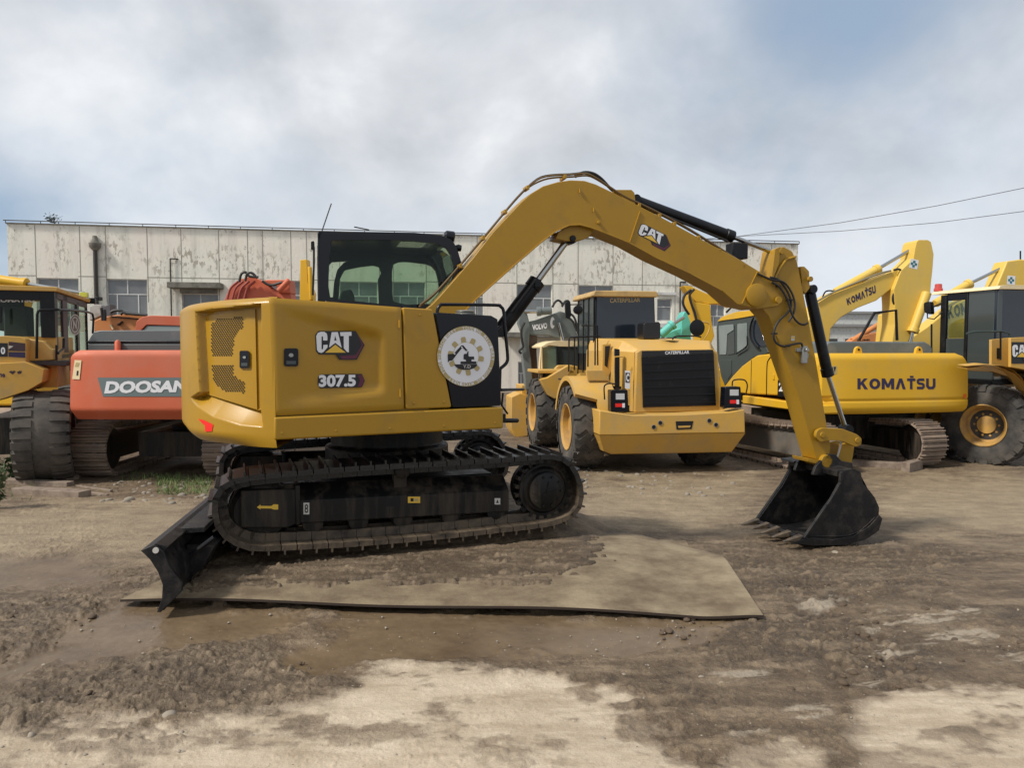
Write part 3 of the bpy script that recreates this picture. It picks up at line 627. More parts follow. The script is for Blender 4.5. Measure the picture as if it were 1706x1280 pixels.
for G in (G1, G2):
    b = MB(); xs = [p[0] for p in G]; ys = [p[1] for p in G]; y = min(ys) + 1.2; k = 0; C = []
    while y < max(ys):
        x = min(xs) + (1.9 if k % 2 else 0) + .6
        while x < max(xs): C.append((x, y)); x += 3.8
        y += 3.0; k += 1
    C = [c for c in C if inpoly(np.array([c[0]]), np.array([c[1]]), G)[0]]
    for cx, cy in C: b.add([rg(cx + 1.40 * math.cos(R(60 * a + 30)), cy + 1.40 * math.sin(R(60 * a + 30))) for a in range(6)], [tuple(range(6))], HOLE)
    b.obj('perforated_grille', MX, UP, parent=gd, smooth=0)
rl = rear_map(.060); latch(407, 599, 16, 29, lambda x, y, d: rl(x, y, d), UP)
ro = rear_map(-.004); b = MB(); pl = [(330, 698), (339, 700), (352, 706), (355, 708), (353, 719), (342, 719.5), (341, 709), (336, 705)]
b.add([ro(*p) for p in pl], [tuple(range(8))], REDR); b.obj('red_reflector', MX, UP, smooth=0)
# --- cab
CB = Fr(-.875, 5.71, 0, 15)
CV0, CV1 = 1.10, 2.12
def PV(pts, v, m=None): return CB.PP(pts, v, m)
zc = zm(500, 320, 5.687)
out = PV([(530.5, 500), (533.5, 392), (537, 387.5), (600, 386), (690, 387.5), (735, 392), (752, 399), (761, 412), (771, 445), (765, 470), (738, 520), (700, 520)], CV0)
win = PV([(546, 497), (550, 409), (553, 401), (600, 399.5), (680, 400.5), (725, 405), (744, 413), (751, 424), (757, 446), (752, 466), (728, 505), (690, 512)], CV0)
holed(out, [rnd(win, .12)], CV0, CV0 + .055, BLK2).obj('cab_frame', MX, CB, bevel=.008)
b = MB(); b.prism(win, CV0 + .02, CV0 + .026, GLS); b.obj('side_window', MX, CB, smooth=0)
# far side with its two windows
ofar = PV([(543, 520), (546, 403), (560, 400), (690, 402), (735, 408), (752, 430), (760, 450), (738, 520)], CV1)
ofar = [(p[0], min(p[1], max(q[1] for q in out) - .02)) for p in ofar]
w1 = PV([zc(*p) for p in [(272, 700), (300, 668), (500, 655), (420, 665), (350, 740), (320, 860), (310, 1000), (285, 1000), (268, 900)]], CV1)
w2 = PV([zc(*p) for p in [(360, 1090), (375, 830), (420, 745), (560, 715), (690, 700), (745, 715), (765, 770), (735, 830), (745, 1060), (735, 1090)]], CV1)
w3 = PV([zc(*p) for p in [(868, 960), (866, 760), (880, 690), (930, 668), (1010, 665), (1180, 685), (1240, 705), (1285, 760), (1310, 850), (1310, 960), (1240, 1060), (1000, 1070), (880, 1040)]], CV1)
holed(ofar, [rnd(w1, .2), rnd(w2, .15), rnd(w3, .2)], CV1 - .04, CV1, BLK2).obj('far_side_frame', MX, CB, bevel=.006)
b = MB(); b.prism(w2, CV1 - .02, CV1 - .015, GLS); b.prism(w3, CV1 - .02, CV1 - .015, GLS); b.obj('far_side_window', MX, CB, smooth=0)
zr = max(p[1] for p in out); ur = out[0][0]; uf = max(p[0] for p in out)
# roof with skylight opening, rear wall, front pillars and windscreen
b = MB(); hu0, hu1 = CB.P(664, 410, 1.35)[0], CB.P(742, 415, 1.35)[0]
for (a0, a1, c0, c1) in ((ur + .01, hu0, CV0 + .056, CV1 - .041), (hu1, uf - .16, CV0 + .056, CV1 - .041), (hu0, hu1, CV0 + .056, CV0 + .07), (hu0, hu1, CV0 + .92, CV1 - .041)):
    b.prism([(a0, c0), (a1, c0), (a1, c1), (a0, c1)], zr - .075, zr - .012, BLK2, ax='z')
b.obj('cab_roof', MX, CB)
b = MB(); b.box(hu0, hu1, CV0 + .07, CV0 + .92, zr - .045, zr - .035, glass('skylight_glass', (.8, .8, .72), .2, .5)); b.obj('skylight', MX, CB, smooth=0)
b = MB(); b.box(ur + .0, ur + .06, CV0 + .056, CV0 + .12, 1.0, zr - .02, BLK2); b.box(ur, ur + .06, CV1 - .1, CV1 - .041, 1.0, zr - .02, BLK2); b.box(ur, ur + .05, CV0 + .12, CV1 - .1, 1.0, 1.88, BLK2); b.box(ur, ur + .05, CV0 + .12, CV1 - .1, zr - .14, zr - .076, BLK2); b.obj('rear_wall', MX, CB, bevel=.005)
b = MB(); b.box(ur + .02, ur + .026, CV0 + .12, CV1 - .1, 1.88, zr - .14, GLS); b.obj('rear_window', MX, CB, smooth=0)
fpts = smoothline([(uf - .20, zr - .05), (uf - .08, zr - .16), (uf - .01, zr - .42), (uf - .03, 1.7), (uf - .1, 1.15)], 5)
b = MB(); b.grid([[(p[0], CV0 + .06, p[1]) for p in fpts], [(p[0], CV1 - .05, p[1]) for p in fpts]], GLS); b.obj('windscreen', MX, CB)
b = MB(); b.tube([(p[0] - .02, CV1 - .03, p[1]) for p in fpts], .035, BLK2, 6); b.box(uf - .26, uf - .2, CV0 + .06, CV1 - .05, zr - .085, zr - .02, BLK2)
b.box(ur + .06, uf - .12, CV0 + .056, CV1 - .04, .95, 1.12, BLK2); b.obj('cab_floor', MX, CB)
# seat, console, levers, monitor
b = MB(); su = CB.P(592, 480, 1.6)[0]
b.prism(rnd([(su - .10, 1.32), (su + .02, 1.30), (su - .02, 1.95), (su - .05, 2.02), (su - .14, 2.0), (su - .16, 1.9)], .3), 1.38, 1.78, PIECE)
b.prism(rnd([(su - .1, 1.22), (su + .42, 1.24), (su + .44, 1.34), (su, 1.34)], .3), 1.36, 1.80, PIECE); b.obj('seat', MX, CB, bevel=.02)
b = MB(); b.prism(rnd([(su + .1, 1.2), (su + .5, 1.2), (su + .5, 1.50), (su + .1, 1.46)], .2), 1.2, 1.34, PIECE); b.tube([(su + .45, 1.27, 1.5), (su + .47, 1.27, 1.66)], .018, PIECE); b.obj('side_console', MX, CB, bevel=.01)
b = MB(); x0 = CB.P(700, 480, 1.75)[0]; b.prism(rnd([(x0 - .06, 1.72), (x0 + .04, 1.84), (x0 + .18, 1.80), (x0 + .20, 1.62), (x0 + .05, 1.55)], .25), 1.72, 1.80, BLK2); b.tube([(x0 + .05, 1.76, 1.2), (x0 + .05, 1.76, 1.6)], .02, BLK2)
b.prism(rnd([(x0 - .25, 1.2), (x0 + .3, 1.2), (x0 + .22, 1.60), (x0 - .15, 1.62), (x0 - .25, 1.5)], .3), 1.3, 1.95, PIECE); b.obj('instrument_console', MX, CB, bevel=.01)
b = MB(); b.tube([CB.P3(536, 386, 1.3), CB.P3(552, 339, 1.3)], .006, HOSE, 6); b.obj('antenna', MX, CB)
b = MB(); b.tube([CB.P3(590, 378, 1.6), CB.P3(615, 383, 1.6)], .006, HOSE, 6); b.obj('roof_wiper', MX, CB)
b = MB(); c = CB.P3(748, 394, 1.15); b.lathe(c, (1, 0, -.15), [(-.05, .03), (-.03, .05), (.04, .055), (.05, .045)], BLK2, 14); c = CB.P3(763, 413, 1.2); b.lathe(c, (1, 0, -.1), [(-.03, .02), (0, .035), (.03, .03)], BLK2, 12); b.tube([CB.P3(751, 399, 1.15), CB.P3(758, 412, 1.2)], .012, BLK2, 6); b.obj('work_lamp', MX, CB)
b = MB(); P_ = [(521, 402), (523, 413), (523, 440), (521, 492)]; b.tube([CB.P3(x, y, .95) for x, y in P_], .010, BLK, 6); b.prism(rnd(PV([(518, 403), (524, 403), (524, 416), (518, 416)], .95), .3), .93, .98, BLK); b.obj('rear_mirror', MX, CB)
# --- handrails
b = MB(); b.tube([UP.P3(x, y, .06) for x, y in smoothline([(728, 524), (729.5, 515), (734, 508.5), (743, 507.5), (824, 508.5), (834, 511), (839, 519), (841, 545), (845.5, 590), (845, 602), (841, 608), (834, 614)], 5)], .0135, BLK2, 10)
b.tube([UP.P3(836, 545, .06), UP.P3(829, 552, .06)], .010, BLK2, 8); b.tube([UP.P3(834, 614, .06), UP.P3(833, 650, .06)], .010, BLK2, 8); b.obj('handrail', MX, UP)
b = MB(); b.tube([UP.P3(834, 650, .2), UP.P3(872, 649, .55)], .014, BLK, 8); b.tube([UP.P3(836, 701, .1), UP.P3(862, 701, .2)], .02, BLK, 8); b.tube([UP.P3(838, 655, .2), UP.P3(836, 676, .2), UP.P3(846, 690, .2)], .010, BLK, 6); b.box(u_f - .02, u_f + .05, .05, .3, .86, .93, BLK); b.obj('step', MX, UP, bevel=.004)
b = MB(); z_ = UP.P(775, 526, .35)[1]; c = UP.P3(775, 523, .35)
b.lathe(c, (0, 0, 1), [(-.06, .09), (-.02, .095), (-.015, .075), (.0, .09), (.01, .07), (.02, .085), (.03, .06)], STEEL, 20); b.obj('fuel_cap', MX, UP)
# --- round gear sticker over the two panels
z7 = zm(700, 500, 6.4)
def sticker():
    c = (487, 600); b = MB(); lay = lambda k: (lambda x, y: UP.P3(*z7(x, y), -.012 - .0012 * k))
    flat(b, ell(*c, 306, 322, 64), lay(0), DTAN); flat(b, ell(*c, 266, 282, 64), lay(1), WHT)
    g = []
    for k in range(10):
        a = 36 * k + 9
        for da, r in ((-10.5, 148), (-8.5, 190), (-5.5, 204), (5.5, 204), (8.5, 190), (10.5, 148)): g.append((c[0] + r * .95 * math.cos(R(a + da)), c[1] + r * 1.02 * math.sin(R(a + da))))
    flat(b, g, lay(2), DTAN); flat(b, ell(*c, 136, 147, 40), lay(3), WHT)
    flat(b, [(368, 686)] + [(c[0] + 122 * math.cos(R(a)), 683 + 62 * math.sin(R(a))) for a in range(170, 9, -10)] + [(607, 686)], lay(4), DBLK)
    flat(b, [(430, 655), (600, 655), (600, 684), (430, 684)], lay(4), DBLK); flat(b, [(463, 585), (475, 573), (512, 573), (520, 603), (576, 603), (576, 634), (548, 634), (548, 655), (490, 655), (486, 638), (462, 632)], lay(5), DBLK)
    flat(b, [(350, 580), (440, 483), (457, 487), (457, 500), (372, 604), (352, 600)], lay(4), DBLK); flat(b, [(446, 483), (460, 483), (516, 550), (516, 578), (500, 575), (500, 556), (442, 498)], lay(5), DBLK)
    flat(b, [(294, 578), (350, 573), (378, 600), (340, 645), (312, 650), (296, 668)], lay(4), DBLK)
    for cx, cy in ((368, 574), (444, 503), (500, 548)): flat(b, ell(cx, cy, 8, 8, 10), lay(6), WHT)
    text(b, 'Y.D', [(458, 692), (540, 692), (540, 728), (458, 728)], lay(5), WHTD, .02)
    s = 'YOUDING MACHINERY  ' * 3; n = len(s)
    for k, ch in enumerate(s):
        if ch == ' ': continue
        a = R(360 * k / n - 215); r0, r1 = 270, 302; w = .042; V, F = glyphs(ch, .02)
        P = []
        for x, y in V:
            aa = a + (x - .5) * 2 * w; r = r0 + (r1 - r0) * y; P.append(lay(1)(c[0] + r * math.cos(aa), c[1] + r * 1.05 * math.sin(aa)))
        b.add(P, F, WHT)
    b.obj('round_gear_sticker', MX, UP, smooth=0)
sticker()
# --- boom
BT = .30
top = [(690, 530), (720, 507), (735, 491), (788, 430), (821, 387), (867, 338), (885, 322), (905, 310), (929, 303), (951, 300), (974, 301), (993, 307), (1020, 320), (1055, 338), (1104, 363), (1150, 388), (1182, 406), (1215, 423), (1250, 443), (1281, 462), (1299, 476), (1306, 488), (1304, 501), (1296, 510)]
low = [(1262, 515), (1228, 507), (1202, 484), (1150, 456), (1090, 428), (1048, 404.5), (1010, 389), (985, 379.5), (966, 374.5), (948, 375.5), (925, 386), (900, 405), (850, 448), (792, 500), (760, 535), (700, 590), (670, 590)]
MB().prism(BM.PP(top + low, 0), 0, BT, YELB).obj('boom', MX, BM, bevel=.006)
b = MB()      # flange strip along the lower edge, weld seams, bosses
for a, c in zip(low[2:14], low[3:15]): b.bar(BM.P3(*a, -.004), BM.P3(*c, -.004), .012, .022, YELB, up=(0, 1, 0))
b.obj('edge_strip', MX, BM, bevel=.002)
for p_, q_ in (((1066, 352), (1049, 403)), ((1262, 452), (1236, 506))): b = MB(); b.bar(BM.P3(*p_, -.003), BM.P3(*q_, -.003), .008, .02, YELB, up=(0, 1, 0)); b.obj('weld_seam', MX, BM)
b = MB(); b.lathe(BM.P3(1259, 492, 0), (0, -1, 0), [(-.01, .12), (.02, .12), (.028, .10)], YELB, 28); b.obj('pivot_boss', MX, BM)
b = MB(); b.lathe(BM.P3(1297, 500, -.03), (0, -1, 0), [(-.01, .035), (.012, .035)], YELB, 14); b.obj('pivot_pin', MX, BM)
b = MB(); b.lathe(BM.P3(997, 371, 0), (0, -1, 0), [(-.01, .018), (.02, .018), (.022, .012)], YELB, 12); b.obj('bolt', MX, BM)
for p in ((966, 317), (989, 349)): b = MB(); b.tube([BM.P3(p[0], p[1] - 3, -.012), BM.P3(p[0], p[1] + 4, -.012)], .008, YELB, 6); b.obj('lug', MX, BM)
b = MB(); b.prism(BM.PP([(925, 388), (948, 377), (967, 376), (985, 381), (975, 398), (955, 404), (938, 404), (920, 400)], .15), .05, .25, YELB); b.lathe(BM.P3(955, 397, .03), (0, 1, 0), [(0, .03), (.24, .03)], BLK, 14); b.obj('cylinder_mount', MX, BM, bevel=.005)
def arr(pts, v, r, mt, name, seg=8, n=4):
    b = MB(); b.tube([BM.P3(x, y, v) for x, y in smoothline(pts, n)], r, mt, seg); return b
for k, (dy, v) in enumerate(((0, .02), (3.5, .05), (-1, .10))):
    pth = [(700, 511), (722, 494), (748, 466), (790, 417), (822, 379), (858, 336), (882, 312), (902, 299), (925, 295), (950, 294), (975, 292), (992, 299), (1012, 312), (1040, 330), (1070, 344), (1110, 364), (1150, 386), (1190, 411), (1225, 433), (1255, 452), (1280, 468)]
    arr([(x + (dy if x > 900 else -dy * .6), y - 3 + dy) for x, y in pth], v, .0095, PIPE if k < 2 else HOSE, 'p', 6, 3).obj('hydraulic_pipe', MX, BM)
for x, y in ((768, 441), (806, 394), (843, 350), (880, 310), (942, 292), (1066, 340), (1100, 357), (1125, 371), (1165, 394), (1200, 416), (1240, 442)):
    b = MB(); b.box(*[BM.P(x, y, 0)[0] + d for d in (-.014, .014)], -.0, .13, BM.P(x, y)[1] - .03, BM.P(x, y)[1] + .008, YELB); b.obj('pipe_clamp', MX, BM, bevel=.003)
arr([(958, 294), (972, 287.5), (988, 289), (1002, 298), (1018, 315), (1032, 325), (1050, 332)], .13, .016, HOSE, 'h').obj('hydraulic_hose', MX, BM)
# arm cylinder on top of the boom
b = MB(); b.prism(rnd(BM.PP([(1022, 317), (1050, 317), (1055, 322), (1057, 341), (1040, 336)], .05), .15), .02, .10, YELB); b.prism(rnd(BM.PP([(1022, 317), (1050, 317), (1055, 322), (1057, 341), (1040, 336)], .05), .15), .20, .28, YELB); b.obj('cylinder_bracket', MX, BM, bevel=.004)
def cylinder(name, p0, p1, p2, r, rr, v, fr, mt=BLK):
    A, B_, C_ = (Vector(fr.P3(*p, v)) for p in (p0, p1, p2)); b = MB(); d = (B_ - A).normalized(); Ln = (B_ - A).length
    b.lathe(A, d, [(0, r * .8), (.02, r), (Ln - .10, r), (Ln - .095, r * 1.14), (Ln - .01, r * 1.14), (Ln, r * .8)], mt, 20); b.lathe(A - d * .03, Vector((0, 1, 0)), [(-.08, r * .8), (.08, r * .8)], mt, 16)
    o = b.obj(name, MX, fr); b = MB(); b.tube([B_ - d * .01, C_], rr, CHR, 14); b.lathe(C_, Vector((0, 1, 0)), [(-.06, rr * 2.2), (.06, rr * 2.2)], mt, 16); b.obj('cylinder_rod', MX, fr, parent=o)
cylinder('arm_cylinder', (1060, 335), (1222, 395), (1294, 423), .055, .024, .15, BM)
b = MB(); b.box(BM.P(1215, 410, .15)[0], BM.P(1240, 410, .15)[0], .08, .22, BM.P(1225, 432, .15)[1], BM.P(1225, 406, .15)[1], BLK); b.obj('valve_box', MX, BM, bevel=.006)
b = MB(); b.tube([BM.P3(1068, 343, .06), BM.P3(1212, 402, .06)], .012, HOSE, 8); b.obj('hydraulic_hose', MX, BM)
cylinder('boom_cylinder', (836, 548), (896, 467), (948, 396), .072, .032, .15, BM)
b = MB(); b.tube([BM.P3(852, 520, .06), BM.P3(893, 465, .06)], .012, HOSE, 8); b.box(BM.P(894, 470, .1)[0] - .03, BM.P(894, 470, .1)[0] + .03, .05, .1, BM.P(894, 470, .1)[1] - .05, BM.P(894, 470, .1)[1] + .02, BLK); b.obj('hydraulic_hose', MX, BM)
# boom foot and turret bracket under it
b = MB(); b.prism(BM.PP([(690, 560), (800, 540), (822, 548), (826, 600), (820, 690), (700, 690)], .0), .06, .26, TRKF); b.obj('boom_foot_bracket', MX, BM, bevel=.01)
# emblem on the boom
b = MB(); logo_cat(b, [(1069, 371), (1119, 396), (1116, 423), (1058, 394)], lambda x, y, k: BM.P3(x, y, -.0012 * k)); b.obj('brand_emblem', MX, BM, smooth=0)
# --- arm (stick)
armp = [(1285, 470), (1290, 430), (1293, 415), (1306, 411), (1320, 419), (1328, 436), (1336, 475), (1347, 532), (1361, 610), (1376, 700), (1384, 745), (1380, 768), (1367, 772), (1360, 765), (1345, 715), (1331, 665), (1302, 583), (1281, 527), (1268, 512)]
MB().prism(rnd(BM.PP(armp, .03), .12, 2), .03, .27, YELB).obj('arm', MX, BM, bevel=.006)
b = MB(); b.prism(rnd(BM.PP([(1284, 474), (1291, 415), (1300, 411), (1297, 440)], -.0), .1), -.005, .02, YELB); b.prism(rnd(BM.PP([(1334, 444), (1340, 444), (1348, 452), (1349, 480), (1342, 489), (1337, 484)], .05), .15), .05, .26, YELB)
for p in ((1302, 419), (1350, 465)): b.lathe(BM.P3(*p, .0), (0, -1, 0), [(-.02, .028), (.012, .028)], YELB, 14)
b.tube([BM.P3(x, y, .015) for x, y in ((1290, 466), (1300, 445), (1310, 432), (1325, 428))], .016, YELB, 6); b.obj('arm_bracket', MX, BM, bevel=.003)
arr([(1283, 462), (1298, 467), (1312, 486), (1318, 505), (1313, 520), (1296, 537), (1289, 556), (1292, 570), (1304, 577), (1320, 574), (1334, 572), (1337, 578)], -.015, .0115, HOSE, 'h').obj('hydraulic_hose', MX, BM)
arr([(1286, 470), (1300, 480), (1312, 500), (1320, 525), (1330, 538), (1340, 541), (1346, 538)], -.03, .0115, HOSE, 'h').obj('hydraulic_hose', MX, BM)
arr([(1262, 456), (1285, 466), (1305, 470), (1318, 486), (1324, 505), (1322, 522), (1314, 536)], -.02, .011, HOSE, 'h').obj('hydraulic_hose', MX, BM)
b = MB(); q = BM.P(1337, 588, 0)
b.box(q[0] - .07, q[0] + .04, -.0, .03, q[1] + .01, q[1] + .05, STEEL); b.box(q[0] - .01, q[0] + .05, -.02, .03, q[1] - .11, q[1] + .07, STEEL); b.box(q[0] + .02, q[0] + .07, -.01, .03, q[1] - .06, q[1] - .01, STEEL); b.lathe((q[0] + .02, -.03, q[1] + .03), (0, -1, 0), [(0, .02), (.03, .02)], STEEL, 10); b.obj('shutoff_valve', MX, BM, bevel=.004)
for x, y in ((1296, 477), (1316, 500), (1291, 556), (1312, 577)):
    b = MB(); c = BM.P(x, y, -.01); b.box(c[0] - .022, c[0] + .022, -.03, .03, c[1] - .008, c[1] + .008, BLK); b.obj('hose_clamp', MX, BM, bevel=.002)
b = MB(); flat(b, rect(1318, 560, 1324, 568), lambda x, y: BM.P3(x, y, .028), WHTD); flat(b, rect(1319, 561, 1323, 564), lambda x, y: BM.P3(x, y, .0265), DYEL); b.obj('warning_label', MX, BM, smooth=0)
cylinder('bucket_cylinder', (1349, 487), (1380, 628), (1409, 716), .058, .026, .15, BM)
# linkage
def link(p0, p1, r0, v0, v1, name, w=.5):
    b = MB(); a, c = BM.P(*p0, v0), BM.P(*p1, v0); d = Vector((c[0] - a[0], c[1] - a[1])).normalized(); nx = Vector((-d.y, d.x)) * r0
    ang = math.degrees(math.atan2(d.y, d.x)); pts = ell(c[0], c[1], r0, r0, 12, ang - 90, ang + 90) + ell(a[0], a[1], r0, r0, 12, ang + 90, ang + 270)
    b.prism(pts, v0, v1, YELB); b.lathe((a[0], v0 - .012, a[1]), (0, 1, 0), [(0, r0 * .55), (.02, r0 * .55)], YELB, 14); b.lathe((c[0], v0 - .012, c[1]), (0, 1, 0), [(0, r0 * .45), (.02, r0 * .45)], YELB, 14); b.obj(name, MX, BM, bevel=.004)
def bentlink(v0, v1):
    b = MB(); cc = BM.PP([(1359, 728), (1361, 718), (1370, 713), (1382, 714), (1405, 715), (1412, 718), (1428, 724), (1436, 731), (1435, 742), (1425, 745), (1405, 736), (1392, 734), (1378, 735), (1366, 737)], v0)
    b.prism(rnd(cc, .35), v0, v1, YELB)
    for p in ((1370, 725), (1428, 734)): q = BM.P(*p, v0); b.lathe((q[0], v0 - .012, q[1]), (0, 1, 0), [(0, .030), (.014, .030), (.016, .012)], YELB, 16)
    b.obj('link_arm', MX, BM, bevel=.004)
bentlink(-.03, .012); bentlink(.29, .33)
b = MB(); cc = BM.PP([(1400, 741), (1412, 738), (1424, 741), (1421, 762), (1417, 780), (1408, 779), (1396, 766)], .06); b.prism(rnd(cc, .12), .06, .25, YELB); b.tube([BM.P3(1402, 737, .03), BM.P3(1394, 765, .03)], .012, WHTD, 6); b.obj('bucket_link', MX, BM, bevel=.006)
b = MB(); b.lathe(BM.P3(1378, 769, -.02), (0, 1, 0), [(0, .07), (.34, .07)], YELB, 20); b.prism(BM.PP([(1345, 764), (1367, 768), (1368, 775), (1347, 770)], .02), .02, .28, YELB); b.obj('arm_end', MX, BM, bevel=.004)
# --- bucket
BKT = mat('worn_black_steel', (.008, .008, .009), .45, spec=.35, dirt=.45, dcol=(.055, .045, .036), dscale=7, bump=.002, bscale=90)
V0, V1 = -.25, .57
side = [(1400, 787), (1421, 781), (1434, 786), (1438, 806), (1449, 818), (1458, 830), (1465, 846), (1464, 862), (1456, 880), (1443, 892), (1420, 901), (1390, 905), (1353, 905), (1338, 897), (1357, 870), (1376, 842), (1383, 833), (1399, 804)]
sp_ = BM.PP(side, V0)
bk = MB(); bk.prism(sp_, V0, V0 + .022, BKT); bk.prism(sp_, V1 - .022, V1, BKT)
oc = sp_[0:13]; cen = Vector((sum(p[0] for p in oc) / 13, sum(p[1] for p in oc) / 13))
inn = [tuple(Vector(p) + (cen - Vector(p)).normalized() * .018) for p in oc]
bk.prism(list(oc) + inn[::-1], V0 + .022, V1 - .022, BKT)
lipz = sp_[13]; lu = lipz[0]; bot = sp_[12]
bk.prism([(lu - .03, lipz[1] - .012), (bot[0], bot[1] - .01), (bot[0] + .03, bot[1] + .03), (lu - .02, lipz[1] + .018)], V0 - .01, V1 + .01, BKT)
bo = bk.obj('bucket', MX, BM, bevel=.004)
b = MB()       # raised rim along the side plate's open edge, lower wear strips
for v in (V0 - .012, V1 + .0):
    for a, c in zip([sp_[13], sp_[14], sp_[15], sp_[16], sp_[17]], [sp_[14], sp_[15], sp_[16], sp_[17], sp_[0]]): b.bar((a[0], v + .006, a[1]), (c[0], v + .006, c[1]), .020, .035, BKT, up=(0, 1, 0))
for r_ in ([(1348, 893), (1385, 894), (1412, 893), (1432, 886), (1448, 872), (1458, 862)],):
    q = [BM.P3(x, y, V0 - .004) for x, y in r_]
    for a, c in zip(q, q[1:]): b.bar(a, c, .012, .012, BKT, up=(0, 1, 0))
b.prism(BM.PP([(1338, 898), (1353, 896), (1385, 899), (1420, 893), (1447, 876), (1463, 858), (1468, 864), (1462, 884), (1440, 899), (1405, 908), (1353, 909), (1316, 905)], V0), V0 - .02, V0 - .001, BKT)
b.obj('side_wear_plate', MX, BM, parent=bo, bevel=.003)
for k in range(5):
    v = V0 + .035 + k * (V1 - V0 - .07) / 4; b = MB()
    z = lipz[1]; b.add([(lu - .215, v - .018, z - .035), (lu - .215, v + .018, z - .035), (lu - .21, v - .018, z - .022), (lu - .21, v + .018, z - .022), (lu + .02, v - .036, z - .035), (lu + .02, v + .036, z - .035), (lu - .0, v - .036, z + .03), (lu - .0, v + .036, z + .03)], [(0, 1, 3, 2), (4, 6, 7, 5), (0, 4, 5, 1), (2, 3, 7, 6), (0, 2, 6, 4), (1, 5, 7, 3)], TRK)
    b.obj('bucket_tooth', MX, BM, parent=bo, bevel=.006)
for v in (.0, .30):
    b = MB(); b.prism(rnd(BM.PP([(1352, 792), (1358, 776), (1370, 764), (1378, 757), (1390, 757), (1400, 768), (1418, 771), (1420, 786), (1404, 792)], .0), .2), v - .02, v + .02, BKT); b.obj('bucket_ear', MX, BM, parent=bo, bevel=.005)
b = MB(); tp = BM.P(1400, 787, V0); b.prism([(tp[0] - .02, tp[1] - .05), (tp[0] + .12, tp[1] - .04), (tp[0] + .12, tp[1] + .02), (tp[0] - .03, tp[1] + .01)], V0 + .02, V1 - .02, BKT); b.prism([(tp[0] - .11, tp[1] + .01), (tp[0] + .1, tp[1] + .03), (tp[0] + .1, tp[1] + .045), (tp[0] - .1, tp[1] + .03)], V1 - .2, V1 + .03, BKT); b.obj('bucket_top_plate', MX, BM, parent=bo, bevel=.004)

# --- undercarriage
def resample(pts, pitch):
    pts = [Vector(p) for p in pts]; n = len(pts); seg = [(pts[(i + 1) % n] - pts[i]).length for i in range(n)]; Ltot = sum(seg); k = round(Ltot / pitch); out = []
    for j in range(k):
        d = Ltot * j / k; i = 0
        while d > seg[i]: d -= seg[i]; i += 1
        out.append(pts[i].lerp(pts[(i + 1) % n], d / seg[i]))
    return out
def belt(mb, path, lat0, lat1, pitch, f, m, thick=.022, grouser=.028, links=True, mlink=None, bars=1, gap=.06):
    """shoes along a closed path (p,q), counter-clockwise seen so that outside is to the right; f(p,lat,q) -> local"""
    A = resample(path, pitch); n = len(A); ar = sum(A[i].x * A[(i + 1) % n].y - A[(i + 1) % n].x * A[i].y for i in range(n)); sg = 1 if ar > 0 else -1
    for i in range(n):
        a, c = A[i], A[(i + 1) % n]; t = (c - a).normalized(); nrm = Vector((t.y, -t.x)) * sg; mid = (a + c) / 2; hl = (c - a).length / 2 * (1 - gap)
        nin = -nrm
        def bx(cp, ht, hn, l0, l1, mm):
            P = [f(*(cp + t * i_ * ht + nrm * k_ * hn), l_) for i_ in (-1, 1) for l_ in (l0, l1) for k_ in (-1, 1)]
            mb.add(P, [(0, 1, 3, 2), (4, 6, 7, 5), (0, 4, 5, 1), (2, 3, 7, 6), (0, 2, 6, 4), (1, 5, 7, 3)], mm)
        bx(mid - nrm * (grouser + thick / 2), hl, thick / 2, lat0, lat1, m)
        for g in range(bars):
            off = (g - (bars - 1) / 2) * 2 * hl / max(bars, 1) * .85 + (hl * .55 if bars == 1 else 0); bx(mid + t * off - nrm * grouser * .45, .007 if bars == 1 else .008, grouser * .55, lat0, lat1, m)
        if links:
            w = lat1 - lat0
            for l in (.30, .62): bx(mid - nrm * (grouser + thick + .030), hl * 1.04, .030, lat0 + w * l, lat0 + w * (l + .09), mlink or m)
PTH = [(347, 829), (353, 815), (364, 803), (386, 792), (414, 786), (461, 781), (510, 777), (560, 773), (640, 768), (720, 764), (790, 760), (850, 756.5), (890, 753), (916, 751.5), (936, 754), (952, 761), (966, 779), (976, 805), (978, 828), (973, 850), (958, 868.5), (940, 876), (919, 883), (880, 889), (840.6, 893), (800, 898), (742, 904.5), (668, 911.5), (600, 917), (566, 919.6), (500, 923), (440, 926), (410, 924.5), (385, 915), (369, 905), (355, 890), (348, 874), (344.5, 850)]
path = UC.PP(PTH, 0)
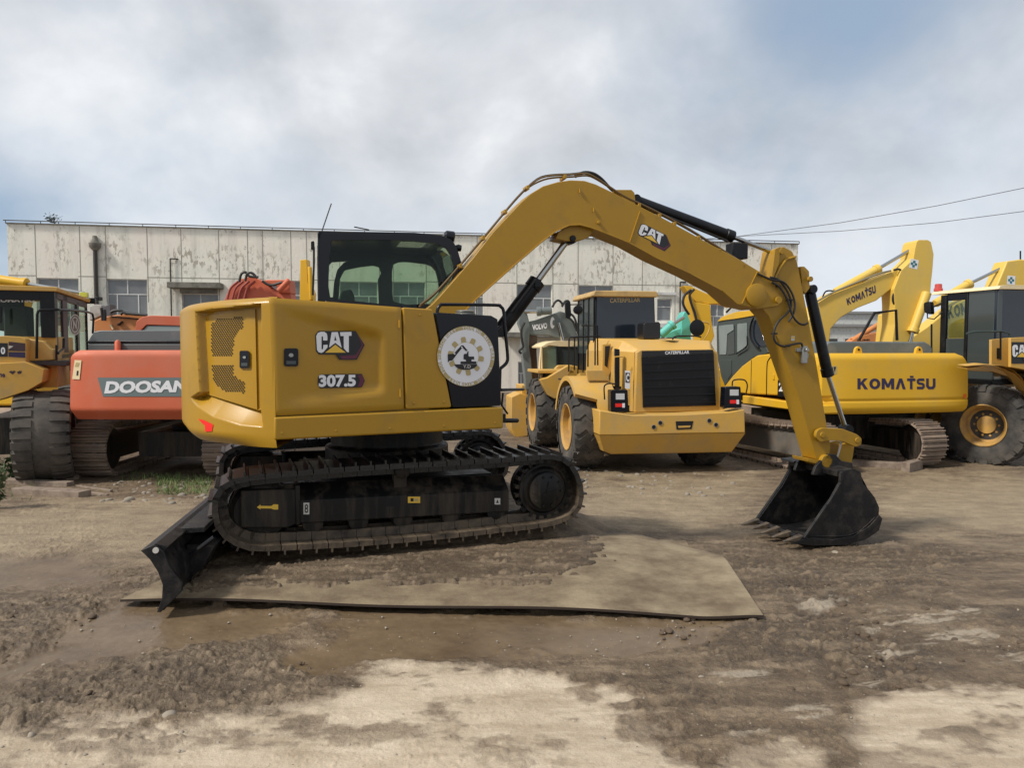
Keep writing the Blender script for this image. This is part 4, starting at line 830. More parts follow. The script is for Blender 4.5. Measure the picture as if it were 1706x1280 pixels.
def track_side(v0, near):
    f = lambda p, q, l: (p, l, q)
    tr = MB(); belt(tr, path, v0, v0 + .45, .112, f, TRK, thick=.04, gap=.07); t_ = tr.obj('track_belt', MX, UC, smooth=0)
    # frame
    fr_ = MB(); F1 = UC.PP([(495, 834), (848, 817), (848, 853), (495, 873)], .12); F2 = UC.PP([(401, 818), (495, 815), (495, 873), (480, 880), (401, 880)], .10)
    dv = v0
    z0 = min(p[1] for p in F1); fr_.prism(F1, dv + .12, dv + .34, TRKF)
    a, c = F1[0], F1[1]; fr_.add([(a[0], dv + .12, a[1]), (c[0], dv + .12, c[1]), (c[0], dv + .26, c[1] + .11), (a[0], dv + .26, a[1] + .11), (a[0], dv + .4, a[1]), (c[0], dv + .4, c[1])], [(0, 1, 2, 3), (3, 2, 5, 4), (0, 3, 4), (1, 5, 2)], TRKF)
    fr_.prism(F2, dv + .10, dv + .36, TRKF); fr_.prism([(F2[1][0] - .015, F2[1][1] + .03), (F2[1][0] + .02, F2[1][1] + .03), (F2[1][0] + .02, F2[2][1] - .01), (F2[1][0] - .015, F2[2][1] - .01)], dv + .08, dv + .30, TRKF)
    fo = fr_.obj('track_frame', MX, UC, bevel=.008)
    # sprocket, idler, rollers
    def wheel(px, py, r, name, hub=None, vv=.10):
        u, z = UC.P(px, py, vv); b = MB(); c = (u, v0 + vv, z)
        b.lathe(c, (0, 1, 0), [(0, r * .70), (.0, r * .82), (.03, r * .97), (.03, r), (.09, r), (.09, r * .7), (.20, r * .7), (.20, r), (.26, r), (.26, .02)], TRKF, 36)
        if hub: b.lathe(c, (0, 1, 0), [(-.055, hub * .92), (-.045, hub), (.02, hub), (.02, hub * 1.4), (.05, hub * 1.4)], TRKF, 30)
        return b, c, r
    b, c, r = wheel(908, 817, .215, 's', .155)
    for k in range(21):
        a = 2 * math.pi * k / 21; d = Vector((math.cos(a), 0, math.sin(a))); t = Vector((-d.z, 0, d.x)); b.boxc(Vector(c) + Vector((0, .06, 0)) + d * (r + .008), d * .03, Vector((0, .03, 0)), t * .014, TRKF)
    for k in range(10):
        a = 2 * math.pi * k / 10; b.lathe((c[0] + .125 * math.cos(a), c[1] - .056, c[2] + .125 * math.sin(a)), (0, -1, 0), [(0, .010), (.010, .010)], TRKF, 6)
    b.boxc(Vector(c) + Vector((.02, -.058, -.01)), (.07, 0, .02), (0, .004, 0), (0, 0, .004), TRKF); b.boxc(Vector(c) + Vector((.0, -.058, .03)), (.01, 0, .05), (0, .004, 0), (.004, 0, 0), TRKF)
    b.obj('drive_sprocket', MX, UC, smooth=40)
    b, c, r = wheel(436, 853, .235, 'i', vv=.17); b.obj('idler_wheel', MX, UC)
    for px in (521, 597, 671, 751, 826):
        u, z = UC.P(px, 872 - (px - 521) * .055, .15); b = MB(); b.lathe((u, v0 + .135, z), (0, 1, 0), [(0, .05), (.005, .075), (.05, .08), (.05, .06), (.22, .06), (.22, .08), (.27, .075)], TRKF, 20); b.obj('track_roller', MX, UC)
    u, z = UC.P(668, 784, .15); b = MB(); b.lathe((u, v0 + .08, z), (0, 1, 0), [(0, .045), (.01, .058), (.25, .058)], TRKF, 18); b.box(u - .05, u + .05, v0 + .18, v0 + .26, z - .14, z + .01, TRKF); b.obj('carrier_roller', MX, UC)
    return fo
fo = track_side(0, True); track_side(1.83, False)
fd = lambda d: (lambda x, y: UC.P3(x, y, d))
b = MB(); flat(b, [(428, 845.5), (434, 841), (434, 843.3), (452, 843.5), (456, 840.5), (463.5, 841), (463.5, 849.5), (456, 849.5), (452, 847.8), (434, 847.5), (434, 849.5)], fd(.096), DYEL); b.obj('arrow_decal', MX, UC, parent=fo, smooth=0)
b = MB(); flat(b, rect(505.5, 838, 515.4, 857.5), fd(.117), WHTD); text(b, '8', [(507.5, 840.5), (513.5, 840.5), (513.5, 855), (507.5, 855)], fd(.1155), DBLK, .01); b.obj('pinch_point_label', MX, UC, parent=fo, smooth=0)
b = MB(); flat(b, rect(679.5, 828, 700, 838.5), fd(.117), DYEL); flat(b, rect(684, 830.5, 689, 836), fd(.1155), DBLK); flat(b, rect(690.5, 831, 696.5, 835.5), fd(.1155), DTAN); b.obj('warning_label', MX, UC, parent=fo, smooth=0)
b = MB(); flat(b, rect(824, 830.5, 833.5, 841), fd(.117), WHTD); flat(b, [(826.5, 838.5), (828.8, 832.5), (831, 838.5)], fd(.1155), DBLK); b.obj('warning_label', MX, UC, parent=fo, smooth=0)
b = MB(); flat(b, rect(640, 830, 667, 844), fd(.118), HOLE); b.obj('frame_opening', MX, UC, parent=fo, smooth=0)
b = MB(); b.box(.35, 1.85, .44, 1.85, .16, .40, TRKF); b.lathe((1.08, 1.14, .38), (0, 0, 1), [(0, .55), (.22, .55), (.24, .5), (.42, .5)], TRKF, 40); b.box(.1, .5, .8, 1.5, .2, .34, TRKF); b.obj('centre_frame', MX, UC, bevel=.01)
# dozer blade
BL = Fr(*[(at(262, 960, 4.45)).x, 4.45], 0, 9)
bp = [(234, 918), (257, 907.5), (272, 919), (281, 943), (303, 972), (303, 986), (280, 1009), (267.5, 1021), (261, 1021), (269.5, 998), (270.7, 975), (263, 954), (249.6, 933)]
pr = BL.PP(bp, 0)
b = MB(); b.prism(pr, 0, .03, BKT); b.prism(pr, 2.2, 2.23, BKT)
shell = [pr[i] for i in (0, 12, 11, 10, 9, 8)]; back = [(p[0] + .035, p[1]) for p in shell][::-1]
b.prism(shell + back, .03, 2.2, BKT)
b.prism([pr[0], (pr[1][0], pr[1][1]), (pr[2][0] + .02, pr[2][1] + .02), (pr[2][0] - .0, pr[2][1] - .01), (pr[0][0] + .05, pr[0][1] - .02)], .03, 2.2, BKT)
b.prism([(pr[1][0] - .02, pr[1][1] - .01), (pr[2][0] + .13, pr[2][1] + .035), (pr[2][0] + .13, pr[2][1] + .0), (pr[1][0], pr[1][1] - .05)], .45, 1.8, BKT)
b.prism([(pr[3][0] - .03, pr[3][1]), (pr[3][0] + .15, pr[3][1] - .02), (pr[5][0], pr[5][1]), (pr[7][0] + .02, pr[7][1] + .03)], .5, 1.75, BKT)
bl = b.obj('dozer_blade', MX, BL, bevel=.004)
b = MB(); b.lathe((pr[1][0] + .01, -.004, pr[1][1] - .035), (0, -1, 0), [(0, .018), (.008, .018)], WHTD, 14); b.obj('blade_eye', MX, BL, parent=bl)
for v in (1.15, 1.75):
    b = MB(); A = Vector((pr[3][0] + .1, v, .0)); b.bar(A, A + Vector((.75, .2, .22)), .10, .14, BKT); b.obj('blade_arm', MX, BL, bevel=.006)
b = MB(); b.tube([BL.P3(318, 925, .35), BL.P3(357, 896, .35)], .016, BLK, 8); b.obj('blade_hose', MX, BL)

# ------------------------------------------------------------------ building
def wallmat():
    m = bpy.data.materials.new('peeling_painted_wall'); m.use_nodes = True; t = m.node_tree; n = t.nodes.new; l = t.links.new; b = t.nodes['Principled BSDF']
    c = n('ShaderNodeTexCoord'); b.inputs['Roughness'].default_value = .85
    def noise(sc, d, r, sv):
        mp_ = n('ShaderNodeMapping'); mp_.inputs['Scale'].default_value = sv; l(c.outputs['Object'], mp_.inputs[0])
        q = n('ShaderNodeTexNoise'); q.inputs['Scale'].default_value = sc; q.inputs['Detail'].default_value = d; q.inputs['Roughness'].default_value = r; l(mp_.outputs[0], q.inputs[0]); return q.outputs[0]
    def ramp(src, st):
        r = n('ShaderNodeValToRGB'); l(src, r.inputs[0]); e = r.color_ramp.elements
        while len(e) < len(st): e.new(.5)
        for k, (p, cc) in enumerate(st): e[k].position = p; e[k].color = (*cc, 1)
        return r.outputs[0]
    def mul(a, v):
        q = n('ShaderNodeMath'); q.operation = 'MULTIPLY'; l(a, q.inputs[0])
        if isinstance(v, (int, float)): q.inputs[1].default_value = v
        else: l(v, q.inputs[1])
        return q.outputs[0]
    def mix(f, a, bb):
        q = n('ShaderNodeMix'); q.data_type = 'RGBA'; l(f, q.inputs[0])
        for s_, k in ((a, 6), (bb, 7)):
            if isinstance(s_, tuple): q.inputs[k].default_value = (*s_, 1)
            else: l(s_, q.inputs[k])
        return q.outputs[2]
    base = ramp(noise(.35, 5, .6, (1, 1, 1)), [(.35, (.71, .705, .61)), (.5, (.78, .75, .65)), (.65, (.79, .72, .63))])
    base = mix(mul(ramp(noise(1.6, 6, .65, (1, 1, .10)), [(.5, (0, 0, 0)), (.72, (1, 1, 1))]), .55), base, (.36, .35, .30))       # rain streaks
    sx = n('ShaderNodeSeparateXYZ'); l(c.outputs['Object'], sx.inputs[0])
    up = n('ShaderNodeMapRange'); up.inputs[1].default_value = 3.8; up.inputs[2].default_value = 7.2; l(sx.outputs[2], up.inputs[0])
    low = n('ShaderNodeMapRange'); low.inputs[3].default_value = .10; low.inputs[4].default_value = 1; l(up.outputs[0], low.inputs[0])
    patch = ramp(noise(.55, 3, .5, (1, 1, 1)), [(.46, (0, 0, 0)), (.60, (1, 1, 1))])
    p1 = ramp(noise(5.5, 6, .62, (1, 1, .45)), [(.52, (0, 0, 0)), (.56, (1, 1, 1))])
    p2 = ramp(noise(2.6, 5, .7, (1, 1, 1)), [(.62, (0, 0, 0)), (.65, (1, 1, 1))])
    fl_ = mul(mul(p1, patch), low.outputs[0]); base = mix(mul(fl_, .72), base, (.22, .18, .135)); base = mix(mul(mul(p2, low.outputs[0]), .8), base, (.33, .31, .27))
    l(base, b.inputs['Base Color']); bp = n('ShaderNodeBump'); bp.inputs['Distance'].default_value = .01; l(noise(8, 6, .6, (1, 1, 1)), bp.inputs['Height']); l(bp.outputs[0], b.inputs['Normal']); return m
WALL = wallmat(); CONC = mat('stained_concrete', (.24, .225, .19), .9, dirt=.7, dcol=(.09, .085, .07), dscale=2, bump=.01, bscale=8); WFR = mat('white_window_frame', (.62, .62, .60), .5, dirt=.3)
SEAM = mat('panel_joint', (.30, .285, .24), .9); ROOM = mat('room_interior', (.05, .05, .05), .9); PIPEB = mat('rusty_pipe', (.05, .045, .04), .7)
BD = frame_at(19, 36.0, -.92, 10)
BT_ = T('concrete_building', 'long two-storey concrete building with peeling cream paint behind the machines', 'building', BD)
def building():
    U1 = BD.P(1328, 500)[0]; H = 8.34; hs = []
    def hole(x0, y0, x1, y1, zb=None):
        a = BD.P(x0, y0); c = BD.P(x1, y1); hs.append((a[0], c[0], (c[1] if zb is None else zb), a[1])); return hs[-1]
    kinds = []
    for w in ((61, 463, 133, 545), (177, 464.5, 247, 545), (303, 489, 365, 545), (440, 467, 508, 540), (566, 469, 630, 535), (653, 469.5, 709, 535), (750, 471, 806, 535), (861, 473.5, 920, 519), (964, 475, 1021, 522), (1184, 505, 1208, 545), (1270, 480, 1312, 525)):
        hole(*w); kinds.append('w')
    hole(1095, 498, 1119, 535); kinds.append('s')
    for w in ((863, 603, 886, 646), (700, 600, 760, 646), (560, 600, 620, 646), (177, 600, 247, 650), (61, 600, 133, 650)): hole(*w); kinds.append('w')
    us = sorted({0, U1} | {h[0] for h in hs} | {h[1] for h in hs}); zs = sorted({0, H} | {h[2] for h in hs} | {h[3] for h in hs}); b = MB()
    for i in range(len(us) - 1):
        for j in range(len(zs) - 1):
            cu, cz = (us[i] + us[i + 1]) / 2, (zs[j] + zs[j + 1]) / 2
            if any(h[0] < cu < h[1] and h[2] < cz < h[3] for h in hs): continue
            b.add([(us[i], 0, zs[j]), (us[i + 1], 0, zs[j]), (us[i + 1], 0, zs[j + 1]), (us[i], 0, zs[j + 1])], [(0, 1, 2, 3)], WALL)
    for u0, u1, z0, z1 in hs:
        for q in (((u0, 0, z0), (u0, .3, z0), (u0, .3, z1), (u0, 0, z1)), ((u1, .3, z0), (u1, 0, z0), (u1, 0, z1), (u1, .3, z1)), ((u0, .3, z0), (u0, 0, z0), (u1, 0, z0), (u1, .3, z0)), ((u0, 0, z1), (u0, .3, z1), (u1, .3, z1), (u1, 0, z1))): b.add(q, [(0, 1, 2, 3)], WALL)
    D = 14
    b.add([(0, 0, 0), (0, D, 0), (0, D, H), (0, 0, H)], [(0, 1, 2, 3)], WALL); b.add([(U1, 0, 0), (U1, D, 0), (U1, D, H), (U1, 0, H)], [(0, 1, 2, 3)], WALL); b.add([(0, D, 0), (U1, D, 0), (U1, D, H), (0, D, H)], [(0, 1, 2, 3)], WALL)
    b.obj('wall', BT_, BD, smooth=0)
    b = MB(); b.box(.0, U1, .02, D, H - .35, H - .25, CONC); b.obj('roof', BT_, BD)
    b = MB(); b.box(-.04, U1 + .04, -.05, .16, H, H + .06, CONC); b.obj('parapet_coping', BT_, BD)
    b = MB(); b.tube([(-.1, -.12, H + .15), (U1 * .5, -.12, H + .12), (U1, -.12, H + .15)], .025, PIPEB, 6)
    for k in range(28): u = k * U1 / 27; b.tube([(u, -.12, H + .02), (u, -.12, H + .14)], .018, PIPEB, 5)
    b.obj('roof_edge_rail', BT_, BD)
    b = MB(); b.box(.3, U1 - .3, 1.4, 1.5, 0.2, H - .5, ROOM); b.obj('interior', BT_, BD)
    for (u0, u1, z0, z1), k in zip(hs, kinds):
        b = MB(); w = u1 - u0; t = .05
        def fr_(a, c, d, e): b.box(a, c, .10, .16, d, e, WFR)
        fr_(u0, u0 + t, z0, z1); fr_(u1 - t, u1, z0, z1); fr_(u0 + t, u1 - t, z1 - t, z1); fr_(u0 + t, u1 - t, z0, z0 + t)
        if k == 'w' and z1 - z0 > 1.2:
            zt_ = z1 - .72 if z1 > 3 else z1 - .6; fr_(u0 + t, u1 - t, zt_ - t, zt_); fr_(u0 + w * .5 - t / 2, u0 + w * .5 + t / 2, zt_, z1 - t)
            for s_ in (.24, .76): fr_(u0 + w * s_ - t / 2, u0 + w * s_ + t / 2, z0 + t, zt_ - t)
        elif k == 's': zt_ = z1 - .42; fr_(u0 + t, u1 - t, zt_ - t, zt_)
        else: fr_(u0 + w * .5 - t / 2, u0 + w * .5 + t / 2, z0 + t, z1 - t)
        o = b.obj('window', BT_, BD); b = MB(); b.box(u0 + t * .8, u1 - t * .8, .12, .128, z0 + t * .8, z1 - t * .8, GLSB); b.obj('pane', BT_, BD, parent=o, smooth=0)
    b = MB()
    for x in (60, 134, 177, 246, 302.5, 365, 413, 438, 485, 511, 566, 632, 655, 710, 752, 795, 861, 921, 963, 1021, 1070, 1125, 1180, 1232, 1285):
        u = BD.P(x, 450)[0]; b = MB(); b.box(u - .018, u + .018, -.006, .01, 4.65 if x not in (60, 302.5, 365, 413, 485, 795, 1070, 1125, 1180, 1232) else .3, H - .02, SEAM); b.obj('panel_joint', BT_, BD, smooth=0)
    zz_ = BD.P(300, 463)[1]; q = 0; b = MB()
    for h in sorted([h for h in hs if h[2] < zz_ + .05 < h[3] + .5 and h[3] > 4.2]): 
        if h[0] > q: b.box(q, h[0], -.006, .01, zz_ - .02, zz_ + .02, SEAM)
        q = max(q, h[1])
    b.box(q, U1, -.006, .01, zz_ - .02, zz_ + .02, SEAM); b.obj('horizontal_joint', BT_, BD, smooth=0)
    # canopies and ledge
    a = BD.P(286, 472); c = BD.P(373, 484); b = MB(); b.prism([(a[0], a[1]), (c[0], a[1]), (c[0], a[1] - .28), (a[0], a[1] - .28)], -.9, -.002, CONC); b.prism([(a[0] + .45, a[1] - .28), (c[0] - .3, a[1] - .28), (c[0] - .3, a[1] - .5), (a[0] + .45, a[1] - .5)], -.35, -.002, CONC); b.obj('window_canopy', BT_, BD, bevel=.02)
    a = BD.P(835, 556); c = BD.P(1000, 563); b = MB(); b.box(a[0], c[0], -1.3, -.002, c[1], a[1] + .05, CONC); b.obj('entrance_canopy', BT_, BD, bevel=.02)
    a = BD.P(1092, 487); c = BD.P(1124, 492); b = MB(); b.box(a[0], c[0], -.15, -.002, c[1], a[1], WFR); a = BD.P(1095, 539); c = BD.P(1120, 546); b.box(a[0], c[0], -.3, -.002, c[1], a[1], WFR); b.obj('window_trim', BT_, BD)
    for x, y0, y1, r, nm in ((283.5, 431, 545, .035, 0), (1133.5, 470, 600, .05, 0), (158, 405, 545, .10, 1)):
        b = MB(); p = [BD.P3(x, y0, -.10), BD.P3(x + (1 if nm else 0), y1, -.10)]; b.tube([p[0], (p[0][0], -.1, 1.0)], r, PIPEB, 8)
        if nm:
            b.lathe(p[0], (0, 0, 1), [(-.35, .12), (-.2, .26), (0, .28), (.02, .2), (.2, .12), (.35, .10)], CONC, 12)
        else: b.tube([p[0], (p[0][0] + .35, -.02, p[0][2])], r, PIPEB, 6)
        b.obj('drain_pipe', BT_, BD)
building()
FAR = mat('far_wall', (.55, .56, .53), .9, dirt=.3); FARR = mat('far_roof', (.25, .25, .24), .8)
def far_building(x0, x1, y0, Y, yaw, lab):
    fr = frame_at(x0, Y, -1.0, yaw); t = T('warehouse', lab, 'warehouse', fr); b = MB(); u1, z1 = fr.P(x1, y0); b.box(0, u1, 0, 18, 0, z1, FAR); b.obj('wall', t, fr)
    b = MB(); b.box(-.2, u1 + .2, -.3, 18.2, z1, z1 + .25, FARR); b.obj('roof', t, fr)
    b = MB()
    for k in range(6): b.box(u1 * (k + .15) / 6, u1 * (k + .15) / 6 + .9, -.02, .01, z1 * .55, z1 * .75, ROOM)
    b.obj('windows', t, fr)
far_building(1365, 1475, 523, 85, 4, 'pale distant warehouse seen under the raised komatsu-yellow boom'.replace('komatsu-', ''))
far_building(1290, 1460, 545, 70, 6, 'low grey distant shed in front of the pale warehouse')
FOL = mat('foliage', (.05, .085, .03), .8, var=.4)
def bush(name, lab, cat, wpos, w, h, n=260, leaf=.09, kind=None, stems=True, m=FOL):
    fr = Fr(wpos[0], wpos[1], wpos[2]); t = T(name, lab, cat, fr); rr = random.Random(int(abs(wpos[0] * 100))); b = MB(); s = MB(); k = 0
    for i in range(9):
        a = rr.random() * 6.28; r = w * .5 * rr.random() ** .6; top_ = Vector((r * math.cos(a), r * math.sin(a), h * (.55 + .45 * rr.random()))); s.tube([(r * .25 * math.cos(a), r * .25 * math.sin(a), 0), top_ * .55 + Vector((0, 0, .02)), top_], leaf * .10, m, 5, r1=leaf * .04)
        for j in range(n // 9):
            q = top_ * (.15 + .85 * rr.random()) + Vector([(rr.random() - .5) * w * .28 for _ in range(3)]); q.z = max(q.z, .01); d = Vector([rr.gauss(0, 1) for _ in range(3)]).normalized(); e = d.cross(Vector((rr.random(), rr.random(), .3))).normalized(); L_ = leaf * (.5 + rr.random())
            b.add([q, q + d * L_ * .5 + e * L_ * .22, q + d * L_, q + d * L_ * .5 - e * L_ * .22], [(0, 1, 2, 3)], m)
    b.obj('leaves', t, fr, smooth=0); s.obj('stems', t, fr); return t
bush('shrub', 'small bare shrub growing on the roof edge of the building', 'shrub', at(88, 371, 36.6), 1.0, .38, 100, .13, m=mat('roof_shrub_leaves', (.06, .075, .07), .9))
# ------------------------------------------------------------------ power lines
def wire(pts, lab):
    b = MB(); b.tube([at(*p) for p in pts], .022, mat('cable', (.10, .10, .11), .6), 6); o = b.obj('power_line', None, Fr(0, 0, 0), smooth=60); setup(o, lab, 'power line', 'power lines over the yard')
wire([(1170, 402, 60), (1235, 393, 57), (1400, 371, 52), (1560, 343, 48), (1706, 313, 45), (1900, 270, 42)], 'higher of the two overhead wires, rising steeply to the right')
wire([(1170, 398, 60), (1235, 393.5, 58), (1400, 385, 54), (1560, 371, 50), (1706, 352, 47), (1900, 322, 44)], 'lower of the two overhead wires, rising gently to the right')

# ------------------------------------------------------------------ shared builders for the machines in the back row
def wheel(root, fr, c, ax, Rr, Wd, rimR, lug, mt, rimm, n=22, name='wheel', dish=.12, deep=.5):
    """c: centre of the tyre in fr coordinates, ax: axle direction pointing outwards"""
    c = Vector(c); ax = Vector(ax).normalized(); h = Wd / 2; b = MB()
    b.lathe(c, ax, [(-h * .9, rimR), (-h, rimR + .06), (-h, Rr * .80), (-h * .88, Rr * .94), (-h * .55, Rr * .975), (h * .55, Rr * .975), (h * .88, Rr * .94), (h, Rr * .80), (h * .97, rimR + .06), (h * .9, rimR), (h * .3, rimR * .98)], mt, 44)
    x = ax.cross(Vector((0, 0, 1))).normalized(); y = ax.cross(x); P = lambda a, r, p: c + ax * p + (x * math.cos(a) + y * math.sin(a)) * r
    for k in range(n):
        for sgn in (-1, 1):
            a0 = 2 * math.pi * (k + (.0 if sgn > 0 else (.5 if lug != 'chev' else 0))) / n; w = 2 * math.pi / n
            if lug == 'chev': prof = [(.0, 0), (.35, .45 * w), (.75, .12 * w), (1.0, .15 * w)]; hw = w * .31
            else: prof = [(.30, .0), (.7, .0), (1.0, .0)]; hw = w * .34
            V = []; F = []
            for j, (p, da) in enumerate(prof):
                for dd in (-hw, hw):
                    aa = a0 + da + dd; top_ = Rr * (1.0 if p < .85 else .965)
                    V += [P(aa, Rr * .93, sgn * p * h), P(aa, top_, sgn * p * h)]
            if True: 
                for dd in (-hw, hw): V += [P(a0 + prof[-1][1] + dd, Rr * .80, sgn * h * 1.0), P(a0 + prof[-1][1] + dd, Rr * .84, sgn * h * 1.04)]
            for j in range(len(prof)):
                q = 4 * j; F += [(q + 1, q + 3, q + 7, q + 5), (q, q + 1, q + 5, q + 4), (q + 2, q + 6, q + 7, q + 3)]
            F.append((0, 2, 3, 1)); b.add(V, F, mt)
    o = b.obj('tyre', root, fr, smooth=35)
    b = MB(); b.lathe(c, ax, [(-h * .9, rimR * .99), (h * .88, rimR * .99), (h * .97, rimR * 1.04), (h * .99, rimR), (h * .86, rimR * .90), (h * deep, rimR * .86), (h * (deep - .1), rimR * .62), (h * (deep - .1), rimR * .45), (h * (deep + .05), rimR * .42), (h * (deep + .05), .03)], rimm, 40)
    for k in range(10):
        a = 2 * math.pi * k / 10; b.lathe(P(a, rimR * .54, h * (deep - .1)), ax, [(0, .025), (.03, .025)], rimm, 6)
    b.obj('rim', root, fr, parent=o)
def btrack(root, fr, u0, u1, v0, L_, h, z0, mt, fm, nm='track_belt', pitch=.19):
    """track seen end-on: the belt path lies in the v-z plane, shoes run along u"""
    r = h / 2; path = [(v0 + r - r * math.cos(a), z0 + r + r * math.sin(a)) for a in [R(x) for x in range(-90, 91, 12)]] 
    path = [(v0 + r - r * math.cos(R(t)), z0 + r + r * math.sin(R(t))) for t in range(-90, 91, 12)]
    top_ = [(v0 + r + (L_ - h) * k / 8, z0 + h - .07 * math.sin(math.pi * k / 8)) for k in range(1, 8)]
    end = [(v0 + L_ - r + r * math.cos(R(t)), z0 + r + r * math.sin(R(t))) for t in range(90, -91, -12)]
    b = MB(); belt(b, path + top_ + end, u0, u1, pitch, lambda p, q, l: (l, p, q), mt, thick=.03, grouser=.04, bars=2, gap=.20); b.obj(nm, root, fr, smooth=0)
    b = MB(); w = u1 - u0; b.box(u0 + w * .2, u1 - w * .2, v0 + r, v0 + L_ - r, z0 + h * .3, z0 + h * .75, fm)
    for v in (v0 + r, v0 + L_ - r): b.lathe((u0 + w * .22, v, z0 + r), (1, 0, 0), [(0, r * .5), (.02, r * .78), (w * .56, r * .78), (w * .57, r * .5)], fm, 28)
    b.obj('track_frame', root, fr)
def plate(name, root, fr, pts, v0, v1, m, mf=None, bevel=.015, r=.1, plane='v', holes=None, parent=None, seg=2):
    b = MB()
    if plane == 'v': b.prism(rnd(fr.PP(pts, v0, mf), r), v0, v1, m)
    else: b.prism(rnd(fr.UU(pts, v0, mf), r), v0, v1, m, ax='u')
    return b.obj(name, root, fr, bevel=bevel, seg=seg, parent=parent)
def pipe(name, root, fr, pts, v, r, m, mf=None, n=4, seg=8, parent=None, plane='v', smooth_=True):
    f = fr.P3 if plane == 'v' else fr.U3; p = [(mf(*q) if mf else q) for q in pts]
    if smooth_: p = smoothline(p, n)
    b = MB(); b.tube([f(x, y, v) for x, y in p], r, m, seg); return b.obj(name, root, fr, parent=parent)
def gbase(fr): return gz(fr.o.x, fr.o.y)

# ------------------------------------------------------------------ centre wheel loader, its back to the camera
Z5 = zm(820, 460, 3.7636); FL = frame_at(1000, 13.3, -.86, 9.4)
LC = T('wheel_loader', 'ochre wheel loader in the centre with its dark rear grille facing the camera', 'wheel loader', FL)
def p3(fr, x, y, v): return fr.P3(*Z5(x, y), v)
b = MB()
upr = [(672, 842), (760, 838), (885, 872), (1200, 868), (1490, 852), (1515, 838), (1583, 834), (1590, 985)]
b.prism(FL.PP([(672, 842), (885, 872), (1200, 868), (1490, 852), (1583, 836), (1588, 985), (1200, 990), (840, 1000), (672, 1000)], 0, Z5), 0, .55, YCAT)
A = [p3(FL, x, y, 0) for x, y in ((672, 1000), (840, 1000), (1200, 990), (1588, 985))]; B_ = [p3(FL, x, y, .22) for x, y in ((700, 1100), (745, 1118), (1200, 1112), (1500, 1105))]; C_ = [(p[0], .6, p[2]) for p in B_]; D_ = [(p[0], .55, p[2]) for p in A]
b.grid([A, B_, C_, D_], YCAT); b.add([A[0], B_[0], C_[0], D_[0]], [(0, 1, 2, 3)], YCAT); b.add([A[3], B_[3], C_[3], D_[3]], [(0, 1, 2, 3)], YCAT)
bu = b.obj('rear_bumper', LC, FL, bevel=.02)
for cx, cy in ((1012, 947), (1053, 921), (1360, 907), (1402, 933)): b = MB(); c = FL.P3(*Z5(cx, cy), 0); b.lathe(c, (0, -1, 0), [(.002, .045), (.012, .045), (.013, .036)], STEEL, 18); b.lathe(c, (0, -1, 0), [(.0, .036), (.014, .036)], HOLE, 18); b.obj('bolt_hole', LC, FL, parent=bu)
b = MB(); flat(b, [(1150, 912), (1262, 910), (1250, 960), (1156, 964)], lambda x, y: FL.P3(*Z5(x, y), -.006), HOLE); flat(b, [(1165, 940), (1245, 938), (1240, 950), (1168, 953)], lambda x, y: FL.P3(*Z5(x, y), -.010), YCAT)
b.obj('tow_slot', LC, FL, parent=bu)
# engine hood
V_ = .42
rear_ = FL.PP([(905, 478), (935, 462), (1385, 458), (1415, 480), (1450, 845), (895, 858)], V_, Z5); b = MB(); b.prism(rear_, V_, V_ + .12, YCAT)
n = len(rear_); roofz = max(p[1] for p in rear_)
fr2 = [(rear_[0][0] - .24, rear_[0][1] + .02), (rear_[1][0] - .22, roofz + .16), (rear_[2][0] + .12, roofz + .16), (rear_[3][0] + .14, rear_[3][1] + .02), (rear_[4][0] + .02, rear_[4][1]), (rear_[5][0] - .24, rear_[5][1])]
Aa = [(p[0], V_ + .12, p[1]) for p in rear_]; Bb = [(p[0], V_ + .42, p[1]) for p in fr2]; Cc = [(p[0] - .02, 3.0, p[1] + (.08 if i in (1, 2) else 0)) for i, p in enumerate(fr2)]
b.grid([Aa + Aa[:1], Bb + Bb[:1], Cc + Cc[:1]], YCAT); b.add(Cc, [tuple(range(n))], YCAT); hd = b.obj('engine_hood', LC, FL, bevel=.02, seg=3)
b = MB(); b.prism(FL.PP([(935, 512), (1385, 484), (1399, 812), (944, 824)], V_, Z5), V_ - .03, V_ + .01, BLK)
for k in range(6):
    t = (k + .7) / 6; xa, ya = 948 + 3 * t, 516 + 300 * t; xb, yb = 1380 + 13 * t, 490 + 318 * t; b.bar(FL.P3(*Z5(xa, ya), V_ - .035), FL.P3(*Z5(xb, yb), V_ - .035), .012, .012, BLK, up=(0, .5, 1))
gr = b.obj('radiator_grille', LC, FL)
b = MB(); b.prism(FL.PP([(938, 470), (1380, 462), (1384, 483), (935, 510)], V_, Z5), V_ - .03, V_ + .01, DBLK); text(b, 'CATERPILLAR', [Z5(1084, 472), Z5(1236, 467), Z5(1236, 487), Z5(1084, 492)], lambda x, y: FL.P3(x, y, V_ - .034), WHT, .03); b.obj('name_panel', LC, FL, smooth=0)
b = MB(); c = FL.P3(*Z5(1105, 419), .9); b.lathe((c[0], .9, roofz + .205), (0, 0, 1), [(0, .16), (.02, .15), (.021, .02)], BLK, 20); b.obj('filler_cap', LC, FL)
b = MB(); q = [(830, 592), (865, 596), (862, 708), (830, 705)]; sd = lambda x, y, k: (lambda p: (p[0], p[1] - k, p[2]))(FL.P3(*Z5(x, y), .50)); b.add([sd(x, y, .02) for x, y in q], [(0, 1, 2, 3)], WHT); b.add([sd(x, y, .025) for x, y in [(833, 606), (860, 608), (859, 668), (833, 667)]], [(0, 1, 2, 3)], DBLK); text(b, 'C', [Z5(837, 612), Z5(857, 613), Z5(856, 664), Z5(837, 662)], lambda x, y: (lambda p: (p[0], p[1] - .03, p[2]))(FL.P3(x, y, .50)), WHT, .05); b.obj('side_emblem', LC, FL, smooth=0)
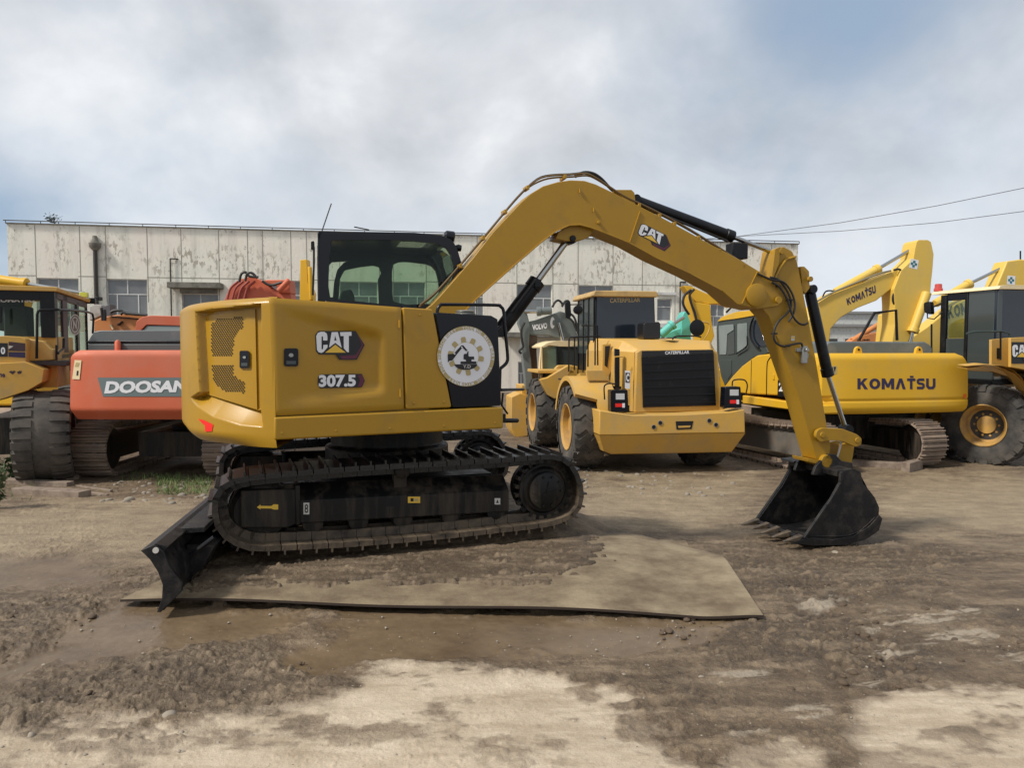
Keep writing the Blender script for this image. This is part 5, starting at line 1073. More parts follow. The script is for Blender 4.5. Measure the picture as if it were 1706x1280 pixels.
plate('side_vent', LC, FL, [(770, 455), (800, 460), (800, 700), (770, 695)], .62, .68, BLK2, Z5)
b = MB(); b.prism(FL.PP([(695, 430), (745, 425), (745, 600), (720, 640), (690, 620)], 1.2, Z5), 1.2, 1.3, YCAT); flat(b, [(708, 440), (740, 437), (722, 575), (705, 560)], lambda x, y: FL.P3(*Z5(x, y), 1.19), DBLK); b.obj('side_pillar', LC, FL)
b = MB(); b.tube([FL.P3(*Z5(x, y), .5) for x, y in smoothline([(765, 690), (765, 525), (775, 508), (820, 505)], 4)], .013, YCAT, 8); b.obj('grab_rail', LC, FL)
# lamps on the bumper corners
for q, lens, rd, gd_ in (([(743, 716), (850, 713), (856, 853), (745, 853)], (775, 737, 830, 775), (772, 800, 832, 822), [(705, 775), (702, 700), (715, 680), (740, 674), (775, 678)]),
                     ([(1462, 697), (1558, 694), (1566, 828), (1455, 830)], (1490, 712, 1545, 750), (1490, 778, 1548, 800), [(1590, 745), (1600, 690), (1590, 660), (1570, 650), (1530, 650), (1508, 660), (1505, 690)])):
    b = MB(); b.prism(rnd(FL.PP(q, .02, Z5), .08), .02, .22, BLK2); o = b.obj('tail_lamp', LC, FL, bevel=.008)
    b = MB(); flat(b, rect(*lens), lambda x, y: FL.P3(*Z5(x, y), .014), LENS); flat(b, rect(*rd), lambda x, y: FL.P3(*Z5(x, y), .014), REDR); flat(b, rect(rd[2] - 16, rd[1] - 2, rd[2], rd[3] + 4), lambda x, y: FL.P3(*Z5(x, y), .010), WHT); b.obj('lens', LC, FL, parent=o, smooth=0)
    pipe('lamp_guard', LC, FL, gd_, .0, .013, BLK, Z5)
# platform, fender, arch
b = MB(); arch = [Z5(*p) for p in [(605, 880), (600, 800), (592, 720), (575, 650), (545, 605), (510, 600), (478, 625), (455, 680), (430, 760), (418, 760), (440, 680), (468, 612), (500, 590), (545, 588), (610, 590), (700, 592), (735, 700), (745, 850), (670, 905), (610, 895)]]

for rr_ in (.94, .99): b.grid([[((.42 if q else (-.34 if t > 40 else .06)), 1.18 - rr_ * math.cos(R(t)), .80 + rr_ * math.sin(R(t))) for t in range(-12, 171, 8)] for q in (0, 1)], YCAT)
b.grid([[(-.34 if t > 40 else .06, 1.18 - rr_ * math.cos(R(t)), .80 + rr_ * math.sin(R(t))) for t in range(-12, 171, 8)] for rr_ in (.90, .99)], YCAT)
b.obj('rear_fender', LC, FL, bevel=.01)
b = MB(); b.prism(FL.PP([(590, 592), (700, 592), (735, 655), (600, 655)], .70, Z5), .70, .78, YCAT); b.prism(FL.PP([(598, 690), (742, 690), (742, 705), (598, 705)], .70, Z5), .66, .78, YCAT); b.prism(FL.PP([(628, 735), (648, 735), (648, 762), (628, 762)], .70, Z5), .64, .70, ORR); b.obj('toolbox', LC, FL, bevel=.006)
# chassis
b = MB(); b.box(.25, 2.0, .6, 6.2, .75, 1.25, TRKF); b.box(.0, 2.3, 1.3, 1.7, .6, .95, TRKF); b.box(.0, 2.3, 4.3, 4.7, .5, .9, TRKF); b.box(.35, 2.1, .75, 3.0, 1.25, 1.6, TRKF); b.obj('chassis', LC, FL)
def ctr(px, py, v, fr=FL): return fr.P3(px, py, v)
cR = ctr(966, 716, .9); Rr = .80
u_out = FL.P(930, 716, .95)[0]
# rear and front wheels, both sides
uR = FL.P(1003, 700, .0)[0]
for (uc, vc) in ((-.05, 1.18), (2.42, 1.18), (-.07, 4.55), (2.33, 4.55)):
    sgn = -1 if uc < 1 else 1
    wheel(LC, FL, (uc, vc, .80), (sgn, 0, 0), .81, .60, .44, 'chev', RUB, RIMY, 18)
b = MB(); fpt = [Z5(*p) for p in [(300, 650), (345, 640), (480, 560), (500, 575), (470, 640), (430, 760), (390, 770), (345, 745)]]; b.prism(FL.PP(fpt, 3.7), 3.7, 3.9, YCAT); b.box(-.35, .5, 3.9, 5.2, 1.75, 1.82, YCAT); b.obj('front_fender', LC, FL, bevel=.01)
b = MB(); b.prism(FL.PP([(120, 760), (175, 735), (225, 750), (225, 1005), (150, 1015), (118, 960)], 6.4, Z5), 6.4, 7.3, YCAT); b.box(FL.P(870, 700, 6.4)[0], 2.9, 6.5, 7.4, .1, 1.35, YCAT); b.obj('bucket', LC, FL, bevel=.02)
b = MB(); b.bar((.6, 3.4, 1.6), (.6, 6.5, 1.1), .15, .35, YCAT); b.bar((1.7, 3.4, 1.6), (1.7, 6.5, 1.1), .15, .35, YCAT); b.obj('lift_arm', LC, FL)
# cab
CVv = 2.7
cr_ = FL.PP([(645, 122), (1018, 118), (1026, 395), (1026, 600), (640, 600)], CVv, Z5); b = MB(); b.prism(cr_, CVv, CVv + 1.4, BLK); cabo = b.obj('cab', LC, FL, bevel=.02)
b = MB(); b.prism(FL.PP([(655, 130), (1010, 126), (1014, 395), (1014, 470), (650, 470)], CVv, Z5), CVv - .02, CVv + .0, NAVY); text(b, 'CATERPILLAR', [Z5(738, 140), Z5(928, 136), Z5(928, 162), Z5(738, 168)], lambda x, y: FL.P3(x, y, CVv - .025), DTAN, .02); b.obj('rear_window', LC, FL, smooth=0)
cu = cr_[0][0]; b = MB()
def uq(pts, m, k=.0): b.add([(cu - .02 - k, v, z) for v, z in pts], [tuple(range(len(pts)))], m)
z1 = cr_[0][1]; b.box(cu - .012, cu, CVv + .03, CVv + 1.36, z1 - 1.25, z1 - .04, DGL)
for vv in (CVv + .02, CVv + .45, CVv + .9, CVv + 1.36): b.box(cu - .03, cu - .012, vv - .02, vv + .02, z1 - 2.1, z1, BLK)
b.obj('side_window', LC, FL)
b = MB(); rz = FL.P(*Z5(800, 95), CVv)[1]; b.prism([(cu - .08, z1), (cu - .03, rz), (cr_[1][0], rz), (cr_[1][0] + .05, z1 + .02), (cr_[1][0] + .02, z1 - .03), (cu - .06, z1 - .03)], CVv - .12, CVv + 1.7, mat('dull_ochre_roof', (.48, .31, .11), .5, dirt=.4, dcol=(.2, .15, .08))); b.obj('cab_roof', LC, FL, bevel=.02)
plate('muffler', LC, FL, [(950, 300), (965, 290), (1045, 287), (1056, 298), (1056, 395), (948, 395)], 1.7, 2.1, DBLK, Z5, bevel=.03, r=.15)
b = MB()
for xs in ([(480, 600), (482, 395), (492, 384), (680, 378)], [(515, 590), (517, 395), (517, 383)], [(560, 310), (660, 312), (662, 560)], [(600, 570), (602, 312)], [(645, 560), (646, 312)]): b.tube([FL.P3(*Z5(*p), 1.6) for p in xs], .016, BLK, 8)
b.obj('handrail', LC, FL)
b = MB()
for k in range(5): z = .55 + k * .28; b.box(-.25, .12, 1.95, 2.25, z, z + .03, BLK)
b.obj('ladder', LC, FL)
b = MB(); c = FL.P3(*Z5(1283, 325), 1.9); b.lathe(c, (.1, -1, .0), [(-.05, .10), (0, .17), (.02, .175), (.025, .16)], BLK, 24); b.tube([FL.P3(*Z5(x, y), 1.92) for x, y in smoothline([(1283, 288), (1340, 290), (1362, 305), (1358, 345), (1325, 400), (1300, 418), (1240, 420)], 4)], .017, YCAT, 8); b.obj('round_mirror', LC, FL)
pipe('hood_rail', LC, FL, [(1130, 400), (1150, 380), (1250, 376), (1310, 382)], 1.4, .015, BLK, Z5)
b = MB(); c = FL.P3(*Z5(538, 212), 2.5); b.lathe(c, (0, -1, 0), [(-.08, .09), (.02, .10), (.03, .08)], BLK, 14); b.obj('work_lamp', LC, FL); b = MB(); c = FL.P3(*Z5(475, 225), 3.2); b.prism(rnd(FL.PP([(458, 165), (490, 160), (496, 250), (480, 272), (462, 262)], 3.2, Z5), .3), 3.2, 3.28, BLK); b.tube([FL.P3(*Z5(485, 180), 3.2), FL.P3(*Z5(560, 178), 3.2)], .014, BLK, 6); b.obj('mirror', LC, FL)

# ------------------------------------------------------------------ komatsu-style yellow excavator on the right, seen from behind
Z6 = zm(1200, 380, 3.0474); FK = frame_at(1362, 13.9, -.87, 12)
KX = T('crawler_excavator', 'bright yellow tracked excavator whose long counterweight fills the right middle of the yard', 'excavator', FK)
b = MB(); cw = FK.PP([(500, 700), (510, 650), (540, 637), (1185, 637), (1225, 650), (1248, 680), (1257, 720), (1259, 878), (1252, 945), (1235, 958), (900, 956), (540, 944), (508, 930)], .12, Z6)
# rounded plan: the back bulges a little
ue = max(p[0] for p in cw); lf = min(p[0] for p in cw)
def bulge(u): s_ = (u - lf) / (ue - lf) * 2 - 1; return .13 * abs(s_) ** 4.0
def outline(z):
    xs = [];
    for a_, c_ in zip(cw, cw[1:] + cw[:1]):
        if (a_[1] - z) * (c_[1] - z) <= 0 and abs(a_[1] - c_[1]) > 1e-6: xs.append(a_[0] + (c_[0] - a_[0]) * (z - a_[1]) / (c_[1] - a_[1]))
    return (min(xs), max(xs)) if xs else (lf, ue)
zl, zh = FK.P(*Z6(700, 948), 0)[1], FK.P(*Z6(700, 637), 0)[1]; zgr = FK.P(*Z6(700, 880), 0)[1]; rows = []
for j in range(41):
    z = zl + (zh - zl) * j / 40; a_, c_ = outline(min(max(z, zl + .02), zh - .012)); r = []; t = (z - zl) / (zh - zl)
    ins = .10 * (1 - min(1, t / .12)) ** 2 + .07 * (1 - min(1, (1 - t) / .10)) ** 2 + (.02 if abs(z - zgr) < .018 else 0)
    for i in range(41): u = a_ + (c_ - a_) * i / 40; r.append((u, bulge(u) + ins, z))
    rows.append(r)
b.grid(rows, YKOM); e = rows[-1]; b.grid([e, [(p[0], 1.0, p[2]) for p in e]], YKOM); e = rows[0]; b.grid([[(p[0], 1.0, p[2]) for p in e], e], YKOM)
for s_ in (0, -1): e = [r[s_] for r in rows]; b.grid([e, [(p[0], 1.0, p[2]) for p in e]], YKOM)
cwo = b.obj('counterweight', KX, FK, smooth=50)
def kf(x, y, k=.004):
    o = FK.P3(x, y, .1)
    for _ in range(4): o = FK.P3(x, y, bulge(o[0]) - k)
    return o
def ktext(b, px, py, pw, ph, fn, m, slant=0, sk=0, bold=.05):
    """KOMATSU with a notch above the T"""
    q = [(px + sk, py), (px + pw + sk, py - slant), (px + pw, py + ph - slant), (px, py + ph)]; letters(b, q, fn, m, bold)
b = MB(); ktext(b, *Z6(695, 764), 403 / 3.0474, 55 / 3.0474, lambda x, y: kf(x, y), DNAV, bold=.05); b.obj('brand_lettering', KX, FK, parent=cwo, smooth=0)
b = MB(); flat(b, [Z6(*p) for p in rect(570, 700, 592, 742)], kf, DTAN); flat(b, [Z6(*p) for p in [(575, 705), (588, 705), (581, 736)]], lambda x, y: kf(x, y, .006), DBLK); flat(b, [Z6(*p) for p in rect(1233, 843, 1249, 865)], kf, ORR); b.obj('warning_label', KX, FK, parent=cwo, smooth=0)
for x in (708, 1017):
    b = MB(); p_ = FK.P(*Z6(x, 612), .25); b.prism(rnd([(p_[0] - .09, zh - .03), (p_[0] + .09, zh - .03), (p_[0] + .06, zh + .1), (p_[0], zh + .14), (p_[0] - .06, zh + .1)], .3), .28, .34, YKOM); b.lathe((p_[0], .276, zh + .07), (0, -1, 0), [(0, .025), (.003, .025)], HOLE, 12); b.obj('lifting_lug', KX, FK, bevel=.01)
b = MB(); gh = FK.PP([(536, 600), (545, 582), (560, 576), (1040, 578), (1062, 590), (1078, 612), (1078, 660), (536, 660)], .62, Z6); b.prism(gh, .62, 1.9, HOOD); b.obj('engine_cover', KX, FK, bevel=.03, seg=3)
# left side panels on the plane u=lf
LS = lf + .02
def sidep(name, pts, m, thick=.04, du=0, bevel=.012):
    return plate(name, KX, FK, pts, LS - du, LS - du + thick, m, None, bevel=bevel, plane='u', r=.08)
z8 = zm(1100, 440, 5.82)
yb = [z8(*p) for p in [(625, 1180), (700, 1085), (790, 990), (890, 915), (940, 885), (1050, 872), (1085, 880), (1140, 1000), (1250, 1020), (1560, 1000), (1560, 1290), (1140, 1275), (870, 1262), (640, 1240)]]
b = MB(); b.prism(FK.UU(yb, LS), LS, LS + .5, YKOM, ax='u'); b.obj('side_panel', KX, FK, bevel=.03, seg=3)
b = MB(); b.tube([FK.U3(*z8(x, y), LS - .004) for x, y in smoothline([(1030, 1270), (1035, 1000), (1050, 930), (1085, 890)], 4)], .012, HOLE, 6); b.tube([FK.U3(*z8(x, y), LS - .004) for x, y in ((878, 1260), (884, 930))], .007, HOLE, 6); b.box(LS - .02, LS, *sorted([FK.U(*z8(1095, 1075), LS)[0], FK.U(*z8(1112, 1075), LS)[0]]), FK.U(*z8(1100, 1118), LS)[1], FK.U(*z8(1100, 1072), LS)[1], YKOM); b.obj('panel_seams', KX, FK)
b = MB(); q = [Z6(*p) for p in [(292, 772), (340, 772), (340, 858), (290, 856)]]; flat(b, q, lambda x, y: FK.U3(x, y, LS - .006), DBLK); text(b, '2', [Z6(297, 785), Z6(318, 785), Z6(318, 830), Z6(297, 830)], lambda x, y: FK.U3(x, y, LS - .012), WHT, .04); b.obj('model_number', KX, FK, smooth=0)
dk = FK.UU([Z6(*p) for p in [(112, 850), (345, 882), (520, 900), (520, 944), (345, 922), (112, 892)]], LS - .05); b = MB(); b.prism(dk, LS - .05, LS + .3, YKOM, ax='u'); b.box(LS + .3, ue - .2, .8, 4.2, min(p[1] for p in dk) + .02, min(p[1] for p in dk) + .3, TRKF); b.obj('deck', KX, FK, bevel=.02)
b = MB(); b.box(LS + .5, ue - .1, .95, 3.0, dk[0][1] + .2, zh - .05, YKOM); b.box(LS + 1.1, ue - .1, 3.0, 4.2, dk[0][1] + .2, zh - .4, YKOM); b.obj('body', KX, FK, bevel=.03)
# cab on the left
C0 = LS + .04; CG = mat('cab_grey_green', (.05, .062, .058), .45, var=.1)
cp = FK.UU([z8(*p) for p in [(545, 620), (560, 560), (640, 540), (880, 505), (925, 505), (1010, 780), (1050, 860), (900, 905), (700, 1085), (625, 1180), (590, 1090), (550, 880)]], C0)
b = MB(); b.prism(rnd(cp, .06), C0, C0 + 1.0, CG, ax='u'); cb_ = b.obj('cab', KX, FK, bevel=.03)
rf = FK.UU([z8(*p) for p in [(548, 560), (600, 510), (740, 462), (905, 448), (928, 462), (920, 498), (740, 530), (620, 545)]], C0 - .03); b = MB(); b.prism(rnd(rf, .25), C0 - .03, C0 + 1.0, YKOM, ax='u'); b.obj('cab_roof', KX, FK, bevel=.05, seg=3)
WGL = mat('dusty_glass', (.20, .235, .225), .12, spec=.7, var=.4)
for q, m in (([(568, 600), (640, 590), (708, 585), (712, 640), (650, 680), (640, 880), (575, 880)], WGL), ([(718, 590), (722, 870), (650, 882), (655, 690), (716, 650)], DGL), ([(748, 580), (840, 572), (840, 790), (770, 850), (748, 860)], WGL), ([(880, 560), (930, 540), (975, 640), (1030, 800), (930, 800), (895, 740), (875, 650)], NAVY), ([(575, 930), (690, 930), (690, 1070), (655, 1120), (590, 1060)], WGL if 0 else CG)):
    b = MB(); pts = FK.UU([z8(*p) for p in q], C0 - .008); b.prism(rnd(pts, .1), C0 - .014, C0 - .001, m, ax='u'); b.obj('window', KX, FK, parent=cb_, bevel=.004)
b = MB(); b.tube([FK.U3(*z8(x, y), C0 - .06) for x, y in smoothline([(905, 520), (880, 580), (870, 660), (885, 740), (930, 800), (960, 815)], 4)], .02, BLK, 8); b.tube([FK.U3(*z8(x, y), C0 - .05) for x, y in ((735, 870), (830, 810), (845, 780), (842, 700))], .015, BLK, 8); b.obj('cab_handrail', KX, FK)
# tracks and undercarriage
b = MB(); b.lathe(((lf + ue) / 2, 2.2, .95), (0, 0, 1), [(0, .7), (.3, .7)], TRKF, 30); b.box(lf + .5, ue - .5, 1.2, 3.4, .45, .95, TRKF); b.obj('centre_frame', KX, FK)
c_ = (lf + ue) / 2
FT = frame_at(1545, 14.1, -.87, 18)
btrack(KX, FT, 0, .6, 0, 4.0, .92, .02, TRKB, TRKF); btrack(KX, FT, -2.45, -1.85, 0, 4.0, .92, .02, TRKB, mat('dusty_track_frame', (.10, .095, .085), .7, dirt=.6))

# ------------------------------------------------------------------ excavator booms that rise behind the back row
def hidden_body(t, fr, u, v, m, w=2.4, z=.9):
    """undercarriage and deck standing under the boom, mostly hidden by the front row"""
    b = MB(); b.box(u - w / 2, u + w / 2, v - 1.6, v + 1.6, z, z + .9, m); b.obj('body', t, fr, bevel=.05)
    for s_ in (-1, 1): b = MB(); b.prism(rnd([(v - 1.9, .05), (v + 1.9, .05), (v + 1.9, .85), (v - 1.9, .85)], .35), u + s_ * w * .38 - .25, u + s_ * w * .38 + .25, TRKB, ax='u'); b.obj('track_belt', t, fr, bevel=.03)
    b = MB(); b.box(u - w / 4, u + w / 4, v - .9, v + .9, .4, z, TRKF); b.obj('centre_frame', t, fr)
def clover(b, cx, cy, s, f, rot=12):
    flat(b, [(cx + s * math.cos(R(a + rot)), cy + s * 1.1 * math.sin(R(a + rot))) for a in (45, 135, 225, 315)], lambda x, y: f(x, y, .004), DTAN if 0 else WHT)
    for a in range(0, 360, 90): flat(b, [(cx + s * .33 * math.cos(R(a + rot)) + s * .27 * math.cos(R(q + rot)), cy + s * .36 * math.sin(R(a + rot)) + s * .29 * math.sin(R(q + rot))) for q in (45, 135, 225, 315)], lambda x, y: f(x, y, .008), mat_clover)
mat_clover = mat('decal_blue_green', (.02, .16, .20), .5)
FB = frame_at(1460, 19.5, -.9, 8); KB = T('crawler_excavator', 'pale yellow excavator behind the long counterweight, its arched boom folded into a tall upright arm', 'excavator', FB)
z9 = zm(1120, 300, 2.911)
bm_ = [z9(*p) for p in [(640, 720), (700, 600), (770, 555), (880, 515), (1000, 470), (1085, 437), (1112, 440), (1118, 470), (1105, 490), (1060, 530), (990, 585), (900, 620), (820, 665), (770, 720), (760, 800), (640, 800)]]
b = MB(); b.prism(FB.PP(bm_, 0), 0, .45, YPAL); bmo = b.obj('boom', KB, FB, bevel=.02)
b = MB(); letters(b, [z9(843, 577), z9(986, 508), z9(990, 545), z9(850, 608)], lambda x, y: FB.P3(x, y, -.006), DNAV, .04); b.obj('brand_lettering', KB, FB, parent=bmo, smooth=0)
st = [z9(*p) for p in [(1185, 300), (1195, 290), (1240, 290), (1255, 300), (1268, 360), (1262, 440), (1255, 500), (1252, 545), (1215, 640), (1150, 780), (1165, 830), (1060, 830), (1080, 700), (1080, 600), (1075, 530), (1110, 440), (1170, 380), (1178, 330)]]
b = MB(); b.prism(rnd(FB.PP(st, -.12), .06), -.12, .42, YPAL); sto = b.obj('arm', KB, FB, bevel=.03)
b = MB(); clover(b, *z9(1172, 407), 10, lambda x, y, k: FB.P3(x, y, -.12 - k)); b.obj('clover_sticker', KB, FB, parent=sto, smooth=0)
def cyl(t, fr, p0, p1, p2, r, rr, v, m, name='hydraulic_cylinder'):
    A, B_, C_ = (Vector(fr.P3(*p, v)) for p in (p0, p1, p2)); b = MB(); d = (B_ - A).normalized(); Ln = (B_ - A).length; b.lathe(A, d, [(0, r * .8), (.02, r), (Ln - .12, r), (Ln - .11, r * 1.2), (Ln - .01, r * 1.2), (Ln, r * .8)], m, 16); o = b.obj(name, t, fr); b = MB(); b.tube([B_ - d * .02, C_], rr, CHR, 10); b.obj('cylinder_rod', t, fr, parent=o)
cyl(KB, FB, z9(790, 545), z9(1003, 428), z9(1180, 325), .11, .045, .15, YPAL)
cyl(KB, FB, z9(1235, 545), z9(1165, 740), z9(1150, 800), .12, .05, -.2, YPAL)
pipe('hydraulic_hose', KB, FB, [(1075, 437), (1100, 433), (1116, 450), (1110, 480), (1085, 530), (1070, 570), (1080, 605), (1120, 622), (1160, 630)], -.08, .03, HOSE, z9)
pipe('boom_rail', KB, FB, [(725, 580), (740, 545), (760, 537), (790, 540)], .1, .02, BLK, z9)
pipe('boom_pipe', KB, FB, [(700, 590), (780, 545), (900, 495), (1000, 455), (1060, 440)], -.03, .025, mat('pipe_grey', (.2, .18, .12), .5), z9)
b = MB(); b.tube([FB.P3(*z9(x, y), -1.5) for x, y in ((905, 778), (980, 645), (1085, 632), (1090, 778))], .035, BLK, 8); b.obj('handrail', KB, FB)
b = MB(); b.prism(FB.PP([z9(*p) for p in [(1040, 650), (1090, 640), (1090, 850), (1020, 850)]], .8), .8, 1.2, YPAL); b.obj('lower_arm', KB, FB, bevel=.03)
hidden_body(KB, FB, FB.P(1340, 560, 0)[0], 1.5, YPAL)
# boom behind the right-hand loader
FB2 = frame_at(1560, 21, -.9, 6); K3 = T('crawler_excavator', 'yellow excavator at the far right, its boom end rising over the loader cab', 'excavator', FB2); zA = zm(1540, 420, 3.368)
b = MB(); b.prism(FB2.PP([(1470, 600), (1500, 575), (1545, 545), (1595, 505), (1650, 480), (1720, 470), (1740, 520), (1660, 545), (1600, 570), (1540, 600), (1500, 640)], 0), 0, .5, YPAL); o = b.obj('boom', K3, FB2, bevel=.02); b = MB(); letters(b, [(1577, 512), (1650, 492), (1652, 512), (1580, 532)], lambda x, y: FB2.P3(x, y, -.01), DBLK, .03); b.obj('brand_lettering', K3, FB2, parent=o, smooth=0)
b = MB(); b.prism(rnd(FB2.PP([(1678, 435), (1700, 432), (1760, 436), (1765, 560), (1690, 560), (1655, 490)], -.1), .06), -.1, .4, YPAL); o = b.obj('arm', K3, FB2, bevel=.03); b = MB(); clover(b, *zA(487, 158), 9.5, lambda x, y, k: FB2.P3(x, y, -.1 - k), 4); b.obj('clover_sticker', K3, FB2, parent=o, smooth=0)
cyl(K3, FB2, zA(60, 290), zA(258, 175), zA(455, 80), .12, .045, .1, YPAL); hidden_body(K3, FB2, FB2.P(1500, 560)[0], 1.5, YPAL)
b = MB(); b.tube([FB2.P3(1700, 433, .1), FB2.P3(1700, 418, .1)], .02, BLK, 6); b.obj('antenna', K3, FB2)
# orange excavator far behind
FO = frame_at(1420, 26, -.9, 5); K4 = T('crawler_excavator', 'small orange excavator boom glimpsed under the pale yellow boom', 'excavator', FO); zB = zm(1300, 480, 5.018)
b = MB(); b.prism(FO.PP([zB(*p) for p in [(560, 470), (640, 410), (740, 385), (870, 360), (888, 380), (870, 420), (800, 470)]], 0), 0, .4, ORA); o = b.obj('boom', K4, FO, bevel=.02); b = MB(); b.tube([FO.P3(*zB(600, 440), .1), FO.P3(*zB(905, 255), .1)], .09, ORA, 10); b.obj('hydraulic_cylinder', K4, FO)
b = MB(); text(b, 'SUMI', [zB(640, 430), zB(745, 425), zB(745, 440), zB(640, 445)], lambda x, y: FO.P3(x, y, -.01), DBLK, .03); b.obj('lettering', K4, FO, parent=o, smooth=0); hidden_body(K4, FO, FO.P(1430, 570)[0], 1.2, ORA)
# yellow excavator arm behind the centre loader
FY = frame_at(1150, 20.5, -.9, 5); K5 = T('crawler_excavator', 'yellow excavator behind the centre loader, its square-cornered boom and arm against the building', 'excavator', FY)
b = MB(); b.prism(FY.PP([z8(*p) for p in [(230, 210), (300, 215), (400, 265), (560, 330), (640, 370), (700, 420), (660, 400), (600, 385), (480, 390), (350, 372), (300, 320)]], 0), 0, .45, YKOM); b.obj('boom', K5, FY, bevel=.02)
b = MB(); b.prism(FY.PP([z8(*p) for p in [(290, 290), (340, 370), (395, 378), (485, 392), (500, 560), (525, 700), (470, 830), (400, 830), (360, 560), (310, 420)]], -.1), -.1, .5, YKOM); b.obj('arm', K5, FY, bevel=.02)
for pts in ([(300, 250), (240, 300), (220, 370), (240, 430), (280, 490)], [(330, 245), (285, 300), (300, 380), (330, 460), (350, 540)]): pipe('hydraulic_hose', K5, FY, pts, -.15, .035, HOSE, z8)
b = MB(); b.tube([FY.P3(*z8(640, 470), .3), FY.P3(*z8(690, 420), .3), FY.P3(*z8(760, 430), .3)], .03, HOSE, 6); b.obj('hose_loop', K5, FY); hidden_body(K5, FY, FY.P(1180, 600)[0] , 1.5, YKOM)
# teal excavator
FE = frame_at(1100, 23, -.9, 5); K6 = T('crawler_excavator', 'teal excavator boom and cylinder showing behind the centre loader hood', 'excavator', FE)
b = MB(); b.prism(FE.PP([z8(*p) for p in [(205, 520), (235, 460), (270, 470), (290, 510), (300, 690), (210, 700)]], 0), 0, .5, TEAL); b.obj('arm', K6, FE, bevel=.02); b = MB(); b.prism(FE.PP([z8(*p) for p in [(0, 720), (20, 695), (140, 640), (210, 620), (290, 660), (310, 800), (0, 800)]], .1), .1, .6, TEAL); b.obj('boom', K6, FE, bevel=.02)
cyl(K6, FE, z8(0, 690), z8(130, 580), z8(230, 515), .13, .05, -.15, TEAL); hidden_body(K6, FE, FE.P(1125, 600)[0], 1.5, TEAL)
# grey excavator with white lettering
FV = frame_at(870, 19.5, -.9, 5); K7 = T('crawler_excavator', 'grey excavator with white lettering on its boom, in front of the building entrance', 'excavator', FV); z6 = zm(840, 470, 5.567)
b = MB(); b.prism(FV.PP([z6(*p) for p in [(170, 400), (200, 375), (300, 350), (440, 300), (520, 270), (580, 290), (650, 370), (680, 520), (500, 520), (420, 495), (240, 487), (180, 485), (150, 440)]], 0), 0, .45, GREY); o = b.obj('boom', K7, FV, bevel=.02)
b = MB(); text(b, 'VOLVO', [z6(258, 398), z6(398, 376), z6(400, 430), z6(262, 450)], lambda x, y: FV.P3(x, y, -.01), WHT, .05); flat(b, [z6(*p) for p in ell(448, 378, 21, 54, 20)], lambda x, y: FV.P3(x, y, -.01), WHT); flat(b, [z6(*p) for p in ell(460, 378, 13, 26, 14)], lambda x, y: FV.P3(x, y, -.014), GREY); b.obj('brand_lettering', K7, FV, parent=o, smooth=0)
cyl(K7, FV, z6(440, 265), z6(300, 275), z6(190, 275), .10, .05, -.1, GREY); cyl(K7, FV, z6(560, 600), z6(545, 560), z6(500, 380), .10, .055, -.12, WHTD)
b = MB(); b.prism(FV.PP([z6(*p) for p in [(150, 280), (190, 262), (215, 300), (240, 400), (230, 600), (250, 700), (270, 1000), (200, 1000), (195, 900), (160, 620), (170, 480), (130, 380)]], -.05), -.05, .40, GREY); b.obj('arm', K7, FV, bevel=.02)
b = MB(); b.prism(FV.PP([z6(*p) for p in [(230, 490), (310, 500), (300, 640), (320, 990), (240, 990), (215, 700)]], .1), .1, .6, mat('rusty_brown', (.10, .07, .055), .85, dirt=.4)); b.obj('inner_arm', K7, FV, bevel=.02)
for pts in ([(190, 375), (160, 440), (165, 540), (175, 600), (140, 640), (160, 665)], [(445, 235), (470, 190), (500, 170), (530, 190), (545, 225)], [(535, 230), (560, 185), (590, 175), (605, 200), (605, 300)], [(610, 290), (650, 330), (680, 420), (700, 500)], [(600, 330), (640, 370), (660, 420), (690, 480)]): pipe('hydraulic_hose', K7, FV, pts, -.12, .03, HOSE, z6)
hidden_body(K7, FV, FV.P(965, 600)[0], 1.5, GREY, w=1.8)
# small loader with cream cab roof, between the grey excavator and the centre loader
FS = frame_at(935, 18.3, -.88, 9); K8 = T('wheel_loader', 'small yellow loader with a cream cab roof behind the centre loader', 'wheel loader', FS)
b = MB(); b.prism(rnd(FS.PP([z6(*p) for p in [(345, 600), (400, 565), (480, 545), (560, 548), (720, 550), (720, 585), (600, 600), (500, 598), (420, 585), (350, 615)]], 0), .15), 0, 1.4, CREAM); b.obj('cab_roof', K8, FS, bevel=.03)
b = MB(); b.prism(FS.PP([z6(*p) for p in [(350, 610), (480, 590), (490, 760), (430, 880), (345, 890), (335, 750)]], .03), .03, .06, WGL if 0 else mat('green_tinted_glass', (.12, .17, .13), .12, spec=.7, var=.5)); b.prism(FS.PP([z6(*p) for p in [(500, 600), (720, 600), (720, 800), (500, 780)]], .03), .03, 1.3, DGL)
for l_ in ([(345, 600), (330, 750), (325, 960)], [(490, 595), (495, 770)], [(345, 600), (350, 880)]): b.tube([FS.P3(*z6(*p), .0) for p in l_], .03, CREAM if l_[0][0] < 400 else BLK, 6)
b.obj('cab', K8, FS)
b = MB(); b.prism(rnd(FS.PP([z6(*p) for p in [(430, 890), (470, 800), (500, 770), (620, 770), (760, 800), (760, 1080), (440, 1080)]], -.05), .1), -.05, 1.8, YCAT); b.obj('hood', K8, FS, bevel=.03); hidden_body(K8, FS, FS.P(965, 650)[0], 1.4, YCAT, w=1.6, z=.5)
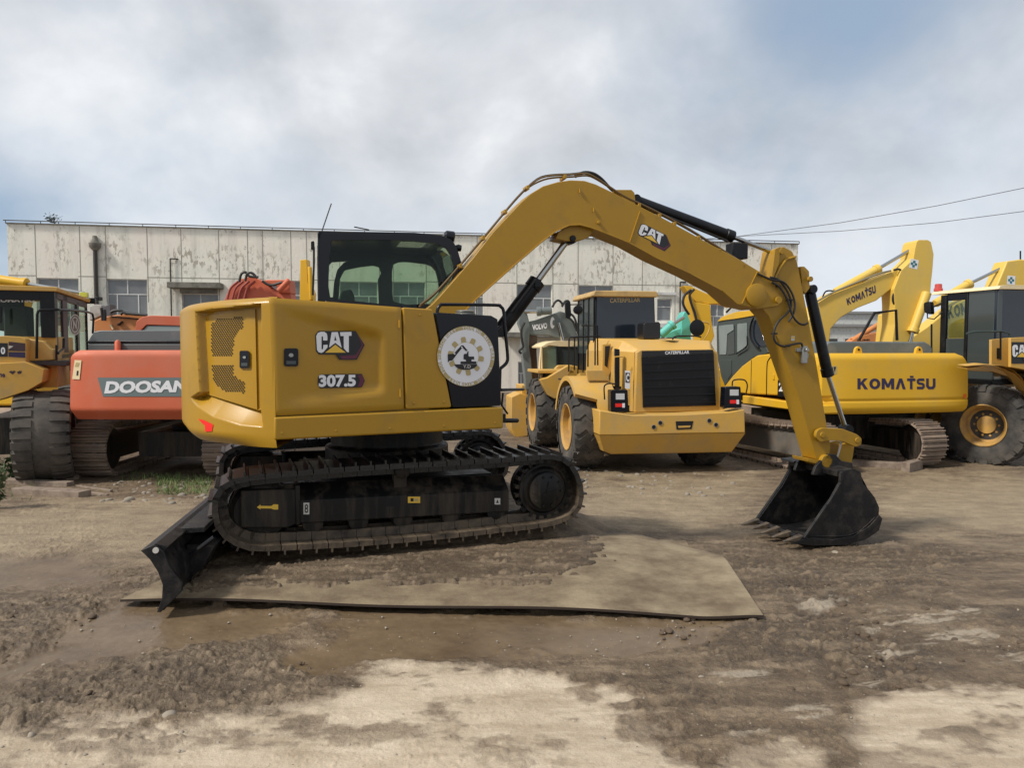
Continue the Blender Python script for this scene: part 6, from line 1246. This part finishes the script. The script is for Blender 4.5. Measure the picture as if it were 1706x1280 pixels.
# yellow arm tip left of the main cab
FN = frame_at(510, 20, -.9, 0); K9 = T('crawler_excavator', 'yellow excavator arm tip standing upright just left of the black cab', 'excavator', FN)
b = MB(); b.prism(rnd(FN.PP([(500, 433), (511, 432), (513, 470), (521, 488), (521, 520), (499, 520)], 0), .1), 0, .35, YKOM); b.tube([FN.P3(516, 445, -.05), FN.P3(519, 500, -.05)], .06, YKOM, 8); b.obj('arm', K9, FN, bevel=.02); hidden_body(K9, FN, 0, 1.5, YKOM, w=2)

# ------------------------------------------------------------------ red excavator behind the left of the main machine
ZL = zm(0, 340, 2.4615); FD = frame_at(108, 12.3, -.86, 1)
DX = T('crawler_excavator', 'faded red tracked excavator with white lettering on its counterweight, seen from behind at left', 'excavator', FD)
rows = []; cwd = [(268, 640), (275, 618), (300, 604), (350, 600), (745, 600)]; zhD = FD.P(*ZL(500, 600), 0)[1]; zlD = FD.P(*ZL(500, 888), 0)[1]; w_ = 2.85
for j in range(33):
    t = j / 32; z = zlD + (zhD - zlD) * t; ins = .16 * (1 - min(1, t / .14)) + .05 * (1 - min(1, (1 - t) / .08)) ** 2; r = []; e0 = .04 * (1 - min(1, t / .2)) + .12 * (1 - min(1, (1 - t) / .12)) ** 2 + .05 * t
    for i in range(37): s_ = i / 36 * 2 - 1; u = w_ / 2 + (w_ / 2 - e0) * s_ ; r.append((u, (.10 * abs(s_) ** 4) + ins, z))
    rows.append(r)
b = MB(); b.grid(rows, RED); e = rows[-1]; b.grid([e, [(p[0], 1.3, p[2]) for p in e]], RED); e = rows[0]; b.grid([[(p[0], 1.3, p[2]) for p in e], e], RED)
for s_ in (0, -1): e = [r[s_] for r in rows]; b.grid([e, [(p[0], 1.3, p[2]) for p in e]], RED)
cwo = b.obj('counterweight', DX, FD, smooth=50)
dz = lambda k: (lambda x, y: (lambda p: FD.P3(x, y, .10 * abs(p[0] / w_ * 2 - 1) ** 4 - k))(FD.P3(x, y, .05)))
def dsub(b, x0, x1, y0, y1, k, m, n=14):
    A = [dz(k)(*ZL(x0 + (x1 - x0) * i / n, y0)) for i in range(n + 1)]; B_ = [dz(k)(*ZL(x0 + (x1 - x0) * i / n + (22 if i == 0 else 0), y1)) for i in range(n + 1)]; b.grid([A, B_], m)
b = MB(); dsub(b, 400, 900, 712, 790, .006, DGRN); text(b, 'DOOSAN', [ZL(437, 727), ZL(775, 723), ZL(765, 772), ZL(427, 778)], dz(.012), WHT, .05); b.obj('brand_lettering', DX, FD, parent=cwo, smooth=0)
b = MB(); q = [(306, 640), (334, 641), (326, 720), (296, 718)]; flat(b, [ZL(*p) for p in q], dz(.006), CREAM); flat(b, [ZL(*p) for p in [(312, 650), (326, 652), (322, 668), (306, 668)]], dz(.009), DTAN); flat(b, [ZL(*p) for p in [(315, 684), (322, 684), (320, 704), (313, 704)]], dz(.009), DBLK); b.obj('warning_label', DX, FD, parent=cwo, smooth=0)
b = MB(); hv = .9; b.prism(rnd(FD.PP([ZL(*p) for p in [(362, 600), (362, 560), (385, 524), (410, 519), (742, 517), (1100, 517), (1110, 600)]], hv), .08), hv, 2.2, HOOD); b.prism(FD.PP([ZL(*p) for p in [(358, 560), (1112, 560), (1112, 572), (358, 572)]], hv - .02), hv - .03, hv + .0, BLK); b.prism(FD.PP([ZL(*p) for p in [(362, 575), (1110, 575), (1110, 612), (362, 612)]], hv - .04), hv - .05, hv, mat('slate_panel', (.07, .085, .085), .5)); b.lathe(FD.P3(*ZL(483, 590), hv - .1), (0, 0, 1), [(-.12, .05), (.1, .05), (.14, .02)], RED, 10); b.obj('engine_cover', DX, FD, bevel=.03)
b = MB(); b.prism(rnd(FD.PP([ZL(*p) for p in [(552, 520), (560, 480), (585, 462), (620, 457), (800, 462), (820, 520), (760, 520), (742, 500), (600, 496), (575, 522)]], 2.6), .15), 2.6, 3.9, RED); b.prism(FD.PP([ZL(*p) for p in [(580, 522), (604, 499), (738, 499), (745, 522)]], 2.62), 2.62, 2.65, mat('pale_glass', (.25, .30, .29), .15)); b.prism(FD.PP([ZL(*p) for p in [(555, 520), (820, 520), (820, 600), (555, 600)]], 2.65), 2.65, 3.85, BLK); b.obj('cab', DX, FD, bevel=.03)
b = MB(); b.box(.2, 2.6, .8, 3.8, zlD + .1, zhD - .1, RED); b.box(.3, 2.5, .6, 3.9, zlD - .05, zlD + .12, TRKF); b.lathe((1.43, 2.2, .55), (0, 0, 1), [(0, .6), (.3, .6)], TRKF, 24); b.box(.6, 2.3, 1.2, 3.2, .35, .8, TRKF); b.obj('body', DX, FD)
uL0 = FD.P(121, 760, .9)[0]; uL1 = FD.P(184, 760, .9)[0]
btrack(DX, FD, uL0, uL1, .7, 4.0, 1.0, .0, TRKB, TRKF); uR0 = FD.P(342, 760, .9)[0]; btrack(DX, FD, uR0, uR0 + (uL1 - uL0), .7, 4.0, .98, .0, TRKB, TRKF)
zD = zm(290, 360, 2.993)
b = MB(); b.prism(rnd(FD.PP([zD(*p) for p in [(250, 420), (275, 360), (320, 320), (380, 300), (430, 320), (500, 370), (580, 380), (590, 440), (250, 440)]], 5.5), .15), 5.5, 5.95, RED); b.obj('boom', DX, FD, bevel=.03)
b = MB(); b.prism(FD.PP([zD(*p) for p in [(450, 318), (575, 318), (580, 385), (520, 385), (510, 345), (450, 335)]], 5.4), 5.4, 5.9, RED); b.tube([FD.P3(*zD(*p), 5.3) for p in ((520, 375), (575, 318))], .07, RED, 8); b.obj('arm', DX, FD, bevel=.02)
for pts in ([(325, 330), (335, 290), (355, 280), (375, 300), (420, 305)], [(355, 325), (365, 288), (390, 285), (415, 310)], [(440, 325), (480, 345), (540, 330)]): pipe('hydraulic_hose', DX, FD, pts, 5.3, .03, HOSE, zD)
for k, x in enumerate((290, 315, 345, 375)): pipe('boom_hose', DX, FD, [(x - 25, 415), (x - 8, 360), (x + 30, 325)], 5.42, .028, mat('faded_red_hose', (.33, .06, .045), .6) if k == 0 else bpy.data.materials['faded_red_hose'], zD)
# orange excavator beyond
FQ = frame_at(160, 18, -.9, 4); DQ = T('crawler_excavator', 'dusty orange excavator boom lying low between the left loader and the red excavator', 'excavator', FQ); zQ = zm(140, 440, 6.5615)
b = MB(); b.prism(FQ.PP([zQ(*p) for p in [(110, 740), (110, 620), (200, 580), (330, 560), (440, 545), (600, 560), (720, 575), (720, 740)]], 0), 0, .5, ORA); o = b.obj('boom', DQ, FQ, bevel=.02)
b = MB(); b.bar(FQ.P3(*zQ(370, 670), -.04), FQ.P3(*zQ(420, 630), -.04), .03, .08, BLK, up=(0, 1, 0)); b.bar(FQ.P3(*zQ(290, 665), -.04), FQ.P3(*zQ(320, 715), -.04), .03, .06, CREAM, up=(0, 1, 0)); b.bar(FQ.P3(*zQ(300, 575), -.02), FQ.P3(*zQ(590, 600), -.02), .03, .05, BLK, up=(0, 1, 0)); b.obj('boom_bracket', DQ, FQ, parent=o)
for pts in ([(290, 530), (330, 510), (400, 510), (440, 535), (520, 545), (690, 560)], [(400, 550), (430, 530), (470, 545)], [(190, 480), (200, 560), (205, 620)], [(225, 500), (230, 560), (228, 620)]): pipe('hydraulic_hose', DQ, FQ, pts, -.1, .035, HOSE, zQ)
b = MB(); b.prism(FQ.PP([zQ(*p) for p in [(60, 470), (130, 440), (190, 450), (190, 560), (60, 620)]], .3), .3, .6, mat('pale_grease_paint', (.42, .40, .36), .7, dirt=.5)); b.prism(FQ.PP([zQ(*p) for p in [(200, 470), (285, 440), (290, 560), (210, 600)]], .3), .3, .6, mat('dark_grey_iron', (.09, .09, .10), .7)); b.box(*sorted([FQ.P(*zQ(135, 400), .4)[0], FQ.P(*zQ(185, 400), .4)[0]]), .3, .5, FQ.P(*zQ(160, 400), .4)[1], FQ.P(*zQ(160, 360), .4)[1], BLK); b.obj('arm', DQ, FQ, bevel=.01); hidden_body(DQ, FQ, 1.2, 1.5, ORA)

# ------------------------------------------------------------------ left wheel loader
ZK = zm(0, 440, 7.111); F1 = frame_at(94, 13.2, -.86, 21); LL = T('wheel_loader', 'worn yellow wheel loader cut off by the left edge, green-glazed cab and huge muddy tyre', 'wheel loader', F1)
f1 = F1.P3
GG = mat('green_cab_glass', (.13, .17, .12), .10, spec=.7, var=.6)
# rear of cab (plane v=0) and right side (plane u=0)
zr_ = F1.P(*ZK(600, 325), 0)[1]; zb_ = F1.P(*ZK(600, 860), 0)[1]
b = MB(); uL = F1.P(-40, 530)[0]; b.box(uL, 0, .05, 1.6, zb_ - .9, zb_, YCAT)
for u0, u1 in ((-.22, 0), (uL, uL + .1)): b.box(u0, u1, -.0, .10, zb_ - .02, zr_, BLK)
b.box(uL + .1, -.22, .0, .08, zr_ - .16, zr_, BLK); b.box(-.22 - .0, -.22, 0, .01, zb_, zr_, BLK); cabL = b.obj('cab', LL, F1, bevel=.015)
b = MB(); b.box(uL + .1, -.22, .03, .05, zb_, zr_ - .16, GLS); text(b, 'KOMATSU', [ZK(-60, 405), ZK(410, 405), ZK(410, 452), ZK(-60, 452)], lambda x, y: F1.P3(x, y, .022), WHTD, .03); b.obj('rear_window', LL, F1, smooth=0)
b = MB(); b.box(uL + .3, -.5, .4, .9, zb_ - .1, zb_ + .55, PIECE); b.prism(rnd([(-1.0, zb_ + .1), (-.55, zb_ + .1), (-.6, zb_ + .9), (-.95, zb_ + .9)], .2), .5, .62, PIECE); b.obj('seat', LL, F1, bevel=.03)
vs = [F1.U(*ZK(x, 500), 0)[0] for x in (690, 745, 800, 910, 935, 1035)]
MAR = mat('maroon_pillar', (.045, .022, .028), .5)
b = MB(); zt_ = lambda v: zr_
ve = vs[-1]
b.box(-.05, 0, .10, vs[1] * .35, zb_ - .3, zr_, BLK); b.box(-.05, 0, vs[1], vs[2], zb_ - .3, zr_, MAR); b.box(-.05, 0, vs[3], vs[4], zb_ - .3, zr_ - .05, BLK); b.box(-.05, 0, ve - .05, ve, zb_ - .6, zr_, BLK); b.box(-.05, 0, .1, ve, zr_ - .12, zr_ - .001, MAR); b.box(-.05, 0, vs[2], ve, zb_ - .65, zb_ - .30, MAR); b.box(-.05, 0, .1, vs[2], zb_ - .4, zb_ - .31, BLK); b.obj('side_frame', LL, F1, bevel=.01)
b = MB(); b.box(-.03, -.015, .1, ve - .05, zb_ - .31, zr_ - .12, GLS); o = b.obj('side_window', LL, F1, smooth=0)
b = MB(); cxy = ZK(888, 720)
def ring(rx0, ry0, rx1, ry1, m, k):
    A = [F1.U3(cxy[0] + rx0 * math.cos(a), cxy[1] + ry0 * math.sin(a), .004 + k) for a in [2 * math.pi * i / 32 for i in range(33)]]; B_ = [F1.U3(cxy[0] + rx1 * math.cos(a), cxy[1] + ry1 * math.sin(a), .004 + k) for a in [2 * math.pi * i / 32 for i in range(33)]]; b.grid([A, B_], m)
ring(0.1, .1, 9.6, 17.5, DBLK, 0); ring(8.2, 15.6, 9.6, 17.6, WHTD, .003); ring(5.2, 11, 7.0, 13.4, WHTD, .003)
text(b, 'N', [(cxy[0] - 3.2, cxy[1] - 8), (cxy[0] + 3, cxy[1] - 8), (cxy[0] + 3, cxy[1] + 7), (cxy[0] - 3.2, cxy[1] + 7)], lambda x, y: F1.U3(x, y, .010), WHTD, .06); b.obj('round_window_sticker', LL, F1, parent=o, smooth=0)
b = MB(); b.prism(rnd([(uL - .05, zr_ + .0), (.05, zr_ + .0), (.07, zr_ + .07), (.0, zr_ + .08), (uL - .05, zr_ + .09)], .2), -.06, ve + .1, YCAT); b.obj('cab_roof', LL, F1, bevel=.02)
b = MB(); b.box(-.1, .05, ve - .3, ve - .1, zr_ + .1, zr_ + .2, mat('lime_lamp', (.55, .60, .08), .4)); b.box(-.05, .15, ve, ve + .2, zr_ - .02, zr_ + .1, BLK); b.obj('roof_lamp', LL, F1, bevel=.01)
b = MB(); b.tube([F1.P3(*ZK(x, y), -.35) for x, y in ((435, 1120), (440, 600), (452, 560), (480, 545), (690, 540))] + [F1.U3(*ZK(x, y), .25) for x, y in ((900, 550), (1040, 568), (1095, 590), (1108, 650), (1100, 820))], .022, BLK, 8); b.obj('handrail', LL, F1)
b = MB(); b.tube([F1.P3(*ZK(x, y), -.3) for x, y in ((5, 700), (8, 520), (0, 510))], .02, BLK, 8); b.obj('grab_rail', LL, F1); b = MB(); b.tube([F1.U3(*ZK(x, y), .1) for x, y in ((755, 880), (752, 1000), (700, 1045), (690, 1060))], .02, BLK, 8); b.obj('grab_rail', LL, F1); b = MB(); b.tube([F1.P3(*ZK(x, y), -.25) for x, y in ((668, 960), (668, 1140))], .02, BLK, 8); b.obj('grab_rail', LL, F1)
b = MB(); b.prism(rnd(F1.PP([ZK(*p) for p in [(-100, 855), (60, 852), (230, 860), (300, 890), (310, 960), (305, 1180), (300, 1400), (-100, 1560)]], -.5), .06), -.5, .1, YCAT)
b.prism(F1.PP([ZK(*p) for p in [(-100, 1180), (300, 1160), (520, 1250), (500, 1400), (330, 1500), (-100, 1640)]], -.55), -.55, .3, YCAT); hdL = b.obj('engine_hood', LL, F1, bevel=.03)
b = MB(); fh = lambda k, v=-.5: (lambda x, y: F1.P3(*ZK(x, y), v - k))
flat(b, [(-40, 935), (92, 938), (92, 1100), (-40, 1100)], fh(.006), DBLK); text(b, '0', [(8, 985), (62, 985), (62, 1070), (8, 1070)], fh(.010), WHT, .04); b.obj('number_decal', LL, F1, parent=hdL, smooth=0); b = MB()
flat(b, [(102, 920), (300, 940), (300, 1035), (102, 1030)], fh(.006), MAR); flat(b, [(102, 1042), (300, 1046), (300, 1112), (102, 1100)], fh(.006), DNAV); flat(b, [(102, 965), (160, 975), (110, 1005), (102, 1005)], fh(.009), WHTD); b.obj('stripe_decal', LL, F1, parent=hdL, smooth=0); b = MB()
flat(b, [(105, 1280), (125, 1265), (150, 1272), (165, 1262), (190, 1275), (150, 1310)], fh(.058), MAR); flat(b, [(200, 1280), (230, 1265), (262, 1270), (250, 1300), (215, 1305)], fh(.058), MAR); text(b, 'ne', [(-10, 1295), (60, 1300), (60, 1345), (-10, 1340)], fh(.058), DNAV, .03); b.obj('worn_decal', LL, F1, parent=hdL, smooth=0)
b = MB(); b.prism(F1.PP([ZK(*p) for p in [(300, 880), (520, 915), (600, 1000), (640, 1010), (640, 1140), (300, 1160)]], -.2), -.2, .5, YCAT); b.prism(F1.UU([ZK(*p) for p in [(690, 955), (760, 985), (900, 1020), (860, 1130), (690, 1140)]], .0), -.2, .0, YCAT, ax='u'); b.obj('platform_body', LL, F1, bevel=.02)
b = MB(); b.prism(F1.PP([ZK(*p) for p in [(340, 1150), (800, 1150), (790, 1210), (350, 1195)]], -.25), -.25, .9, mat('dark_step', (.04, .035, .035), .7)); b.prism(F1.PP([ZK(*p) for p in [(350, 1200), (560, 1210), (560, 1420), (450, 1480), (350, 1480)]], .1), .1, .5, mat('rust_bracket', (.14, .07, .04), .8)); b.obj('step_platform', LL, F1, bevel=.01)
b = MB(); b.box(uL, -.4, .2, 3.5, .45, 1.1, TRKF); b.box(uL, -.1, .7, 1.1, .5, 1.0, TRKF); b.obj('chassis', LL, F1)
cw_ = frame_at(73, 13.0, -.86, 26); wheel(LL, cw_, (0, 0, .80), (1, -.0, 0), .80, .84, .44, 'bar', RUB2, mat('dark_rim', (.05, .02, .02), .7), 26, deep=.1)
cw2 = frame_at(130, 17.0, -.88, 24); wheel(LL, cw2, (0, 0, .80), (1, 0, 0), .80, .70, .44, 'bar', RUB2, bpy.data.materials['dark_rim'], 26, deep=.1)
# cylinder and rod of a machine beyond the left loader
FH = frame_at(0, 19, -.9, 0); LH = T('crawler_excavator', 'yellow excavator beyond the left loader roof, showing a yellow cylinder with a silver rod', 'excavator', FH)
cyl(LH, FH, (-120, 448), (45, 473), (140, 489), .12, .05, 0, YKOM); b = MB(); b.prism(FH.PP([(-60, 462), (20, 474), (40, 485), (30, 520), (-60, 560)], .3), .3, .8, YKOM); b.obj('boom', LH, FH, bevel=.02); hidden_body(LH, FH, -.4, 1.5, YKOM, w=1.6)

# ------------------------------------------------------------------ right wheel loader
FR = frame_at(1658, 15.0, -.88, 14); LR = T('wheel_loader', 'yellow wheel loader cut off by the right edge, red beacon on its dark cab', 'wheel loader', FR)
zR = FR.P(1658, 482, 0)[1]; zB_ = FR.P(1658, 592, 0)[1]
def vU(x, y=520): return FR.U(x, y, 0)[0]
ve = vU(1568); b = MB(); b.box(0, 1.7, 0, .06, zB_ + .0, zR, NAVY); b.box(0, .12, -.02, .0, zB_ - .3, zR, DGL); b.obj('rear_window', LR, FR, bevel=.01)
b = MB(); b.box(0, .05, .06, vU(1613), zB_ - .5, zR, DGL); b.box(-.02, .05, vU(1613), vU(1608), zB_ - .5, zR, BLK); b.box(-.02, .05, vU(1577), vU(1568), zB_ - .6, zR - .03, BLK); b.box(-.0, .05, vU(1608), vU(1577), zR - .16, zR, BLK2); b.box(-.0, .05, vU(1608), vU(1577), zB_ - .5, zB_ + .35, DGL); b.box(1.65, 1.7, .06, ve, zB_ - .5, zR - .8, DGL); b.box(0, 1.7, .06, ve, zB_ - .6, zB_ - .5, BLK)
b.prism(rnd([(.5, zB_ - .4), (1.0, zB_ - .4), (.95, zB_ + .3), (.55, zB_ + .3)], .3), .5, .7, PIECE); b.obj('cab', LR, FR, bevel=.01)
b = MB(); b.box(.0, .02, vU(1606), vU(1579), zB_ + .36, zR - .17, GLS); b.obj('side_window', LR, FR, smooth=0)
b = MB(); b.prism(rnd([(-.06, zR), (1.8, zR + .02), (1.8, zR + .10), (.1, zR + .08), (-.02, zR + .06)], .1), -.08, ve + .22, CREAM); b.obj('cab_roof', LR, FR, bevel=.02)
b = MB(); c = FR.U3(1565, 487, .15); b.lathe((.12, c[1], zR + .08), (0, 0, 1), [(0, .09), (.06, .09), (.07, .075), (.16, .07), (.17, .0)], mat('red_beacon', (.50, .06, .05), .4), 16); b.obj('beacon', LR, FR)
b = MB(); c = FR.U3(1551, 513, -.1); b.prism(rnd([(c[1] - .09, c[2] - .16), (c[1] + .11, c[2] - .10), (c[1] + .13, c[2] + .12), (c[1] - .05, c[2] + .14)], .3), -.18, -.08, BLK, ax='u'); b.tube([c, FR.U3(1570, 505, 0)], .02, BLK, 6); b.tube([FR.U3(x, y, -.1) for x, y in ((1545, 520), (1545, 530), (1556, 532), (1570, 520))], .015, HOSE, 6); b.obj('head_lamp', LR, FR, bevel=.01)
b = MB(); b.tube([FR.U3(x, y, -.25) for x, y in ((1552, 590), (1552, 540))], .02, BLK, 6); b.obj('handrail', LR, FR); b = MB(); b.tube([FR.P3(x, y, -.35) for x, y in ((1610, 556), (1622, 553), (1668, 552), (1682, 556), (1682, 600))], .02, mat('rail_green', (.03, .05, .045), .5), 8); b.tube([FR.P3(1667, 553, -.35), FR.P3(1667, 600, -.35)], .018, BLK, 6); b.obj('handrail', LR, FR)
b = MB(); q_ = FR.PP([(1684, 563), (1706, 562), (1850, 560), (1850, 640), (1684, 612)], -.6); b.prism(rnd(q_, .03), -.6, -.54, YCAT); b.prism([(p[0] + .55, p[1]) for p in q_], -.54, 1.0, YCAT); o = b.obj('engine_hood', LR, FR, bevel=.02)
b = MB(); flat(b, rect(1685, 570, 1790, 606), lambda x, y: FR.P3(x, y, -.606), DBLK); logo_cat(b, [(1685.5, 574), (1728, 573), (1728, 604), (1685.5, 601)], lambda x, y, k: FR.P3(x, y, -.61 - k * .003)); b.obj('brand_emblem', LR, FR, parent=o, smooth=0)
b = MB(); b.prism(FR.PP([(1652, 566), (1682, 563), (1682, 612), (1652, 610)], -.1), -.1, -.04, YCAT); b.prism(FR.PP([(1661, 580), (1666, 580), (1666, 598), (1661, 598)], -.11), -.11, -.1, BLK); b.obj('pillar_box', LR, FR, bevel=.02)
# fender arch
fa = [(1610, 610), (1640, 607), (1672, 610), (1690, 618), (1703, 630), (1712, 648), (1720, 652), (1725, 670)]; A = FR.PP(fa, -.7); b = MB()
b.grid([[(p[0], -.7, p[1]) for p in A], [(p[0] + .12, -.35, p[1] + .02) for p in A]], YCAT); b.grid([[(p[0], -.7, p[1] - .05) for p in A], [(p[0] + .12, -.35, p[1] - .03) for p in A]], YCAT)
b.prism(FR.PP(fa + [(1740, 690), (1706, 655), (1695, 640), (1680, 628), (1655, 620), (1612, 618)], -.1), -.1, -.0, mat('fender_inner', (.30, .17, .05), .6, dirt=.4)); b.obj('rear_fender', LR, FR, bevel=.008)
b = MB(); b.box(.1, 1.9, 1.8, 3.6, .75, 1.45, TRKF); b.prism(FR.PP([(1610, 620), (1690, 625), (1690, 645), (1612, 645)], 1.6), 1.6, 1.8, mat('dirty_ochre', (.28, .17, .06), .8, dirt=.5)); b.obj('chassis', LR, FR)
fw = frame_at(1650, 15.05, -.88, -50); wheel(LR, fw, (0, 0, .80), (0, -1, 0), .82, .68, .41, 'chev', RUB, RIMY, 20, deep=.35)
fw2 = frame_at(1570, 16.2, -.88, -60); wheel(LR, fw2, (0, 0, .78), (0, -1, 0), .79, .62, .40, 'chev', RUB, RIMY, 20, deep=.35)

# ------------------------------------------------------------------ steel road plate, timber, stones, weeds
PLM = mat('muddy_plate', (.27, .212, .132), .65, var=.25, dirt=.8, dcol=(.105, .072, .042), dscale=3.2, bump=.005, bscale=45); PLE = mat('plate_edge', (.035, .022, .015), .8)
def road_plate():
    fr = Fr(0, 0, 0); c = [ground_at(200, 1003, .03), ground_at(1272, 1024, .05), ground_at(1143, 899, .045), ground_at(520, 915, .03)]
    c[3] = Vector((c[0].x + .55, c[2].y, 0)); nu, nv = 120, 40; top_, bot_ = [], []
    for j in range(nv + 1):
        r, q = [], []
        for i in range(nu + 1):
            s, t = i / nu, j / nv; p = (c[0] * (1 - s) + c[1] * s) * (1 - t) + (c[3] * (1 - s) + c[2] * s) * t; x, y = p.x, p.y
            base = gz0(x, y); z = base + .030 + .030 * math.sin(s * 3.0 + .4) * (1 - t) + .03 * float(sst(.9, 1, s)) * (1 - t) + .012 * math.sin(s * 11)
            r.append((x, y, z)); q.append((x, y, z - .016))
        top_.append(r); bot_.append(q)
    b = MB(); b.grid(top_, PLM)
    A = top_[0] + [r[-1] for r in top_[1:]] + top_[-1][-2::-1] + [r[0] for r in top_[-2:0:-1]]; B_ = bot_[0] + [r[-1] for r in bot_[1:]] + bot_[-1][-2::-1] + [r[0] for r in bot_[-2:0:-1]]
    b.grid([A + A[:1], B_ + B_[:1]], PLE); b.grid(bot_, PLE, flip=True); o = b.obj('road_plate', None, fr, smooth=40); setup(o, 'large muddy steel sheet with a raised front edge, lying under the foreground excavator', 'steel plate')
road_plate()
def timber(p0, p1, w, h, lab, grp=None, Y=None):
    a, c = ground_at(*p0), ground_at(*p1); fr = Fr(0, 0, 0); b = MB(); b.bar(a + Vector((0, 0, h * .4)), c + Vector((0, 0, h * .4)), w, h, WOOD); o = b.obj('timber', None, fr, bevel=.008, smooth=30); setup(o, lab, 'timber', grp)
for p0, p1, w, h, lab in (((8, 806), (118, 812), .16, .10, 'broad weathered plank nearest the left edge, at the foot of the huge muddy tyre'), ((30, 822), (142, 829), .22, .11, 'thick brown timber lying in front of the broad weathered plank'), ((60, 797), (122, 801), .26, .08, 'pale short board on top of the timber heap by the muddy tyre'), ((128, 812), (186, 820), .05, .04, 'thin stick pointing right from the timber heap'), ((140, 822), (180, 827), .05, .04, 'shorter thin stick below the other one at the timber heap')): timber(p0, p1, w, h, lab)
timber((1405, 776), (1512, 783), .22, .14, 'long timber under the counterweight of the bright yellow excavator'); timber((1508, 787), (1530, 781), .16, .2, 'dark timber block at the end of the long timber')
timber((1245, 762), (1312, 778), .07, .05, 'thin rail lying in front of the grey track, left of the bucket')
STN = mat('stone', (.26, .22, .17), .85, var=.35); CLD = mat('mud_clod', (.085, .058, .036), .85, var=.35, bump=.004, bscale=60)
def rockmesh(rr, s):
    bm = bmesh.new(); bmesh.ops.create_icosphere(bm, subdivisions=2, radius=1); sx, sy, sz = (.7 + .6 * rr.random() for _ in range(3)); o_ = Vector((rr.random() * 9, rr.random() * 9, 0))
    for v in bm.verts:
        n_ = .75 + .5 * float(vnoise(np.array([v.co.x * 1.3 + o_.x + v.co.z]), np.array([v.co.y * 1.3 + o_.y]), 3)[0]); v.co = Vector((v.co.x * sx, v.co.y * sy, v.co.z * sz * .6)) * n_ * s
    V = [tuple(v.co) for v in bm.verts]; F = [tuple(v.index for v in f.verts) for f in bm.faces]; bm.free(); return V, F
rr = random.Random(5)
for (x, y, s, lab) in ((283, 1196, .030, 'pale angular stone in the mud at lower left'), (52, 1229, .020, 'small pale stone beside the sandy strip at lower left'), (85, 1200, .022, 'small stone near the left edge of the lower mud band'), (543, 869, .0, ''), (1393, 925, .045, 'pale flat stone lying in front of the bucket'), (1168, 1130, .018, 'small upright stone right of the sandy patch')):
    if s == 0: continue
    p = ground_at(x, y); V, F = rockmesh(rr, s); b = MB(); b.add(V, F, STN); o = b.obj('stone', None, Fr(p.x, p.y, p.z + s * .25, rr.random() * 180), smooth=50); setup(o, lab, 'stone')
def scatter(name, n, regions, smin, smax, m, lab, cat, seed):
    rr = random.Random(seed); b = MB(); protos = [rockmesh(rr, 1) for _ in range(6)]; k = 0
    while k < n:
        R_ = regions[rr.randrange(len(regions))]; xs = [p[0] for p in R_]; ys = [p[1] for p in R_]; x = rr.uniform(min(xs), max(xs)); y = rr.uniform(min(ys), max(ys))
        k += 1
        if not inpoly(np.array([x]), np.array([y]), R_)[0]: continue
        p = ground_at(x, y); s = smin + (smax - smin) * rr.random() ** 4; V, F = protos[rr.randrange(6)]; a = rr.random() * 6.28; ca, sa = math.cos(a), math.sin(a)
        b.add([(p.x + s * (v[0] * ca - v[1] * sa), p.y + s * (v[0] * sa + v[1] * ca), p.z + s * v[2] + s * .1) for v in V], F, m)
    o = b.obj(name, None, Fr(0, 0, 0), smooth=50); setup(o, None, None, kind='stuff')
ALL = [(0, 860), (1706, 860), (1706, 1280), (0, 1280)]
scatter('gravel', 2400, [ALL, ALL, SAND[0], DRY[1], DRY[2], [(0, 850), (345, 845), (345, 925), (0, 930)], [(1000, 960), (1706, 960), (1706, 1150), (1000, 1150)]], .003, .012, STN, '', '', 11)
scatter('mud_clods', 1500, [CLOD[0], CLOD[1], CLOD[2], CLOD[3], CLOD[4], [(200, 1000), (1270, 1005), (1200, 940), (350, 930)], [(1100, 1000), (1706, 1000), (1706, 1150), (1100, 1150)]], .004, .026, CLD, '', '', 12)
scatter('rubble', 420, [[(150, 800), (350, 805), (350, 840), (160, 840)], [(960, 780), (1240, 790), (1200, 830), (980, 820)]], .01, .06, mat('rubble_stone', (.22, .19, .15), .9, var=.4), '', '', 13)
GRS = mat('grass_blades', (.13, .19, .055), .7, var=.3)
def grass():
    b = MB(); rr = random.Random(3)
    for i in range(1500):
        a = rr.random(); x, y = (rr.uniform(262, 352), rr.uniform(796, 826)) if a < .8 else ((rr.uniform(200, 300), rr.uniform(790, 803)) if a < .95 else (rr.uniform(0, 60), rr.uniform(800, 835)))
        p = ground_at(x, y); h = .03 + .09 * rr.random() ** 1.8; an = rr.random() * 6.28; w = .006; d = Vector((math.cos(an), math.sin(an), 0)); l_ = Vector((rr.gauss(0, .4), rr.gauss(0, .4), 1)) * h
        b.add([p - d * w, p + d * w, p + l_ * .6 + d * w * .6, p + l_, p + l_ * .6 - d * w * .6], [(0, 1, 2, 3, 4)], GRS)
    o = b.obj('grass', None, Fr(0, 0, 0), smooth=0); setup(o, None, None, kind='stuff')
grass()
p = ground_at(2, 850); bush('weed', 'tall leafy weed at the left edge in front of the muddy tyre', 'weed', (p.x - .12, p.y, p.z), .36, .80, 700, .10, m=mat('weed_leaves', (.10, .13, .055), .8, var=.4))
p = ground_at(28, 800); bush('weed', 'low green weed growing between the muddy tyre and the left edge', 'weed', (p.x, p.y, p.z), .6, .6, 300, .12)
